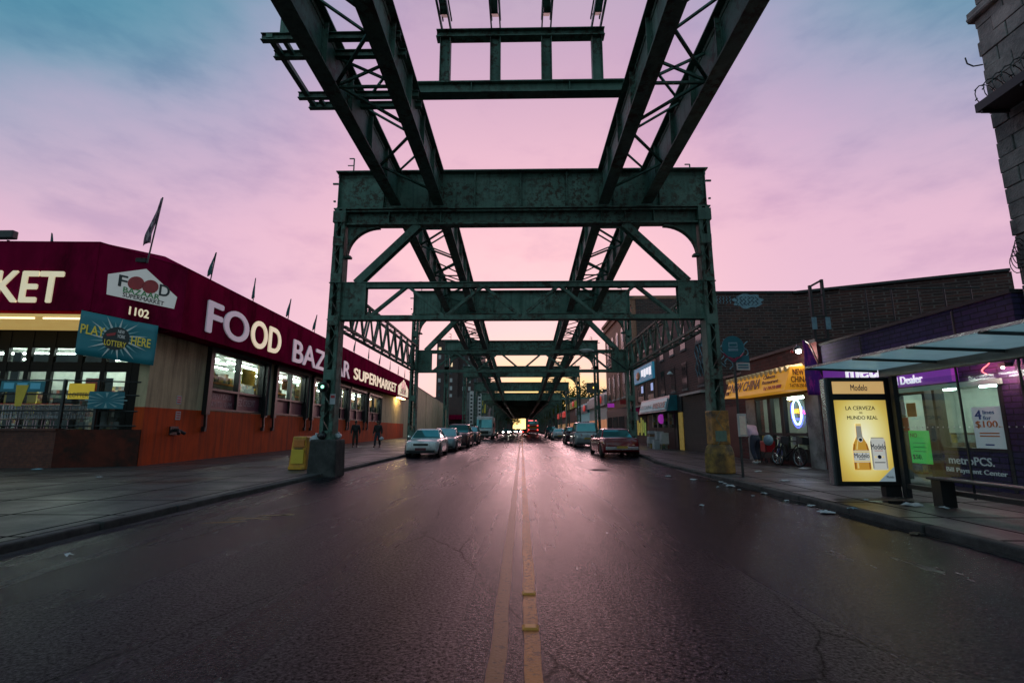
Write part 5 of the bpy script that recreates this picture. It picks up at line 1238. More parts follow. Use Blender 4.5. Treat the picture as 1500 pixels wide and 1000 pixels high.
# ----- orange brick corner building
ob_ = thing('orange_brick_building', 'tall orange brick corner building with arched windows down the street', 'building', (9.7, 50, 0))
m = MB(RF); m.box(43.0, 57.0, -8, .0, .13, 12.7); m.build('wall', M['orangebrick'], ob_)
m = MB(RF); m.box(42.9, 57.2, -8.1, .35, 12.702, 13.0); m.box(42.95, 57.1, .003, .18, 12.2, 12.69); m.build('cornice', M['orangebrick'], ob_)
MB().box(10.1, 14.6, 42.93, 42.99, .2, 12.68).build('side_wall', M['darkbrick'], ob_)
for z in (4.4, 8.4):
    for s in (44.0, 46.6, 49.2, 51.8, 54.4):
        f = MB(RF); poly = [(s, .004, z), (s + 1.2, .004, z)] + [(s + .6 + .6 * math.cos(a), .004, z + 2.2 + .4 * math.sin(a)) for a in [math.pi * k / 8 for k in range(9)]]
        f.prism(poly, (0, .04, 0)); wn = f.build('window', M['darkwin'], ob_)
        MB(RF).box(s - .1, s + 1.3, .004, .14, z - .16, z - .004).build('sill', M['offwhite'], wn)
        MB(RF).box(s + .05, s + .55, .045, .06, z + 1.2, z + 2.2).build('blind', M['paleblind'], wn)
m = MB(RF); m.box(43.2, 56.8, .004, .1, .16, 3.4); m.build('shopfront', M['black'], ob_)
for s in (44, 47.4, 50.6, 53.8): MB(RF).box(s, s + 2.4, .101, .12, .5, 2.6).build('shop_window', M['darkwin'], ob_)
for s in (45.5, 52): MB(RF).box(s, s + .08, .12, .8, 3.6, 4.0).build('hanging_sign', M['magenta'] if s > 50 else M['red'], ob_)
m = MB(RF); m.box(46, 50, .1, 1.1, 7.3, 7.36)
for k in range(9): m.box(46 + k * .49, 46.04 + k * .49, 1.06, 1.1, 7.36, 8.2)
m.box(46, 50, 1.06, 1.1, 8.2, 8.25); m.build('fire_escape', M['black'], ob_)
# ----- low shops farther down
def lowshop(y0, y1, h, mt, lab, sign, smt):
    t = thing('low_shop', lab, 'shop', (9.7, y0, 0)); MB(RF).box(y0, y1, -8, .0, .13, h).build('wall', M[mt], t)
    MB(RF).box(y0, y1, .003, .3, h - 1.5, h - .35).build('sign_band', M[sign], t)
    k = y0 + .5
    while k + 1.6 < y1: MB(RF).box(k, k + 1.6, .003, .06, .3, 2.5).build('shop_window', M[smt], t); k += 2.1
    MB(RF).ball((y0 + 3, .38, h - .75), 1.3, .08, .5).build('round_sign', M['signred'], t, True); return t
M['signred'] = lit('red_lit_sign', (.6, .05, .04), .5); M['warmwin'] = lit('warm_shop_window', (.75, .3, .15), .45)
lowshop(57.1, 72, 5.6, 'white', 'white low shop with a red sign right after the orange brick building', 'paleblind', 'warmwin')
lowshop(72.1, 88, 5.2, 'bluesign', 'pale blue low shop, second after the orange brick building', 'teal', 'darkwin')
lowshop(88.1, 108, 6.6, 'terracotta', 'warm coloured shop far down on the right before the trees', 'yellowbanner', 'warmwin')
lowshop(108.1, 135, 5.5, 'grey', 'grey low shop farthest down on the right', 'signred', 'darkwin')
for i, (x, z, w2, h2, lab) in enumerate(((14.6, 9.3, 2.6, 2.3, 'larger dark billboard with an amber light beyond the low shops'), (18.2, 9.2, 2.6, 1.0, 'small low billboard right of the larger one'))):
    t = thing('billboard', lab, 'billboard', (x, 112, 4.5)); MB().box(x, x + w2, 112, 112.3, z, z + h2).build('panel', M['darkconc'], t)
    m = MB()
    for e in (.4, w2 - .4): m.tube((x + e, 112.15, 5), (x + e, 112.15, z), .1, 6)
    m.build('post', M['black'], t)
    if i == 0: MB().ball((x + 1.6, 111.8, z + 1.2), .22).build('amber_light', glow('amber_lamp', (1, .6, .1), 3), t)
t = thing('overpass', 'dark cross street overpass behind the billboards', 'overpass', (14, 124, 0))
MB().box(7, 40, 124, 126, 8.6, 9.1).build('girder', M['steel'], t)
for x in (12, 20, 28): MB().box(x, x + .5, 124.4, 125.4, 0, 8.6).build('pier', M['steel'], t)
# ----- tower at the right edge
tw = thing('stone_tower', 'grey rock faced block corner of a tall building at the right edge', 'building', (9.75, 5, 0))
m = MB(); m.box(9.86, 20, -10, 9.56, .1, 10.05); m.box(9.87, 20, -10, 9.5, 10.04, 15); z = .15; k = 0
while z < 10.0:
    L = .62 if k % 2 else .34; y = 9.6 + rnd.uniform(-.02, .02)
    m.box(9.80 + rnd.uniform(-.015, .02), 9.9, y - L + .012, y, z + .006, z + .328); yy = y - L
    while yy > 2:
        m.box(9.80 + rnd.uniform(-.012, .025), 9.9, yy - .606, yy - .006, z + .006, z + .328); yy -= .612
    z += .335; k += 1
z = 10.35; k = 0
while z < 13.5:
    yy = 9.5; 
    while yy > 4:
        m.box(9.80 + rnd.uniform(-.012, .025), 9.9, yy - .606, yy, z + .006, z + .328); yy -= .612
    z += .335; k += 1
M['rock'] = surf('grey_rock_faced_stone', (.36, .32, .30), (.20, .185, .18), rough=.9, scale=2.6, bump=1.0, bscale=22, dirt=(.09, .085, .085))
m.build('wall', M['rock'], tw, bevel=.012)
c = MB(); c.box(9.74, 20, -10, 9.68, 10.06, 10.29); c.tube((9.75, -10, 10.12), (9.75, 9.66, 10.12), .06, 8); c.build('cornice', M['rock'], tw)
t = thing('barbed_coil', 'black razor wire coil on a bracket on the grey stone tower', 'razor wire', (9.6, 8.6, 7.9))
m = MB(); m.box(9.2, 9.78, 5.5, 9.3, 7.68, 7.74); m.box(9.2, 9.24, 5.5, 9.3, 7.74, 7.86)
for y in (9.2, 8.4, 7.6, 6.8): m.box(9.22, 9.76, y - .02, y + .02, 7.62, 7.68)
m.build('bracket', M['black'], t)
pts = [(9.48 + .27 * math.cos(i * .42), 9.35 - i * .0125, 8.02 + .30 * math.sin(i * .42)) for i in range(260)]
m = MB(); m.path(pts, .011, 4)
for i in range(0, 260, 2): p = pts[i]; m.bar((p[0] - .03, p[1], p[2] - .03), (p[0] + .03, p[1] + .01, p[2] + .03), .01, .022)
m.build('coil', M['black'], t)
t = thing('hook_conduit', 'thin curved conduit hook sticking out of the stone tower', 'conduit', (9.7, 9.6, 9.2))
MB().path([(9.8, 9.58, 9.0), (9.62, 9.6, 8.98), (9.52, 9.62, 9.06), (9.5, 9.62, 9.2)], .014, 6).build('tube', M['black'], t)
t = thing('barbed_coil', 'small loose wire coil low on the stone tower above the phone shop', 'razor wire', (9.75, 9.5, 4.8))
MB().path([(9.74 + .12 * math.cos(i * .5), 9.6 - i * .003, 4.55 + i * .006 + .2 * math.sin(i * .5)) for i in range(60)], .01, 4).build('coil', M['black'], t)
# ----- frame and fence on the restaurant roof
t = thing('roof_frame', 'tall dark steel frame standing on the restaurant roof', 'steel frame', (12.1, 20, 4.3))
m = MB()
for x, z1_ in ((11.85, 7.2), (12.35, 7.45)): m.box(x - .05, x + .05, 19.95, 20.05, 4.3, z1_)
m.bar((11.85, 20, 7.15), (12.35, 20, 7.42), .08, .08); m.bar((11.85, 20, 6.75), (12.35, 20, 6.8), .05, .05); m.bar((11.85, 20, 5.9), (12.35, 20, 5.9), .05, .05); m.build('upright', M['black'], t)
for x in (11.75, 12.3): MB().box(x, x + .18, 19.9, 19.94, 5.35, 5.85).build('blue_plate', M['graff'], t)
t = thing('roof_fence', 'thin pipe fence crossing the roof in front of the dark brick wall', 'fence', (15, 19, 4.3))
m = MB(); m.tube((12.4, 19.0, 6.75), (17.2, 18.4, 6.62), .025, 6); m.tube((12.4, 19.0, 5.5), (17.2, 18.4, 5.4), .018, 6); m.build('rail', M['black'], t)
for k in range(5): f = k / 4; MB().tube((13.3 + 3.6 * f, 18.9 - .45 * f, 4.0), (13.3 + 3.6 * f, 18.9 - .45 * f, 6.72), .03, 6).build('post', M['black'], t)
sheet('roof', 9.95, 24, 9.8, 24.9, 3.98, M['darkconc'])
# ------------------------------------------------------------------ bus shelter with lit advertising panel
bs = thing('bus_shelter', 'glass bus shelter with a pale teal roof and a bench, right foreground', 'bus shelter', (6.6, 8, .15))
XF, XB = 5.72, 7.15
YS = [10.05, 8.6, 7.38, 6.2, 5.0]
for a, b in zip(YS, YS[1:]):
    m = MB(); m.hexa([(XF, b + .02, 2.60), (XB - .06, b + .02, 2.55), (XB - .06, a - .02, 2.55), (XF, a - .02, 2.60), (XF, b + .02, 2.615), (XB - .06, b + .02, 2.565), (XB - .06, a - .02, 2.565), (XF, a - .02, 2.615)])
    m.build('roof_pane', M['roofglass'], bs)
for k, y in enumerate(YS): MB().bar((XF - .02, y, 2.60), (XB - .05, y, 2.545), .045, .07).build('roof_bar', M['black'], bs)
m = MB(); m.box(XF - .02, XF, 5.0, 10.07, 2.585, 2.625); m.build('roof_edge', M['chrome'], bs)
M['galv'] = surf('brushed_grey_steel', (.26, .25, .23), (.18, .17, .16), rough=.4, metal=.6)
MB().box(XB - .06, XB + .06, 5.0, 10.0, 2.40, 2.56).build('rear_beam', M['galv'], bs, bevel=.01)
for y in (9.72, 5.1): MB().box(XB - .05, XB + .05, y - .05, y + .05, .15, 2.40).build('post', M['dark'], bs)
yy = [9.66, 8.3, 7.25, 6.2, 5.16]
for a, b in zip(yy, yy[1:]):
    g = MB().box(XB - .006, XB + .006, b + .015, a - .015, .42, 2.28).build('rear_pane', M['shelterglass'], bs)
    d = MB(); k = b + .06
    while k < a - .03: d.box(XB - .009, XB - .0065, k, k + .022, 1.42, 1.442); k += .11
    d.build('dot_row', M['offwhite'], g)
for y in yy[1:-1]: MB().box(XB - .012, XB + .012, y - .012, y + .012, .3, 2.40).build('mullion', M['dark'], bs)
MB().box(XB - .03, XB + .03, 5.1, 9.7, .32, .40).build('bottom_rail', M['dark'], bs)
b_ = MB(); b_.box(6.80, 7.08, 5.3, 8.8, .57, .61); bn = b_.build('bench', M['dark'], bs, bevel=.015)
for y in (8.6, 6.9, 5.5): MB().box(6.82, 7.05, y - .07, y + .12, .15, .568).build('bench_leg', M['black'], bn)
ad = MB(); ad.box(5.95, 7.18, 9.83, 9.99, .34, 2.39); pan = ad.build('ad_panel', M['black'], bs, bevel=.012)
m = MB(); m.box(5.95, 6.03, 9.80, 9.83, .36, 2.37); m.box(7.03, 7.18, 9.80, 9.83, .36, 2.37); m.box(6.03, 7.03, 9.80, 9.83, .36, .43); m.box(6.03, 7.03, 9.80, 9.83, 1.95, 2.07); m.box(6.03, 7.03, 9.80, 9.83, 2.31, 2.37); m.build('panel_frame', M['blackm'], pan)
MB().box(5.9, 5.948, 9.84, 9.98, .36, 2.36).build('edge_strip', M['chrome'], pan)
MB().box(6.85, 7.14, 9.84, 9.98, .15, .338).build('panel_foot', M['black'], pan)
def adposter():
    m, nt, out = newmat('lit_yellow_poster'); b = N(nt, 'ShaderNodeBsdfPrincipled')
    g = nt.nodes.new('ShaderNodeNewGeometry'); mp = N(nt, 'ShaderNodeMapping'); mp.vector_type = 'POINT'
    mp.inputs['Location'].default_value = (-6.53 * 1.35, 0, -1.25 * .85); mp.inputs['Scale'].default_value = (1.35, 0, .85); nt.links.new(g.outputs['Position'], mp.inputs[0])
    gr = N(nt, 'ShaderNodeTexGradient', gradient_type='SPHERICAL'); nt.links.new(mp.outputs[0], gr.inputs[0])
    c = ramp(nt, gr.outputs['Fac'], [(.0, (.42, .25, .04)), (.3, (.64, .47, .10)), (.62, (.82, .72, .30)), (1, (.94, .90, .66))])
    nt.links.new(c, b.inputs['Base Color']); nt.links.new(c, b.inputs['Emission Color']); b.inputs['Emission Strength'].default_value = .78; b.inputs['Roughness'].default_value = .3
    nt.links.new(b.outputs[0], out.inputs[0]); return m
po = MB().box(6.03, 7.03, 9.815, 9.829, .43, 1.95).build('poster', adposter(), pan)
hd = MB().box(6.03, 7.03, 9.815, 9.829, 2.07, 2.31).build('header_panel', lit('lit_cream_header', (.78, .5, .2), .62, (.72, .42, .15)), pan)
M['navyink'] = surf('dark_blue_ink', (.01, .04, .12), rough=.4); M['greenink'] = surf('dark_green_ink', (.02, .06, .03), rough=.4)
AX = Vector((1, 0, 0)); MB_ = MB
text('lettering', 'Modelo', M['navyink'], hd, (6.39, 9.813, 2.13), AX, ZU, .32, .12, .004, .01)
text('lettering', 'LA CERVEZA', M['greenink'], po, (6.25, 9.813, 1.76), AX, ZU, .56, .075, .004, .012)
text('lettering', 'DEL', M['greenink'], po, (6.5, 9.813, 1.69), AX, ZU, .07, .035, .004, .005)
text('lettering', 'MUNDO REAL', M['greenink'], po, (6.26, 9.813, 1.58), AX, ZU, .58, .07, .004, .012)
bx, y0 = 6.45, 9.812
def prof(pts, cx): return [(cx + x, y0, z) for x, z in pts] + [(cx - x, y0, z) for x, z in reversed(pts)]
M['beer'] = lit('golden_bottle_print', (.62, .26, .03), .55, (.72, .42, .06)); M['label'] = lit('white_label_print', (.75, .74, .68), .5); M['foilp'] = lit('grey_foil_print', (.5, .47, .4), .4)
MB().prism(prof([(.15, .64), (.155, .68), (.155, 1.0), (.13, 1.12), (.055, 1.26), (.05, 1.46)], bx), (0, -.004, 0)).build('bottle_print', M['beer'], po)
MB().prism(prof([(.062, 1.2), (.05, 1.3), (.045, 1.46)], bx), (0, -.006, 0)).build('foil_print', M['foilp'], po)
MB().prism(prof([(.15, .78), (.15, 1.0)], bx), (0, -.007, 0)).build('label_print', M['label'], po)
MB().lathe([(.045, 0), (.045, -.007), (0, -.007)], (bx + .01, y0, 1.2), 14, 'y').build('round_label', M['label'], po)
M['amberdark'] = lit('dark_amber_print', (.36, .12, .015), .5, (.5, .2, .02)); M['amberlight'] = lit('pale_amber_print', (.9, .66, .22), .6); M['redprint'] = lit('red_print_band', (.45, .05, .04), .5)
for sg in (-1, 1): MB().prism([(bx + sg * .152, y0, .66), (bx + sg * .118, y0, .66), (bx + sg * .118, y0, 1.0), (bx + sg * .098, y0, 1.12), (bx + sg * .128, y0, 1.12), (bx + sg * .152, y0, 1.0)], (0, -.0055, 0)).build('bottle_edge_print', M['amberdark'], po)
MB().prism([(bx - .09, y0, 1.02), (bx - .06, y0, 1.02), (bx - .03, y0, 1.2), (bx - .045, y0, 1.2)], (0, -.0058, 0)).build('highlight_print', M['amberlight'], po)
MB().prism([(bx - .1, y0, .67), (bx - .07, y0, .67), (bx - .07, y0, .77), (bx - .1, y0, .77)], (0, -.0058, 0)).build('highlight_print', M['amberlight'], po)
MB().prism(prof([(.052, 1.462), (.05, 1.5)], bx), (0, -.006, 0)).build('cap_print', M['amberlight'], po)
MB().prism(prof([(.15, .965), (.15, .985)], bx), (0, -.0085, 0)).build('label_band', M['amberlight'], po); MB().prism(prof([(.15, .79), (.15, .81)], bx), (0, -.0085, 0)).build('label_band', M['amberlight'], po)
MB().prism(prof([(.06, .83), (.06, .84)], bx), (0, -.0085, 0)).build('label_small_print', M['navyink'], po)
MB().lathe([(.03, 0), (.03, -.004), (0, -.004)], (bx + .01, y0 - .006, 1.2), 12, 'y').build('crest_print', M['navyink'], po)
MB().lathe([(.5, 0), (.5, -.001), (0, -.001)], (6.62, y0 + .003, .640), 24, 'y') if False else None
cx = 6.78
MB().prism(prof([(.13, .64), (.145, .67), (.145, 1.17), (.125, 1.22)], cx), (0, -.004, 0)).build('can_print', M['label'], po)
MB().prism(prof([(.125, 1.222), (.12, 1.245)], cx), (0, -.004, 0)).build('can_rim', M['foilp'], po)
text('lettering', 'Modelo', M['navyink'], po, (bx - .14, 9.804, .86), AX, ZU, .28, .09, .003, .012)
text('lettering', 'Modelo', M['navyink'], po, (cx - .14, 9.807, 1.02), AX, ZU, .28, .1, .003, .012)
MB().lathe([(.035, 0), (.035, -.004), (0, -.004)], (cx, 9.807, .88), 14, 'y').build('can_crest', M['navyink'], po)
for sg in (-1, 1):
    MB().prism([(cx + sg * .143, y0, .67), (cx + sg * .115, y0, .67), (cx + sg * .115, y0, 1.17), (cx + sg * .143, y0, 1.17)], (0, -.0048, 0)).build('can_edge_print', M['foilp'], po)
    MB().lathe([(.016, 0), (.016, -.004), (0, -.004)], (cx + sg * .07, 9.807, .88), 10, 'y').build('can_medal_print', M['amberlight'], po)
MB().prism(prof([(.08, .99), (.08, 1.0)], cx), (0, -.0055, 0)).build('can_small_print', M['redprint'], po); MB().prism(prof([(.1, .77), (.1, .785)], cx), (0, -.0055, 0)).build('can_small_print', M['navyink'], po)
MB().prism([(7.03, 9.814, .43), (6.72, 9.814, .43), (7.03, 9.814, .7)], (0, -.004, 0)).build('corner_print', lit('pale_blue_print_corner', (.35, .45, .5), .4), po)
text('lettering', 'Modelo', M['navyink'], po, (6.87, 9.809, .49), AX, ZU, .14, .045, .002, .005)
# ------------------------------------------------------------------ bus stop sign
bp = thing('bus_stop_sign', 'dark bus stop pole with a round teal sign and a timetable box', 'bus stop sign', (5.83, 13.65, .15))
MB().tube((5.83, 13.65, .15), (5.83, 13.65, 3.42), .035, 8).build('pole', M['black'], bp)
M['tealsign'] = surf('teal_sign_enamel', (.015, .15, .19), (.01, .12, .15), rough=.4)
o = MB().lathe([(.30, -.012), (.30, .012), (0, .012)], (5.8, 13.60, 3.62), 28, 'y').build('round_sign', M['tealsign'], bp)
m = MB(); m.box(5.68, 5.92, 13.582, 13.587, 3.6, 3.74); m.box(5.67, 5.93, 13.582, 13.587, 3.5, 3.57); m.build('bus_pictogram', M['graff'], o)
m = MB(); m.box(5.7, 5.9, 13.577, 13.581, 3.63, 3.7); m.build('pictogram_window', M['tealsign'], o)
M['pinkrib'] = surf('faded_pink_sign', (.35, .04, .10), rough=.5)
pts = [(5.8 + .3 * math.cos(a), 13.6, 3.58 + .3 * math.sin(a)) for a in [math.pi * (1.15 + .7 * k / 10) for k in range(11)]]
m = MB()
for p, q in zip(pts, pts[1:]): m.bar(p, q, .02, .07, up=(0, 1, 0))
m.bar((5.68, 13.6, 3.33), (5.8, 13.6, 3.22), .02, .06); m.bar((5.92, 13.6, 3.33), (5.8, 13.6, 3.22), .02, .06); m.build('ribbon', M['pinkrib'], bp)
MB().box(5.88, 6.24, 13.64, 13.66, 3.2, 3.38).build('route_plate', M['tealsign'], bp)
o = MB().box(5.88, 6.24, 13.64, 13.66, 2.98, 3.18).build('route_plate', M['offwhite'], bp)
for k in range(2): MB().box(5.92, 6.2, 13.634, 13.639, 3.03 + k * .07, 3.07 + k * .07).build('printing', M['teal'], o)
o = MB().box(5.76, 5.98, 13.52, 13.6, 1.2, 1.8).build('timetable_box', M['offwhite'], bp, bevel=.01)
MB().box(5.79, 5.95, 13.512, 13.519, 1.25, 1.74).build('timetable', surf('cream_timetable', (.85, .75, .6), (.8, .6, .5), rough=.5, scale=12), o)
# white street sign on a pole farther on
t = thing('street_sign', 'small white parking sign on a thin pole behind the maroon sedan', 'street sign', (5.75, 26.6, .15))
MB().tube((5.9, 26.6, .15), (5.9, 26.6, 2.3), .03, 6).build('pole', M['dark'], t); MB().box(5.72, 6.12, 26.55, 26.57, 1.85, 2.3).build('plate', M['offwhite'], t)
# ------------------------------------------------------------------ vehicles
M['carglass'] = surf('painted_sky_car_glass', (.08, .27, .29), (.13, .36, .38), rough=.05, metal=.6, scale=.8)  # teal sky reflection put into the glass colour
M['headlamp'] = surf('clear_headlamp', (.3, .33, .33), rough=.12); M['taillamp'] = surf('red_tail_lamp', (.25, .01, .012), rough=.15)
M['plate'] = surf('yellow_number_plate', (.45, .28, .05), rough=.5); M['whiteplate'] = surf('maroon_number_plate', (.12, .02, .03), rough=.5)
def paint(name, c, metal=.0, rough=.25): return surf(name, c, tuple(x * .85 for x in c), rough=rough, metal=metal, coat=.6, dirt=tuple(x * .55 + .01 for x in c), dscale=1.4)
def lerp_tab(tab, y):
    for (a, va), (b, vb) in zip(tab, tab[1:]):
        if a <= y <= b: 
            f = (y - a) / (b - a); f = f * f * (3 - 2 * f); return va + (vb - va) * f
    return tab[0][1] if y < tab[0][0] else tab[-1][1]
def make_car(name, label, cat, P, body, front_plate=True, lights=None, parts=True):
    """length along y, front at -y"""
    L, W, H = P['L'], P['W'], P['H']; h = L / 2; wr = P.get('wr', .31); axf, axr = -h + P.get('fo', .85), h - P.get('ro', .95)
    belt = P['belt']; hood = P['hood']; cowl, tail = P['cowl'], P['tail']; trunk = P['trunk']
    t = thing(name, label, cat)
    top = [(-h, hood - .16), (-h + .18, hood - .05), (-h + .5, hood), (cowl, belt - .02), (cowl + .3, belt), (tail - .2, belt + .02), (tail, trunk + .02), (h - .35, trunk), (h - .08, trunk - .04), (h, trunk - .16)]
    wid = [(-h, .74), (-h + .15, .88), (-h + .6, .97), (cowl, 1.0), (tail, 1.0), (h - .4, .96), (h - .12, .9), (h, .78)]
    m = MB(); ys = []; n = 46
    for i in range(n + 1): ys.append(-h + L * i / n)
    rings = []
    for y in ys:
        tp = lerp_tab(top, y); w2 = W / 2 * lerp_tab(wid, y)
        lo = .30 if abs(y) > h - .12 else .2
        arch = lo
        for ax in (axf, axr):
            dd = abs(y - ax)
            if dd < wr + .09: arch = max(arch, wr * .95 + math.sqrt(max(0, (wr + .09) ** 2 - dd * dd)))
        arch = min(arch, tp - .12); s1 = min(max(arch, lo + .14), tp - .11)
        mid = max(tp - .26, s1 + .02)
        mid = min(mid, tp - .1)
        rings.append([(0, y, lo), (w2 * .72, y, lo), (w2 * .74, y, max(arch - .01, lo + .01)), (w2 * .985, y, arch), (w2, y, s1 + .005), (w2 * .995, y, mid), (w2 * .965, y, tp - .07), (w2 * .88, y, tp - .012), (w2 * .5, y, tp + .012), (0, y, tp + .02)])
    full = []
    for r in rings: full.append(r + [(-x, y, z) for x, y, z in reversed(r[1:-1])])
    k = len(full[0]); vs = [p for r in full for p in r]; fs = []
    for i in range(n):
        for j in range(k): fs.append((i * k + j, i * k + (j + 1) % k, (i + 1) * k + (j + 1) % k, (i + 1) * k + j))
    fs += [tuple(range(k)), tuple(range(n * k, (n + 1) * k))]
    m.add(vs, fs)
    bd = m.build('body', body, t, True)
    # greenhouse
    b0 = [(W / 2 * .9, cowl, belt - .03), (W / 2 * .93, (cowl + tail) / 2, belt - .01), (W / 2 * .88, tail, belt)]
    rf, rr = P['rf'], P['rr']; rw = W / 2 * P.get('rw', .72)
    r0 = [(rw * .93, rf, H - .05), (rw, (rf + rr) / 2, H - .015), (rw * .95, rr, H - .05)]
    g = MB()
    bl = b0 + [(-x, y, z) for x, y, z in reversed(b0)]; tl = r0 + [(-x, y, z) for x, y, z in reversed(r0)]
    tc_ = [(x * .6, y + (.12 if y < (rf + rr) / 2 - .01 else -.12 if y > (rf + rr) / 2 + .01 else 0), H) for x, y, z in tl]
    vs = bl + tl + tc_; fs = []
    for j in range(6): fs.append((j, (j + 1) % 6, 6 + (j + 1) % 6, 6 + j)); fs.append((6 + j, 6 + (j + 1) % 6, 12 + (j + 1) % 6, 12 + j))
    fs += [tuple(range(5, -1, -1)), tuple(range(12, 18))]
    cab = g.add(vs, fs).build('cabin', body, t, bevel=.025)
    def pane(nm, q, ins=(.07, .09), off=.012, n_=None):
        a, b, c, d = [Vector(p) for p in q]    # a b bottom, c d top (c above b)
        nrm = (b - a).cross(d - a).normalized()
        ce = (a + b + c + d) / 4
        if nrm.dot(ce - Vector((0, 0, belt))) < 0: nrm = -nrm
        def P2(u, v): return a.lerp(b, u).lerp(d.lerp(c, u), v) + nrm * off
        lw = (b - a).length; hh = (d - a).length; iu, iv = ins[0] / lw, ins[1] / hh
        mm = MB(); mm.prism([P2(iu, iv), P2(1 - iu, iv), P2(1 - iu, 1 - iv), P2(iu, 1 - iv)], -nrm * .02)
        return mm.build(nm, M['carglass'], t)
    if P.get('panes', True):
        pane('windshield', ((-b0[0][0], b0[0][1], b0[0][2]), b0[0], r0[0], (-r0[0][0], r0[0][1], r0[0][2])), (.05, .05))
        pane('rear_window', ((-b0[2][0], b0[2][1], b0[2][2]), b0[2], r0[2], (-r0[2][0], r0[2][1], r0[2][2])), (.07, .07))
        for s in (-1, 1):
            f = lambda p: (s * p[0], p[1], p[2])
            pane('side_window', (f(b0[0]), f(b0[1]), f(r0[1]), f(r0[0])), (.11, .06)); pane('side_window', (f(b0[1]), f(b0[2]), f(r0[2]), f(r0[1])), (.11, .06))
    for ax in (axf, axr):
        for s in (-1, 1):
            x = s * (W / 2 - .115)
            ty = MB().lathe([(wr * .62, -.1), (wr * .96, -.1), (wr, -.07), (wr, .07), (wr * .96, .1), (wr * .62, .1)], (x, ax, wr), 22, 'x').build('wheel', M['rubber'], t, True)
            MB().lathe([(wr * .63, s * .075), (wr * .55, s * .09), (wr * .2, s * .07), (0, s * .085)] if s > 0 else [(0, -.085), (wr * .2, -.07), (wr * .55, -.09), (wr * .63, -.075)], (x, ax, wr), 14, 'x').build('rim', M['chrome'], ty)
    wf = W / 2
    if parts:
        zl = hood - .2
        for s in (-1, 1):
            MB().hexa([(s * wf * .48, -h - .012, zl - .075), (s * wf * .82, -h + .10, zl - .075), (s * wf * .82, -h + .16, zl - .075), (s * wf * .48, -h + .1, zl - .075), (s * wf * .48, -h + .02, zl + .07), (s * wf * .82, -h + .13, zl + .07), (s * wf * .82, -h + .2, zl + .07), (s * wf * .48, -h + .1, zl + .07)]).build('headlight', lights or M['headlamp'], t)
            zt = trunk - .18
            MB().hexa([(s * wf * .42, h - .08, zt - .08), (s * wf * .82, h - .16, zt - .08), (s * wf * .82, h - .05, zt - .08), (s * wf * .42, h + .014, zt - .08), (s * wf * .42, h - .1, zt + .06), (s * wf * .82, h - .18, zt + .06), (s * wf * .82, h - .08, zt + .06), (s * wf * .42, h - .0, zt + .06)]).build('taillight', M['taillamp'], t)
            MB().ball((s * (wf + .07), cowl + .42, belt + .06), .09, .07, .065, 10, 6).build('mirror', body, t, True)
            MB().box(min(s * wf * .985, s * (wf + .018)), max(s * wf * .985, s * (wf + .018)), .35, .5, belt - .16, belt - .13).build('door_handle', M['dark'], t)
        MB().box(-wf * .42, wf * .42, -h - .018, -h + .08, zl - .06, zl + .045).build('grille', M['black'], t)
        MB().box(-wf * .8, wf * .8, -h - .02, -h + .06, .26, .36).build('lower_intake', M['black'], t, bevel=.02)
        MB().box(-wf * .84, wf * .84, h - .05, h + .035, .36, .52).build('rear_bumper', P.get('bumper', M['dark']), t, bevel=.02)
        MB().box(-.26, .26, -h - .03, -h - .018, .34, .46).build('number_plate', M['whiteplate'] if front_plate else M['dark'], t)
        MB().box(-.26, .26, h + .036, h + .046, trunk - .5, trunk - .38).build('number_plate', M['plate'], t)
    return t
SED = dict(L=4.4, W=1.68, H=1.36, belt=.9, hood=.82, trunk=.92, cowl=-.85, tail=1.3, rf=-.25, rr=.75)
SED2 = dict(L=4.6, W=1.76, H=1.42, belt=.93, hood=.84, trunk=.97, cowl=-.95, tail=1.45, rf=-.2, rr=.8)
BIG = dict(L=5.2, W=1.86, H=1.38, belt=.9, hood=.86, trunk=.93, cowl=-.8, tail=1.5, rf=-.15, rr=.95, wr=.32)
SUV = dict(L=4.7, W=1.86, H=1.78, belt=1.12, hood=1.08, trunk=1.1, cowl=-.95, tail=2.22, rf=-.35, rr=1.95, wr=.37, rw=.8)
def put(c, x, y, rz=0):
    c.location = (x, y, ZR); c.rotation_euler = (0, 0, R(rz)); return c
put(make_car('parked_car', 'white sedan, nearest of the cars parked on the left', 'car', SED, paint('white_car_paint', (.8, .82, .83))), -4.86, 26.4, 1)
put(make_car('parked_car', 'silver blue sedan parked behind the white sedan', 'car', SED2, paint('silver_blue_car_paint', (.33, .42, .45), .3)), -4.86, 32.6, 1)
put(make_car('parked_car', 'dark red wagon parked third in the left row', 'car', dict(SUV, H=1.72), paint('dark_red_car_paint', (.11, .035, .04))), -4.76, 38.6, 1)
put(make_car('parked_car', 'dark grey car parked between the red wagon and the white van', 'car', dict(SUV, H=1.6, W=1.8), paint('dark_grey_car_paint', (.05, .055, .06))), -4.75, 46.5, 1)
put(make_car('parked_car', 'maroon sedan seen from behind, nearest car parked on the right', 'car', dict(BIG, bumper=M['chrome']), paint('maroon_car_paint', (.19, .006, .014))), 4.80, 27.0, 180)
M['greybump'] = surf('grey_bumper', (.2, .21, .22), rough=.4)
put(make_car('parked_car', 'silver suv seen from behind, parked ahead of the maroon sedan', 'car', dict(SUV, W=1.95, H=1.85, bumper=M['greybump']), paint('silver_car_paint', (.36, .39, .42), .3)), 4.92, 40.2, 180)
put(make_car('parked_car', 'dark hatchback parked just ahead of the silver suv on the right', 'car', dict(SUV, L=4.1, H=1.55, W=1.75), paint('dark_plum_car_paint', (.09, .03, .05))), 4.85, 48.0, 180)
put(make_car('parked_car', 'white sedan seen from behind, parked farther on the right', 'car', SED2, paint('pale_car_paint', (.55, .57, .6))), 4.75, 65.5, 180)
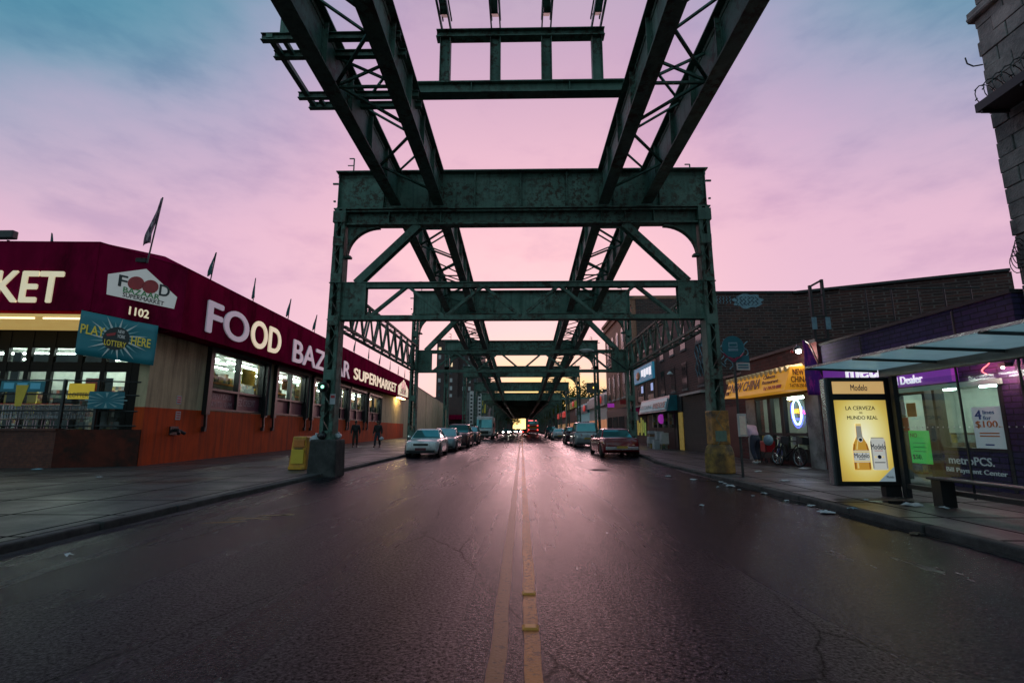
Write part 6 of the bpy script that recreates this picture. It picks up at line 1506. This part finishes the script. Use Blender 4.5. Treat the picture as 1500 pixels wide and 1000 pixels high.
put(make_car('parked_car', 'dark sedan parked beyond the pale one on the right', 'car', SED2, paint('black_car_paint', (.02, .02, .025))), 4.8, 75, 180)
put(make_car('parked_car', 'farthest dark suv parked on the right', 'car', SUV, paint('navy_car_paint', (.03, .035, .06))), 4.85, 85, 180)
put(make_car('parked_car', 'dark sedan parked on the left beyond the white van', 'car', SED2, paint('green_car_paint', (.03, .05, .045))), -4.6, 80, 0)
M['beam'] = glow('headlight_on', (1, .95, .82), 60); M['tailon'] = glow('tail_light_on', (1, .07, .05), 3.5)
for k, (x, y, lab) in enumerate(((-3.6, 118, 'oncoming car with bright headlights, leftmost of the far trio'), (-2.3, 132, 'oncoming car with bright headlights, middle of the far trio'), (-.9, 150, 'oncoming car with bright headlights, nearest the centre line'))):
    c = put(make_car('oncoming_car', lab, 'car', SED2, paint('oncoming_car_paint_%d' % k, (.08, .08, .09)), True, M['beam']), x, y, 0); c['group'] = 'oncoming cars with headlights on'
    lamps = [MB().ball((s * .62, -2.36, .68), .14, .05, .11).build('lit_headlamp', M['beam'], None, True) for s in (-1, 1)]
    for o in lamps: o.parent = c
c = put(make_car('moving_car', 'small red car with tail lights on, driving away', 'car', SED, paint('bright_red_car_paint', (.35, .02, .02))), .9, 118, 180)
for s in (-1, 1): MB().box(s * .62 - .2, s * .62 + .2, 2.2, 2.24, .65, .82).build('lit_tail_lamp', M['tailon'], None).parent = c
# white step van
def make_van():
    t = thing('delivery_van', 'white delivery step van parked on the left with a red patch on its side', 'van'); W = paint('white_van_paint', (.6, .62, .62), 0, .35)
    m = MB(); m.hexa([(-1.12, -2.6, .5), (1.12, -2.6, .5), (1.12, 3.4, .5), (-1.12, 3.4, .5), (-1.1, -1.9, 2.95), (1.1, -1.9, 2.95), (1.1, 3.4, 2.95), (-1.1, 3.4, 2.95)]); m.build('body', W, t, bevel=.08)
    m = MB(); m.hexa([(-1.0, -3.3, .5), (1.0, -3.3, .5), (1.02, -2.5, .5), (-1.02, -2.5, .5), (-.95, -3.2, 1.25), (.95, -3.2, 1.25), (1.0, -2.3, 1.45), (-1.0, -2.3, 1.45)]); m.build('hood', W, t, bevel=.06)
    m = MB(); m.hexa([(-1.0, -2.42, 1.5), (1.0, -2.42, 1.5), (1.0, -2.3, 1.5), (-1.0, -2.3, 1.5), (-.98, -2.12, 2.55), (.98, -2.12, 2.55), (.98, -2.0, 2.55), (-.98, -2.0, 2.55)]); m.build('windshield', M['carglass'], t)
    MB().box(-.62, .62, -3.34, -3.26, .72, 1.12).build('grille', M['black'], t); MB().box(-1.05, 1.05, -3.42, -3.3, .42, .62).build('bumper', M['dark'], t)
    for s in (-1, 1):
        MB().box(s * .8 - .12, s * .8 + .12, -3.36, -3.27, .85, 1.06).build('headlight', M['headlamp'], t)
        MB().box(min(s * 1.12, s * 1.3), max(s * 1.12, s * 1.3), -2.4, -2.34, 1.6, 2.1).build('mirror', M['black'], t)
        for y in (-2.4, 2.2):
            o = MB().lathe([(.25, -.13), (.4, -.13), (.42, -.08), (.42, .08), (.4, .13), (.25, .13)], (s * .98, y, .42), 20, 'x').build('wheel', M['rubber'], t, True)
            MB().lathe([(.24, -.1), (.24, .1)], (s * .98, y, .42), 14, 'x').build('rim', M['offwhite'], o)
    MB().box(1.1, 1.135, -1.6, 2.8, .8, 2.2).build('side_panel', surf('red_pink_side_panel', (.45, .06, .08), rough=.4), t)
    MB().box(-1.05, 1.05, -1.88, -1.8, 2.6, 2.85).build('roof_sign', M['offwhite'], t); return t
put(make_van(), -4.85, 68, 0)
# fire engine seen from behind
def make_engine():
    t = thing('fire_engine', 'red and white fire engine with lit tail lamps far down the road', 'fire engine')
    m = MB(); m.box(-1.22, 1.22, -4, 4, .6, 2.4); m.build('body', M['red'], t, bevel=.05)
    MB().box(-1.18, 1.18, -4, 3.9, 2.402, 3.15).build('upper_body', M['white'], t, bevel=.1)
    MB().box(-.8, .8, 3.9, 3.96, 2.5, 3.0).build('rear_window', M['carglass'], t)
    for z, mt in ((2.15, 'white'), (1.6, 'yellow'), (1.25, 'white')): MB().box(-1.1, 1.1, 4.0, 4.03, z, z + .22).build('reflective_band', M[mt], t)
    MB().box(-1.25, 1.25, 3.9, 4.25, .45, .62).build('rear_step', M['chrome'], t)
    for s in (-1, 1):
        for z, mt in ((1.05, 'tailon'), (2.0, 'tailon')): MB().box(s * 1.02 - .13, s * 1.02 + .13, 4.03, 4.08, z, z + .22).build('tail_lamp', M[mt], t)
        for y in (-2.6, 2.2):
            MB().lathe([(.3, -.15), (.48, -.15), (.5, -.1), (.5, .1), (.48, .15), (.3, .15)], (s * 1.05, y, .5), 18, 'x').build('wheel', M['rubber'], t, True)
    MB().box(-1.0, 1.0, -3.3, -2.9, 3.152, 3.4).build('light_bar', M['neonred'], t); MB().box(-.5, -.1, -2, 4, 3.155, 3.35).build('ladder', M['chrome'], t)
    return t
put(make_engine(), 2.6, 118, 180).scale = (1, 1, 1)
# ------------------------------------------------------------------ people
def skinmesh(name, mat, parent, pts, edges, rad, levels=2, root=0):
    me = bpy.data.meshes.new(name); og = ORIGIN[parent.name]
    me.from_pydata([Vector(p) for p in pts], edges, []); ob = bpy.data.objects.new(name, me); col.objects.link(ob)
    s = ob.modifiers.new('skin', 'SKIN'); s.use_smooth_shade = True
    if not me.skin_vertices: me.attributes.new if False else None
    if not me.skin_vertices:
        bpy.context.view_layer.objects.active = ob; bpy.ops.mesh.customdata_skin_add()
    for i, v in enumerate(me.skin_vertices[0].data):
        r = rad[i]; v.radius = r if isinstance(r, tuple) else (r, r); v.use_root = i == root
    u = ob.modifiers.new('sub', 'SUBSURF'); u.levels = levels; u.render_levels = levels
    dg = bpy.context.evaluated_depsgraph_get(); m2 = bpy.data.meshes.new_from_object(ob.evaluated_get(dg)); bpy.data.objects.remove(ob)
    m2.materials.clear(); m2.materials.append(mat); m2.polygons.foreach_set('use_smooth', [True] * len(m2.polygons))
    o = bpy.data.objects.new(name, m2); col.objects.link(o); o.parent = parent; return o
def person(label, J, top, bottom, hairc, shoes, loc, rz, skin=None):
    """J: joints (x right, y forward negative = facing -y)"""
    t = thing('person', label, 'person'); skin = skin or M['skin']
    names = ['pelvis', 'waist', 'chest', 'neck', 'head0', 'head', 'crown', 'shl', 'ell', 'wrl', 'shr', 'elr', 'wrr', 'hipl', 'knl', 'anl', 'tol', 'hipr', 'knr', 'anr', 'tor']
    rad = [.13, .12, (.16, .12), .055, .075, .09, .06, .065, .047, .032, .065, .047, .032, .085, .062, .042, .035, .085, .062, .042, .035]
    ix = {k: i for i, k in enumerate(names)}; pts = [J[k] for k in names]
    E = [(0, 1), (1, 2), (2, 3), (3, 4), (4, 5), (5, 6), (2, 7), (7, 8), (8, 9), (2, 10), (10, 11), (11, 12), (0, 13), (13, 14), (14, 15), (15, 16), (0, 17), (17, 18), (18, 19), (19, 20)]
    for w_, e_, s in (('wrl', 'ell', -1), ('wrr', 'elr', 1)):
        W = Vector(J[w_]); d = (W - Vector(J[e_])).normalized(); p = W + d * .07; i0 = len(pts); pts.append(tuple(p)); rad.append((.036, .02)); E.append((ix[w_], i0))
        side = Vector((0, -1, 0)); 
        for k, ln in enumerate((.075, .085, .08, .062)):
            b = p + side * (.03 - .02 * k) ; f1 = b + d * ln * .55; f2 = b + d * ln + Vector((-s * .025, 0, 0)); j = len(pts)
            pts += [tuple(f1), tuple(f2)]; rad += [.009, .007]; E += [(i0, j), (j, j + 1)]
        j = len(pts); th = W + d * .03 + side * .035; pts += [tuple(th), tuple(th + d * .035 + side * .012)]; rad += [.011, .009]; E += [(ix[w_], j), (j, j + 1)]
    body = skinmesh('body', skin, t, pts, E, rad)
    hd = Vector(J['head']); fw = (Vector(J.get('face', (0, -1, 0)))).normalized(); sd_ = fw.cross(ZU).normalized(); up = sd_.cross(fw).normalized()
    m = MB()
    m.ball(hd + fw * .095 - up * .01, .014, .018, .022, 6, 5)
    for s in (-1, 1): m.ball(hd + sd_ * s * .092 - fw * .01, .012, .02, .03, 6, 5)
    m.build('nose_and_ears', skin, t, True)
    m = MB()
    for s in (-1, 1): m.ball(hd + fw * .084 + sd_ * s * .033 + up * .02, .011, .007, .008, 6, 5)
    m.ball(hd + fw * .084 - up * .05, .024, .006, .006, 8, 4); m.build('eyes_and_mouth', M['black'], t, True)
    m = MB(); m.ball(hd + up * .045 - fw * .03, .1, .1, .095, 14, 9); m.build('hair', hairc, t, True)
    g = lambda *ks: [J[k] for k in ks]
    P_ = g('pelvis', 'waist', 'chest', 'shl', 'ell', 'wrl', 'shr', 'elr', 'wrr'); nk = Vector(J['chest']).lerp(Vector(J['neck']), .75)
    wl_ = Vector(J['ell']).lerp(Vector(J['wrl']), .93); wr_ = Vector(J['elr']).lerp(Vector(J['wrr']), .93); P_[5] = tuple(wl_); P_[8] = tuple(wr_); P_.append(tuple(nk))
    skinmesh('jacket', top, t, P_, [(0, 1), (1, 2), (2, 3), (3, 4), (4, 5), (2, 6), (6, 7), (7, 8), (2, 9)], [(.21, .18), (.195, .165), (.21, .165), .1, .08, .06, .1, .08, .06, .08])
    al = Vector(J['knl']).lerp(Vector(J['anl']), .95); ar = Vector(J['knr']).lerp(Vector(J['anr']), .95)
    skinmesh('trousers', bottom, t, [J['waist'], J['pelvis'], J['hipl'], J['knl'], tuple(al), J['hipr'], J['knr'], tuple(ar)], [(0, 1), (1, 2), (2, 3), (3, 4), (1, 5), (5, 6), (6, 7)], [(.15, .12), (.17, .145), .115, .092, .075, .115, .092, .075])
    for a, b in (('anl', 'tol'), ('anr', 'tor')):
        A, B = Vector(J[a]), Vector(J[b]); m = MB(); c_ = A.lerp(B, .5); m.ball((c_.x, c_.y, .055), .05, .14, .055, 10, 6); m.build('shoe', shoes, t, True)
    t.location = loc; t.rotation_euler = (0, 0, R(rz)); return t
def stand(H=1.74, stride=.0, arm=.1):
    k = H / 1.74
    J = dict(pelvis=(0, 0, .95), waist=(0, 0, 1.1), chest=(0, 0, 1.36), neck=(0, -.01, 1.5), head0=(0, -.03, 1.56), head=(0, -.035, 1.63), crown=(0, -.02, 1.71),
             shl=(-.2, 0, 1.42), ell=(-.26, .03, 1.13), wrl=(-.27, -.06 - arm, .89), shr=(.2, 0, 1.42), elr=(.26, .04, 1.13), wrr=(.27, -.04 + arm, .88),
             hipl=(-.09, 0, .9), knl=(-.11, -stride * .6 - .02, .5), anl=(-.11, -stride, .09), tol=(-.13, -stride - .16, .04), hipr=(.09, 0, .9), knr=(.11, stride * .35 - .03, .5), anr=(.11, stride, .1), tor=(.13, stride - .15, .04))
    return {a: tuple(q * k for q in b) for a, b in J.items()}
DK = surf('black_coat_cloth', (.012, .012, .014), (.02, .02, .023), rough=.8); DN = surf('dark_denim', (.02, .025, .045), (.03, .035, .055), rough=.8); HB = surf('black_hair', (.01, .009, .009), rough=.5)
J = stand(1.80, .12, .06); p1 = person('person in black standing on the left pavement, nearer the steel column', J, DK, surf('brown_trousers', (.05, .035, .03), rough=.8), HB, M['black'], (-11.6, 35.2, .15), 15)
J = stand(1.78, .2, .05); p2 = person('person in dark clothes walking with a white bag on the left pavement', J, DK, DN, HB, M['black'], (-9.98, 35.0, .15), -5)
bag(-9.66, 34.85, .62, .15, M['bagwhite'], 'white shopping bag carried by the walking person on the left')
# bent person pushing a cart on the right, seen from behind
J = dict(pelvis=(0, .05, .95), waist=(0, -.03, 1.08), chest=(0, -.22, 1.27), neck=(0, -.34, 1.37), head0=(0, -.38, 1.42), head=(0, -.42, 1.47), crown=(0, -.45, 1.54), shl=(-.21, -.22, 1.31), ell=(-.3, -.3, 1.05), wrl=(-.2, -.5, .97),
         shr=(.21, -.22, 1.31), elr=(.3, -.3, 1.05), wrr=(.2, -.5, .97), hipl=(-.11, .05, .9), knl=(-.12, -.06, .5), anl=(-.12, .05, .1), tol=(-.13, -.1, .04), hipr=(.11, .05, .9), knr=(.13, .02, .5), anr=(.13, .2, .11), tor=(.14, .06, .04), face=(0, -1, -.4))
PK = surf('pink_white_shirt', (.75, .52, .62), (.6, .38, .5), rough=.8, scale=9)
person('person in a pink shirt and jeans leaning forward by the restaurant, seen from behind', J, PK, DN, HB, M['offwhite'], (8.62, 19.0, .15), 195)
t = thing('shopping_trolley', 'small red wheeled trolley in front of the person in pink', 'trolley', (9.3, 19.4, .15))
m = MB(); m.box(9.1, 9.5, 19.2, 19.6, .55, .95); m.build('basket', M['red'], t, bevel=.03)
m = MB()
for x in (9.12, 9.48):
    m.path([(x, 19.15, 1.05), (x, 19.2, .6), (x, 19.62, .22)], .014, 5); m.path([(x, 19.6, .6), (x, 19.2, .2)], .014, 5)
m.build('frame', M['blackm'], t); MB().tube((9.1, 19.13, 1.06), (9.5, 19.13, 1.06), .018, 6).build('handle', M['black'], t)
for x in (9.1, 9.5):
    for y in (19.2, 19.62): MB().torus((x, y, .25), .085, .018, 'x', 14, 6).build('wheel', M['rubber'], t)
# bicycles outside the restaurant
def make_bike(mt, label):
    t = thing('bicycle', label, 'bicycle', (0, 0, 0), 'bicycles parked outside the restaurant')
    for y in (-.52, .52):
        o = MB().torus((0, y, .33), .30, .028, 'x', 26, 6).build('wheel', M['rubber'], t, True); s = MB()
        for k in range(12): a = math.pi * 2 * k / 12; s.tube((0, y, .33), (0, y + .3 * math.cos(a), .33 + .3 * math.sin(a)), .004, 3)
        s.tube((-.05, y, .33), (.05, y, .33), .025, 8); s.torus((0, y, .33), .27, .008, 'x', 22, 4); s.build('spokes', M['chrome'], o)
    f = MB(); A, B, C, D = (0, .12, .3), (0, .28, .82), (0, -.35, .85), (0, -.36, .72)
    for p, q in ((A, B), (A, D), (B, C), ((0, .52, .33), A), ((0, .52, .33), B), (C, (0, -.52, .33))): f.tube(p, q, .02, 6)
    f.build('frame', mt, t); m = MB(); m.hexa([(-.07, .2, .88), (.07, .2, .88), (.09, .42, .88), (-.09, .42, .88), (-.03, .16, .93), (.03, .16, .93), (.08, .42, .94), (-.08, .42, .94)]); m.build('saddle', M['black'], t, bevel=.01)
    m = MB(); m.tube(C, (0, -.36, 1.0), .018, 6); m.path([(-.3, -.25, 1.02), (-.1, -.38, 1.0), (.1, -.38, 1.0), (.3, -.25, 1.02)], .014, 6); m.build('handlebar', M['blackm'], t)
    m = MB(); m.lathe([(.09, -.006), (.09, .006)], (.03, .12, .3), 16, 'x'); m.tube((-.12, .12, .3), (.12, .2, .15), .012, 5); m.build('crank', M['dark'], t)
    m = MB(); m.box(-.13, .13, -.75, -.48, .75, .98); m.build('basket', M['dark'], t); return t
b1 = make_bike(M['blackm'], 'dark bicycle with a front basket, nearer to the pale pilaster'); b1.location = (9.15, 17.75, .15); b1.rotation_euler = (R(0), R(8), R(12))
b2 = make_bike(M['blue'], 'blue bicycle leaning behind the dark bicycle by the window'); b2.location = (9.25, 18.6, .15); b2.rotation_euler = (0, R(9), R(-18))
t = thing('blue_bag', 'pale blue bag hanging on the bicycles by the restaurant', 'bag', (9.0, 18.6, .9)); MB().ball((9.02, 18.75, 1.0), .16, .2, .2).build('sack', M['graff'], t, True)
# ------------------------------------------------------------------ trees
def leafmat(nm, a, b):
    m, nt, out = newmat(nm); d = N(nt, 'ShaderNodeBsdfDiffuse'); t_ = N(nt, 'ShaderNodeBsdfTranslucent'); v = posnode(nt)
    c = mixc(nt, ramp(nt, noise(nt, v, .5, 3), [(.35, 0.0), (.65, 1.0)]), a, b); nt.links.new(c, d.inputs[0]); nt.links.new(c, t_.inputs[0])
    x = N(nt, 'ShaderNodeMixShader'); x.inputs[0].default_value = .4; nt.links.new(d.outputs[0], x.inputs[1]); nt.links.new(t_.outputs[0], x.inputs[2]); nt.links.new(x.outputs[0], out.inputs[0]); return m
M['leaf'] = leafmat('olive_leaves', (.10, .11, .025), (.05, .07, .02)); M['bark'] = surf('dark_bark', (.05, .04, .03), rough=.9)
def tree(x, y, h, r, label, seed):
    q = random.Random(seed); t = thing('street_tree', label, 'tree', (x, y, 0), 'trees down the street')
    m = MB(); m.tube((x, y, 0), (x + .2, y, h * .5), r * .09, 8, r * .055); cl = []
    for k in range(7):
        a = q.uniform(0, 6.28); e = (x + r * .6 * math.cos(a), y + r * .6 * math.sin(a), h * q.uniform(.55, .9)); m.tube((x + .1, y, h * q.uniform(.3, .48)), e, r * .04, 6, r * .012); cl.append(e)
    m.build('trunk', M['bark'], t); c = MB(); cl += [(x, y, h * .9)]
    for (cx, cy_, cz) in cl:
        for k in range(190):
            u = Vector((q.gauss(0, 1), q.gauss(0, 1), q.gauss(0, .8))); u = u.normalized() * (q.random() ** .45) * r * .5
            p = Vector((cx, cy_, cz)) + u; s = r * q.uniform(.035, .085); a = Vector((q.uniform(-1, 1), q.uniform(-1, 1), q.uniform(-.6, .6))).normalized(); b = a.cross(Vector((q.uniform(-1, 1), q.uniform(-1, 1), 1))).normalized()
            c.add([p - a * s, p + b * s * .6, p + a * s, p - b * s * .6], [(0, 1, 2, 3)])
    c.build('crown', M['leaf'], t, recalc=False); return t
for k, (x, y, h, r, lab) in enumerate(((13.5, 142, 11, 5, 'rounded olive green tree just beyond the low shops'), (20, 150, 14, 6.5, 'tall olive green tree under the overpass and billboards'), (27, 160, 13, 6, 'rightmost green tree behind the low shops'), (11.5, 172, 10, 5, 'green tree close to the right steel columns far away'), (17, 185, 15, 7, 'tallest green tree at the far right of the street'),
                               (-9.5, 150, 9, 4, 'dark green tree left of the far oncoming cars'), (-8, 175, 9.5, 4.5, 'green tree on the far left pavement under the deck edge'), (-4.6, 225, 8, 4.6, 'small tree closing the left side of the far street'), (7.5, 215, 8, 4, 'small tree closing the right side of the far street'))):
    tree(x, y, h, r, lab, 40 + k)
# far end blocks the street recedes between
for x0, x1, h, lab in ((-40, -4.6, 11, 'dark far block closing the street on the left'), (2.2, 42, 12, 'dark far block closing the street on the right')):
    t = thing('far_block', lab, 'building', (x0, 250, 0)); MB().box(x0, x1, 250, 270, 0, h).build('wall', BB, t)
    for k in range(6):
        for z in (4, 8): MB().box(x0 + 2 + k * 4.6, x0 + 4 + k * 4.6, 249.9, 250.1, z, z + 2).build('window', M['darkwin'], t)
# thin lamp poles far off
for x, y, lab in ((-5.2, 92, 'thin lamp pole by the left kerb beyond the van'), (6.2, 70, 'thin lamp pole by the right kerb past the silver suv')):
    t = thing('lamp_pole', lab, 'street lamp', (x, y, 0)); MB().tube((x, y, 0), (x, y, 6.5), .09, 8, .05).build('pole', M['offwhite'], t); MB().ball((x + .3, y, 6.5), .35, .15, .1).build('lamp_head', M['offwhite'], t)
# ------------------------------------------------------------------ litter
LIT = [(4.95, 8.55, 0, .16, 'pale flattened cup in the gutter puddle under the lit poster'), (5.25, 8.35, .15, .09, 'small blue white scrap beside the flattened cup'), (4.6, 13.9, 0, .12, 'white scrap in the gutter below the bus stop pole'), (5.0, 12.4, 0, .14, 'white paper strip in the gutter between the pole and the poster'),
       (6.35, 12.6, .15, .16, 'crumpled white paper on the pavement left of the lit poster'), (6.9, 12.8, .15, .1, 'small pale scrap on the pavement behind the poster foot'), (6.45, 8.7, .15, .2, 'large white paper sheet on the wet pavement by the bench'), (6.75, 8.45, .15, .1, 'small white scrap right of the large white sheet'), (6.1, 9.3, .15, .08, 'tiny white scrap near the poster foot'),
       (7.0, 15.3, .15, .15, 'white paper on the pavement behind the bus stop pole'), (8.95, 16.4, .15, .2, 'flattened white bag by the pale restaurant pilaster'), (3.2, 9.3, 0, .07, 'thin pale scrap lying on the right lane'), (-4.9, 5.6, 0, .07, 'white scrap on the left lane near the kerb'), (-15.0, 15.6, .15, .2, 'pale blue crumpled bag at the foot of the terrace wall'), (-11.0, 13.2, .15, .1, 'white scrap on the left pavement'),
       *[(x, y, 0, r, 'tiny pale scrap in the right gutter between the bus stop pole and the lit poster') for x, y, r in ((5.05, 12.9, .07), (4.85, 11.6, .06), (5.1, 11.0, .08), (4.7, 10.6, .05), (5.0, 9.9, .07), (5.12, 9.3, .09), (4.6, 12.2, .05), (5.1, 13.3, .07))],
       (4.2, 14.9, 0, .1, 'grey scrap in the road beside the yellow column base'), (-7.0, 8.9, .15, .0, ''), (5.1, 6.9, 0, .1, 'soaked brown scrap in the right gutter near the camera')]
for k, (x, y, z, r, lab) in enumerate(LIT):
    if not lab: continue
    r *= .72; z = z or ZR
    q = random.Random(k); vs = []; n = 13
    ring = []
    for j in range(n): a = 2 * math.pi * j / n; rr_ = r * q.uniform(.45, 1.2); ring.append((x + rr_ * math.cos(a) * 1.2, y + rr_ * math.sin(a), z + q.uniform(.006, .03)))
    mid = [(x + (p[0] - x) * .5, y + (p[1] - y) * .5, z + q.uniform(.015, .02 + r * .3)) for p in ring]; vs = ring + mid + [(x, y, z + .02 + r * .15)]
    fs = [(j, (j + 1) % n, n + (j + 1) % n, n + j) for j in range(n)] + [(n + j, n + (j + 1) % n, 2 * n) for j in range(n)]
    o = MB().add(vs, fs).build('litter_scrap', M['graff'] if 'blue' in lab else M['wood'] if 'brown' in lab else M['paper']); so_ = o.modifiers.new('thick', 'SOLIDIFY'); so_.thickness = .003
    tag(o, lab, 'litter', 'litter on the street')
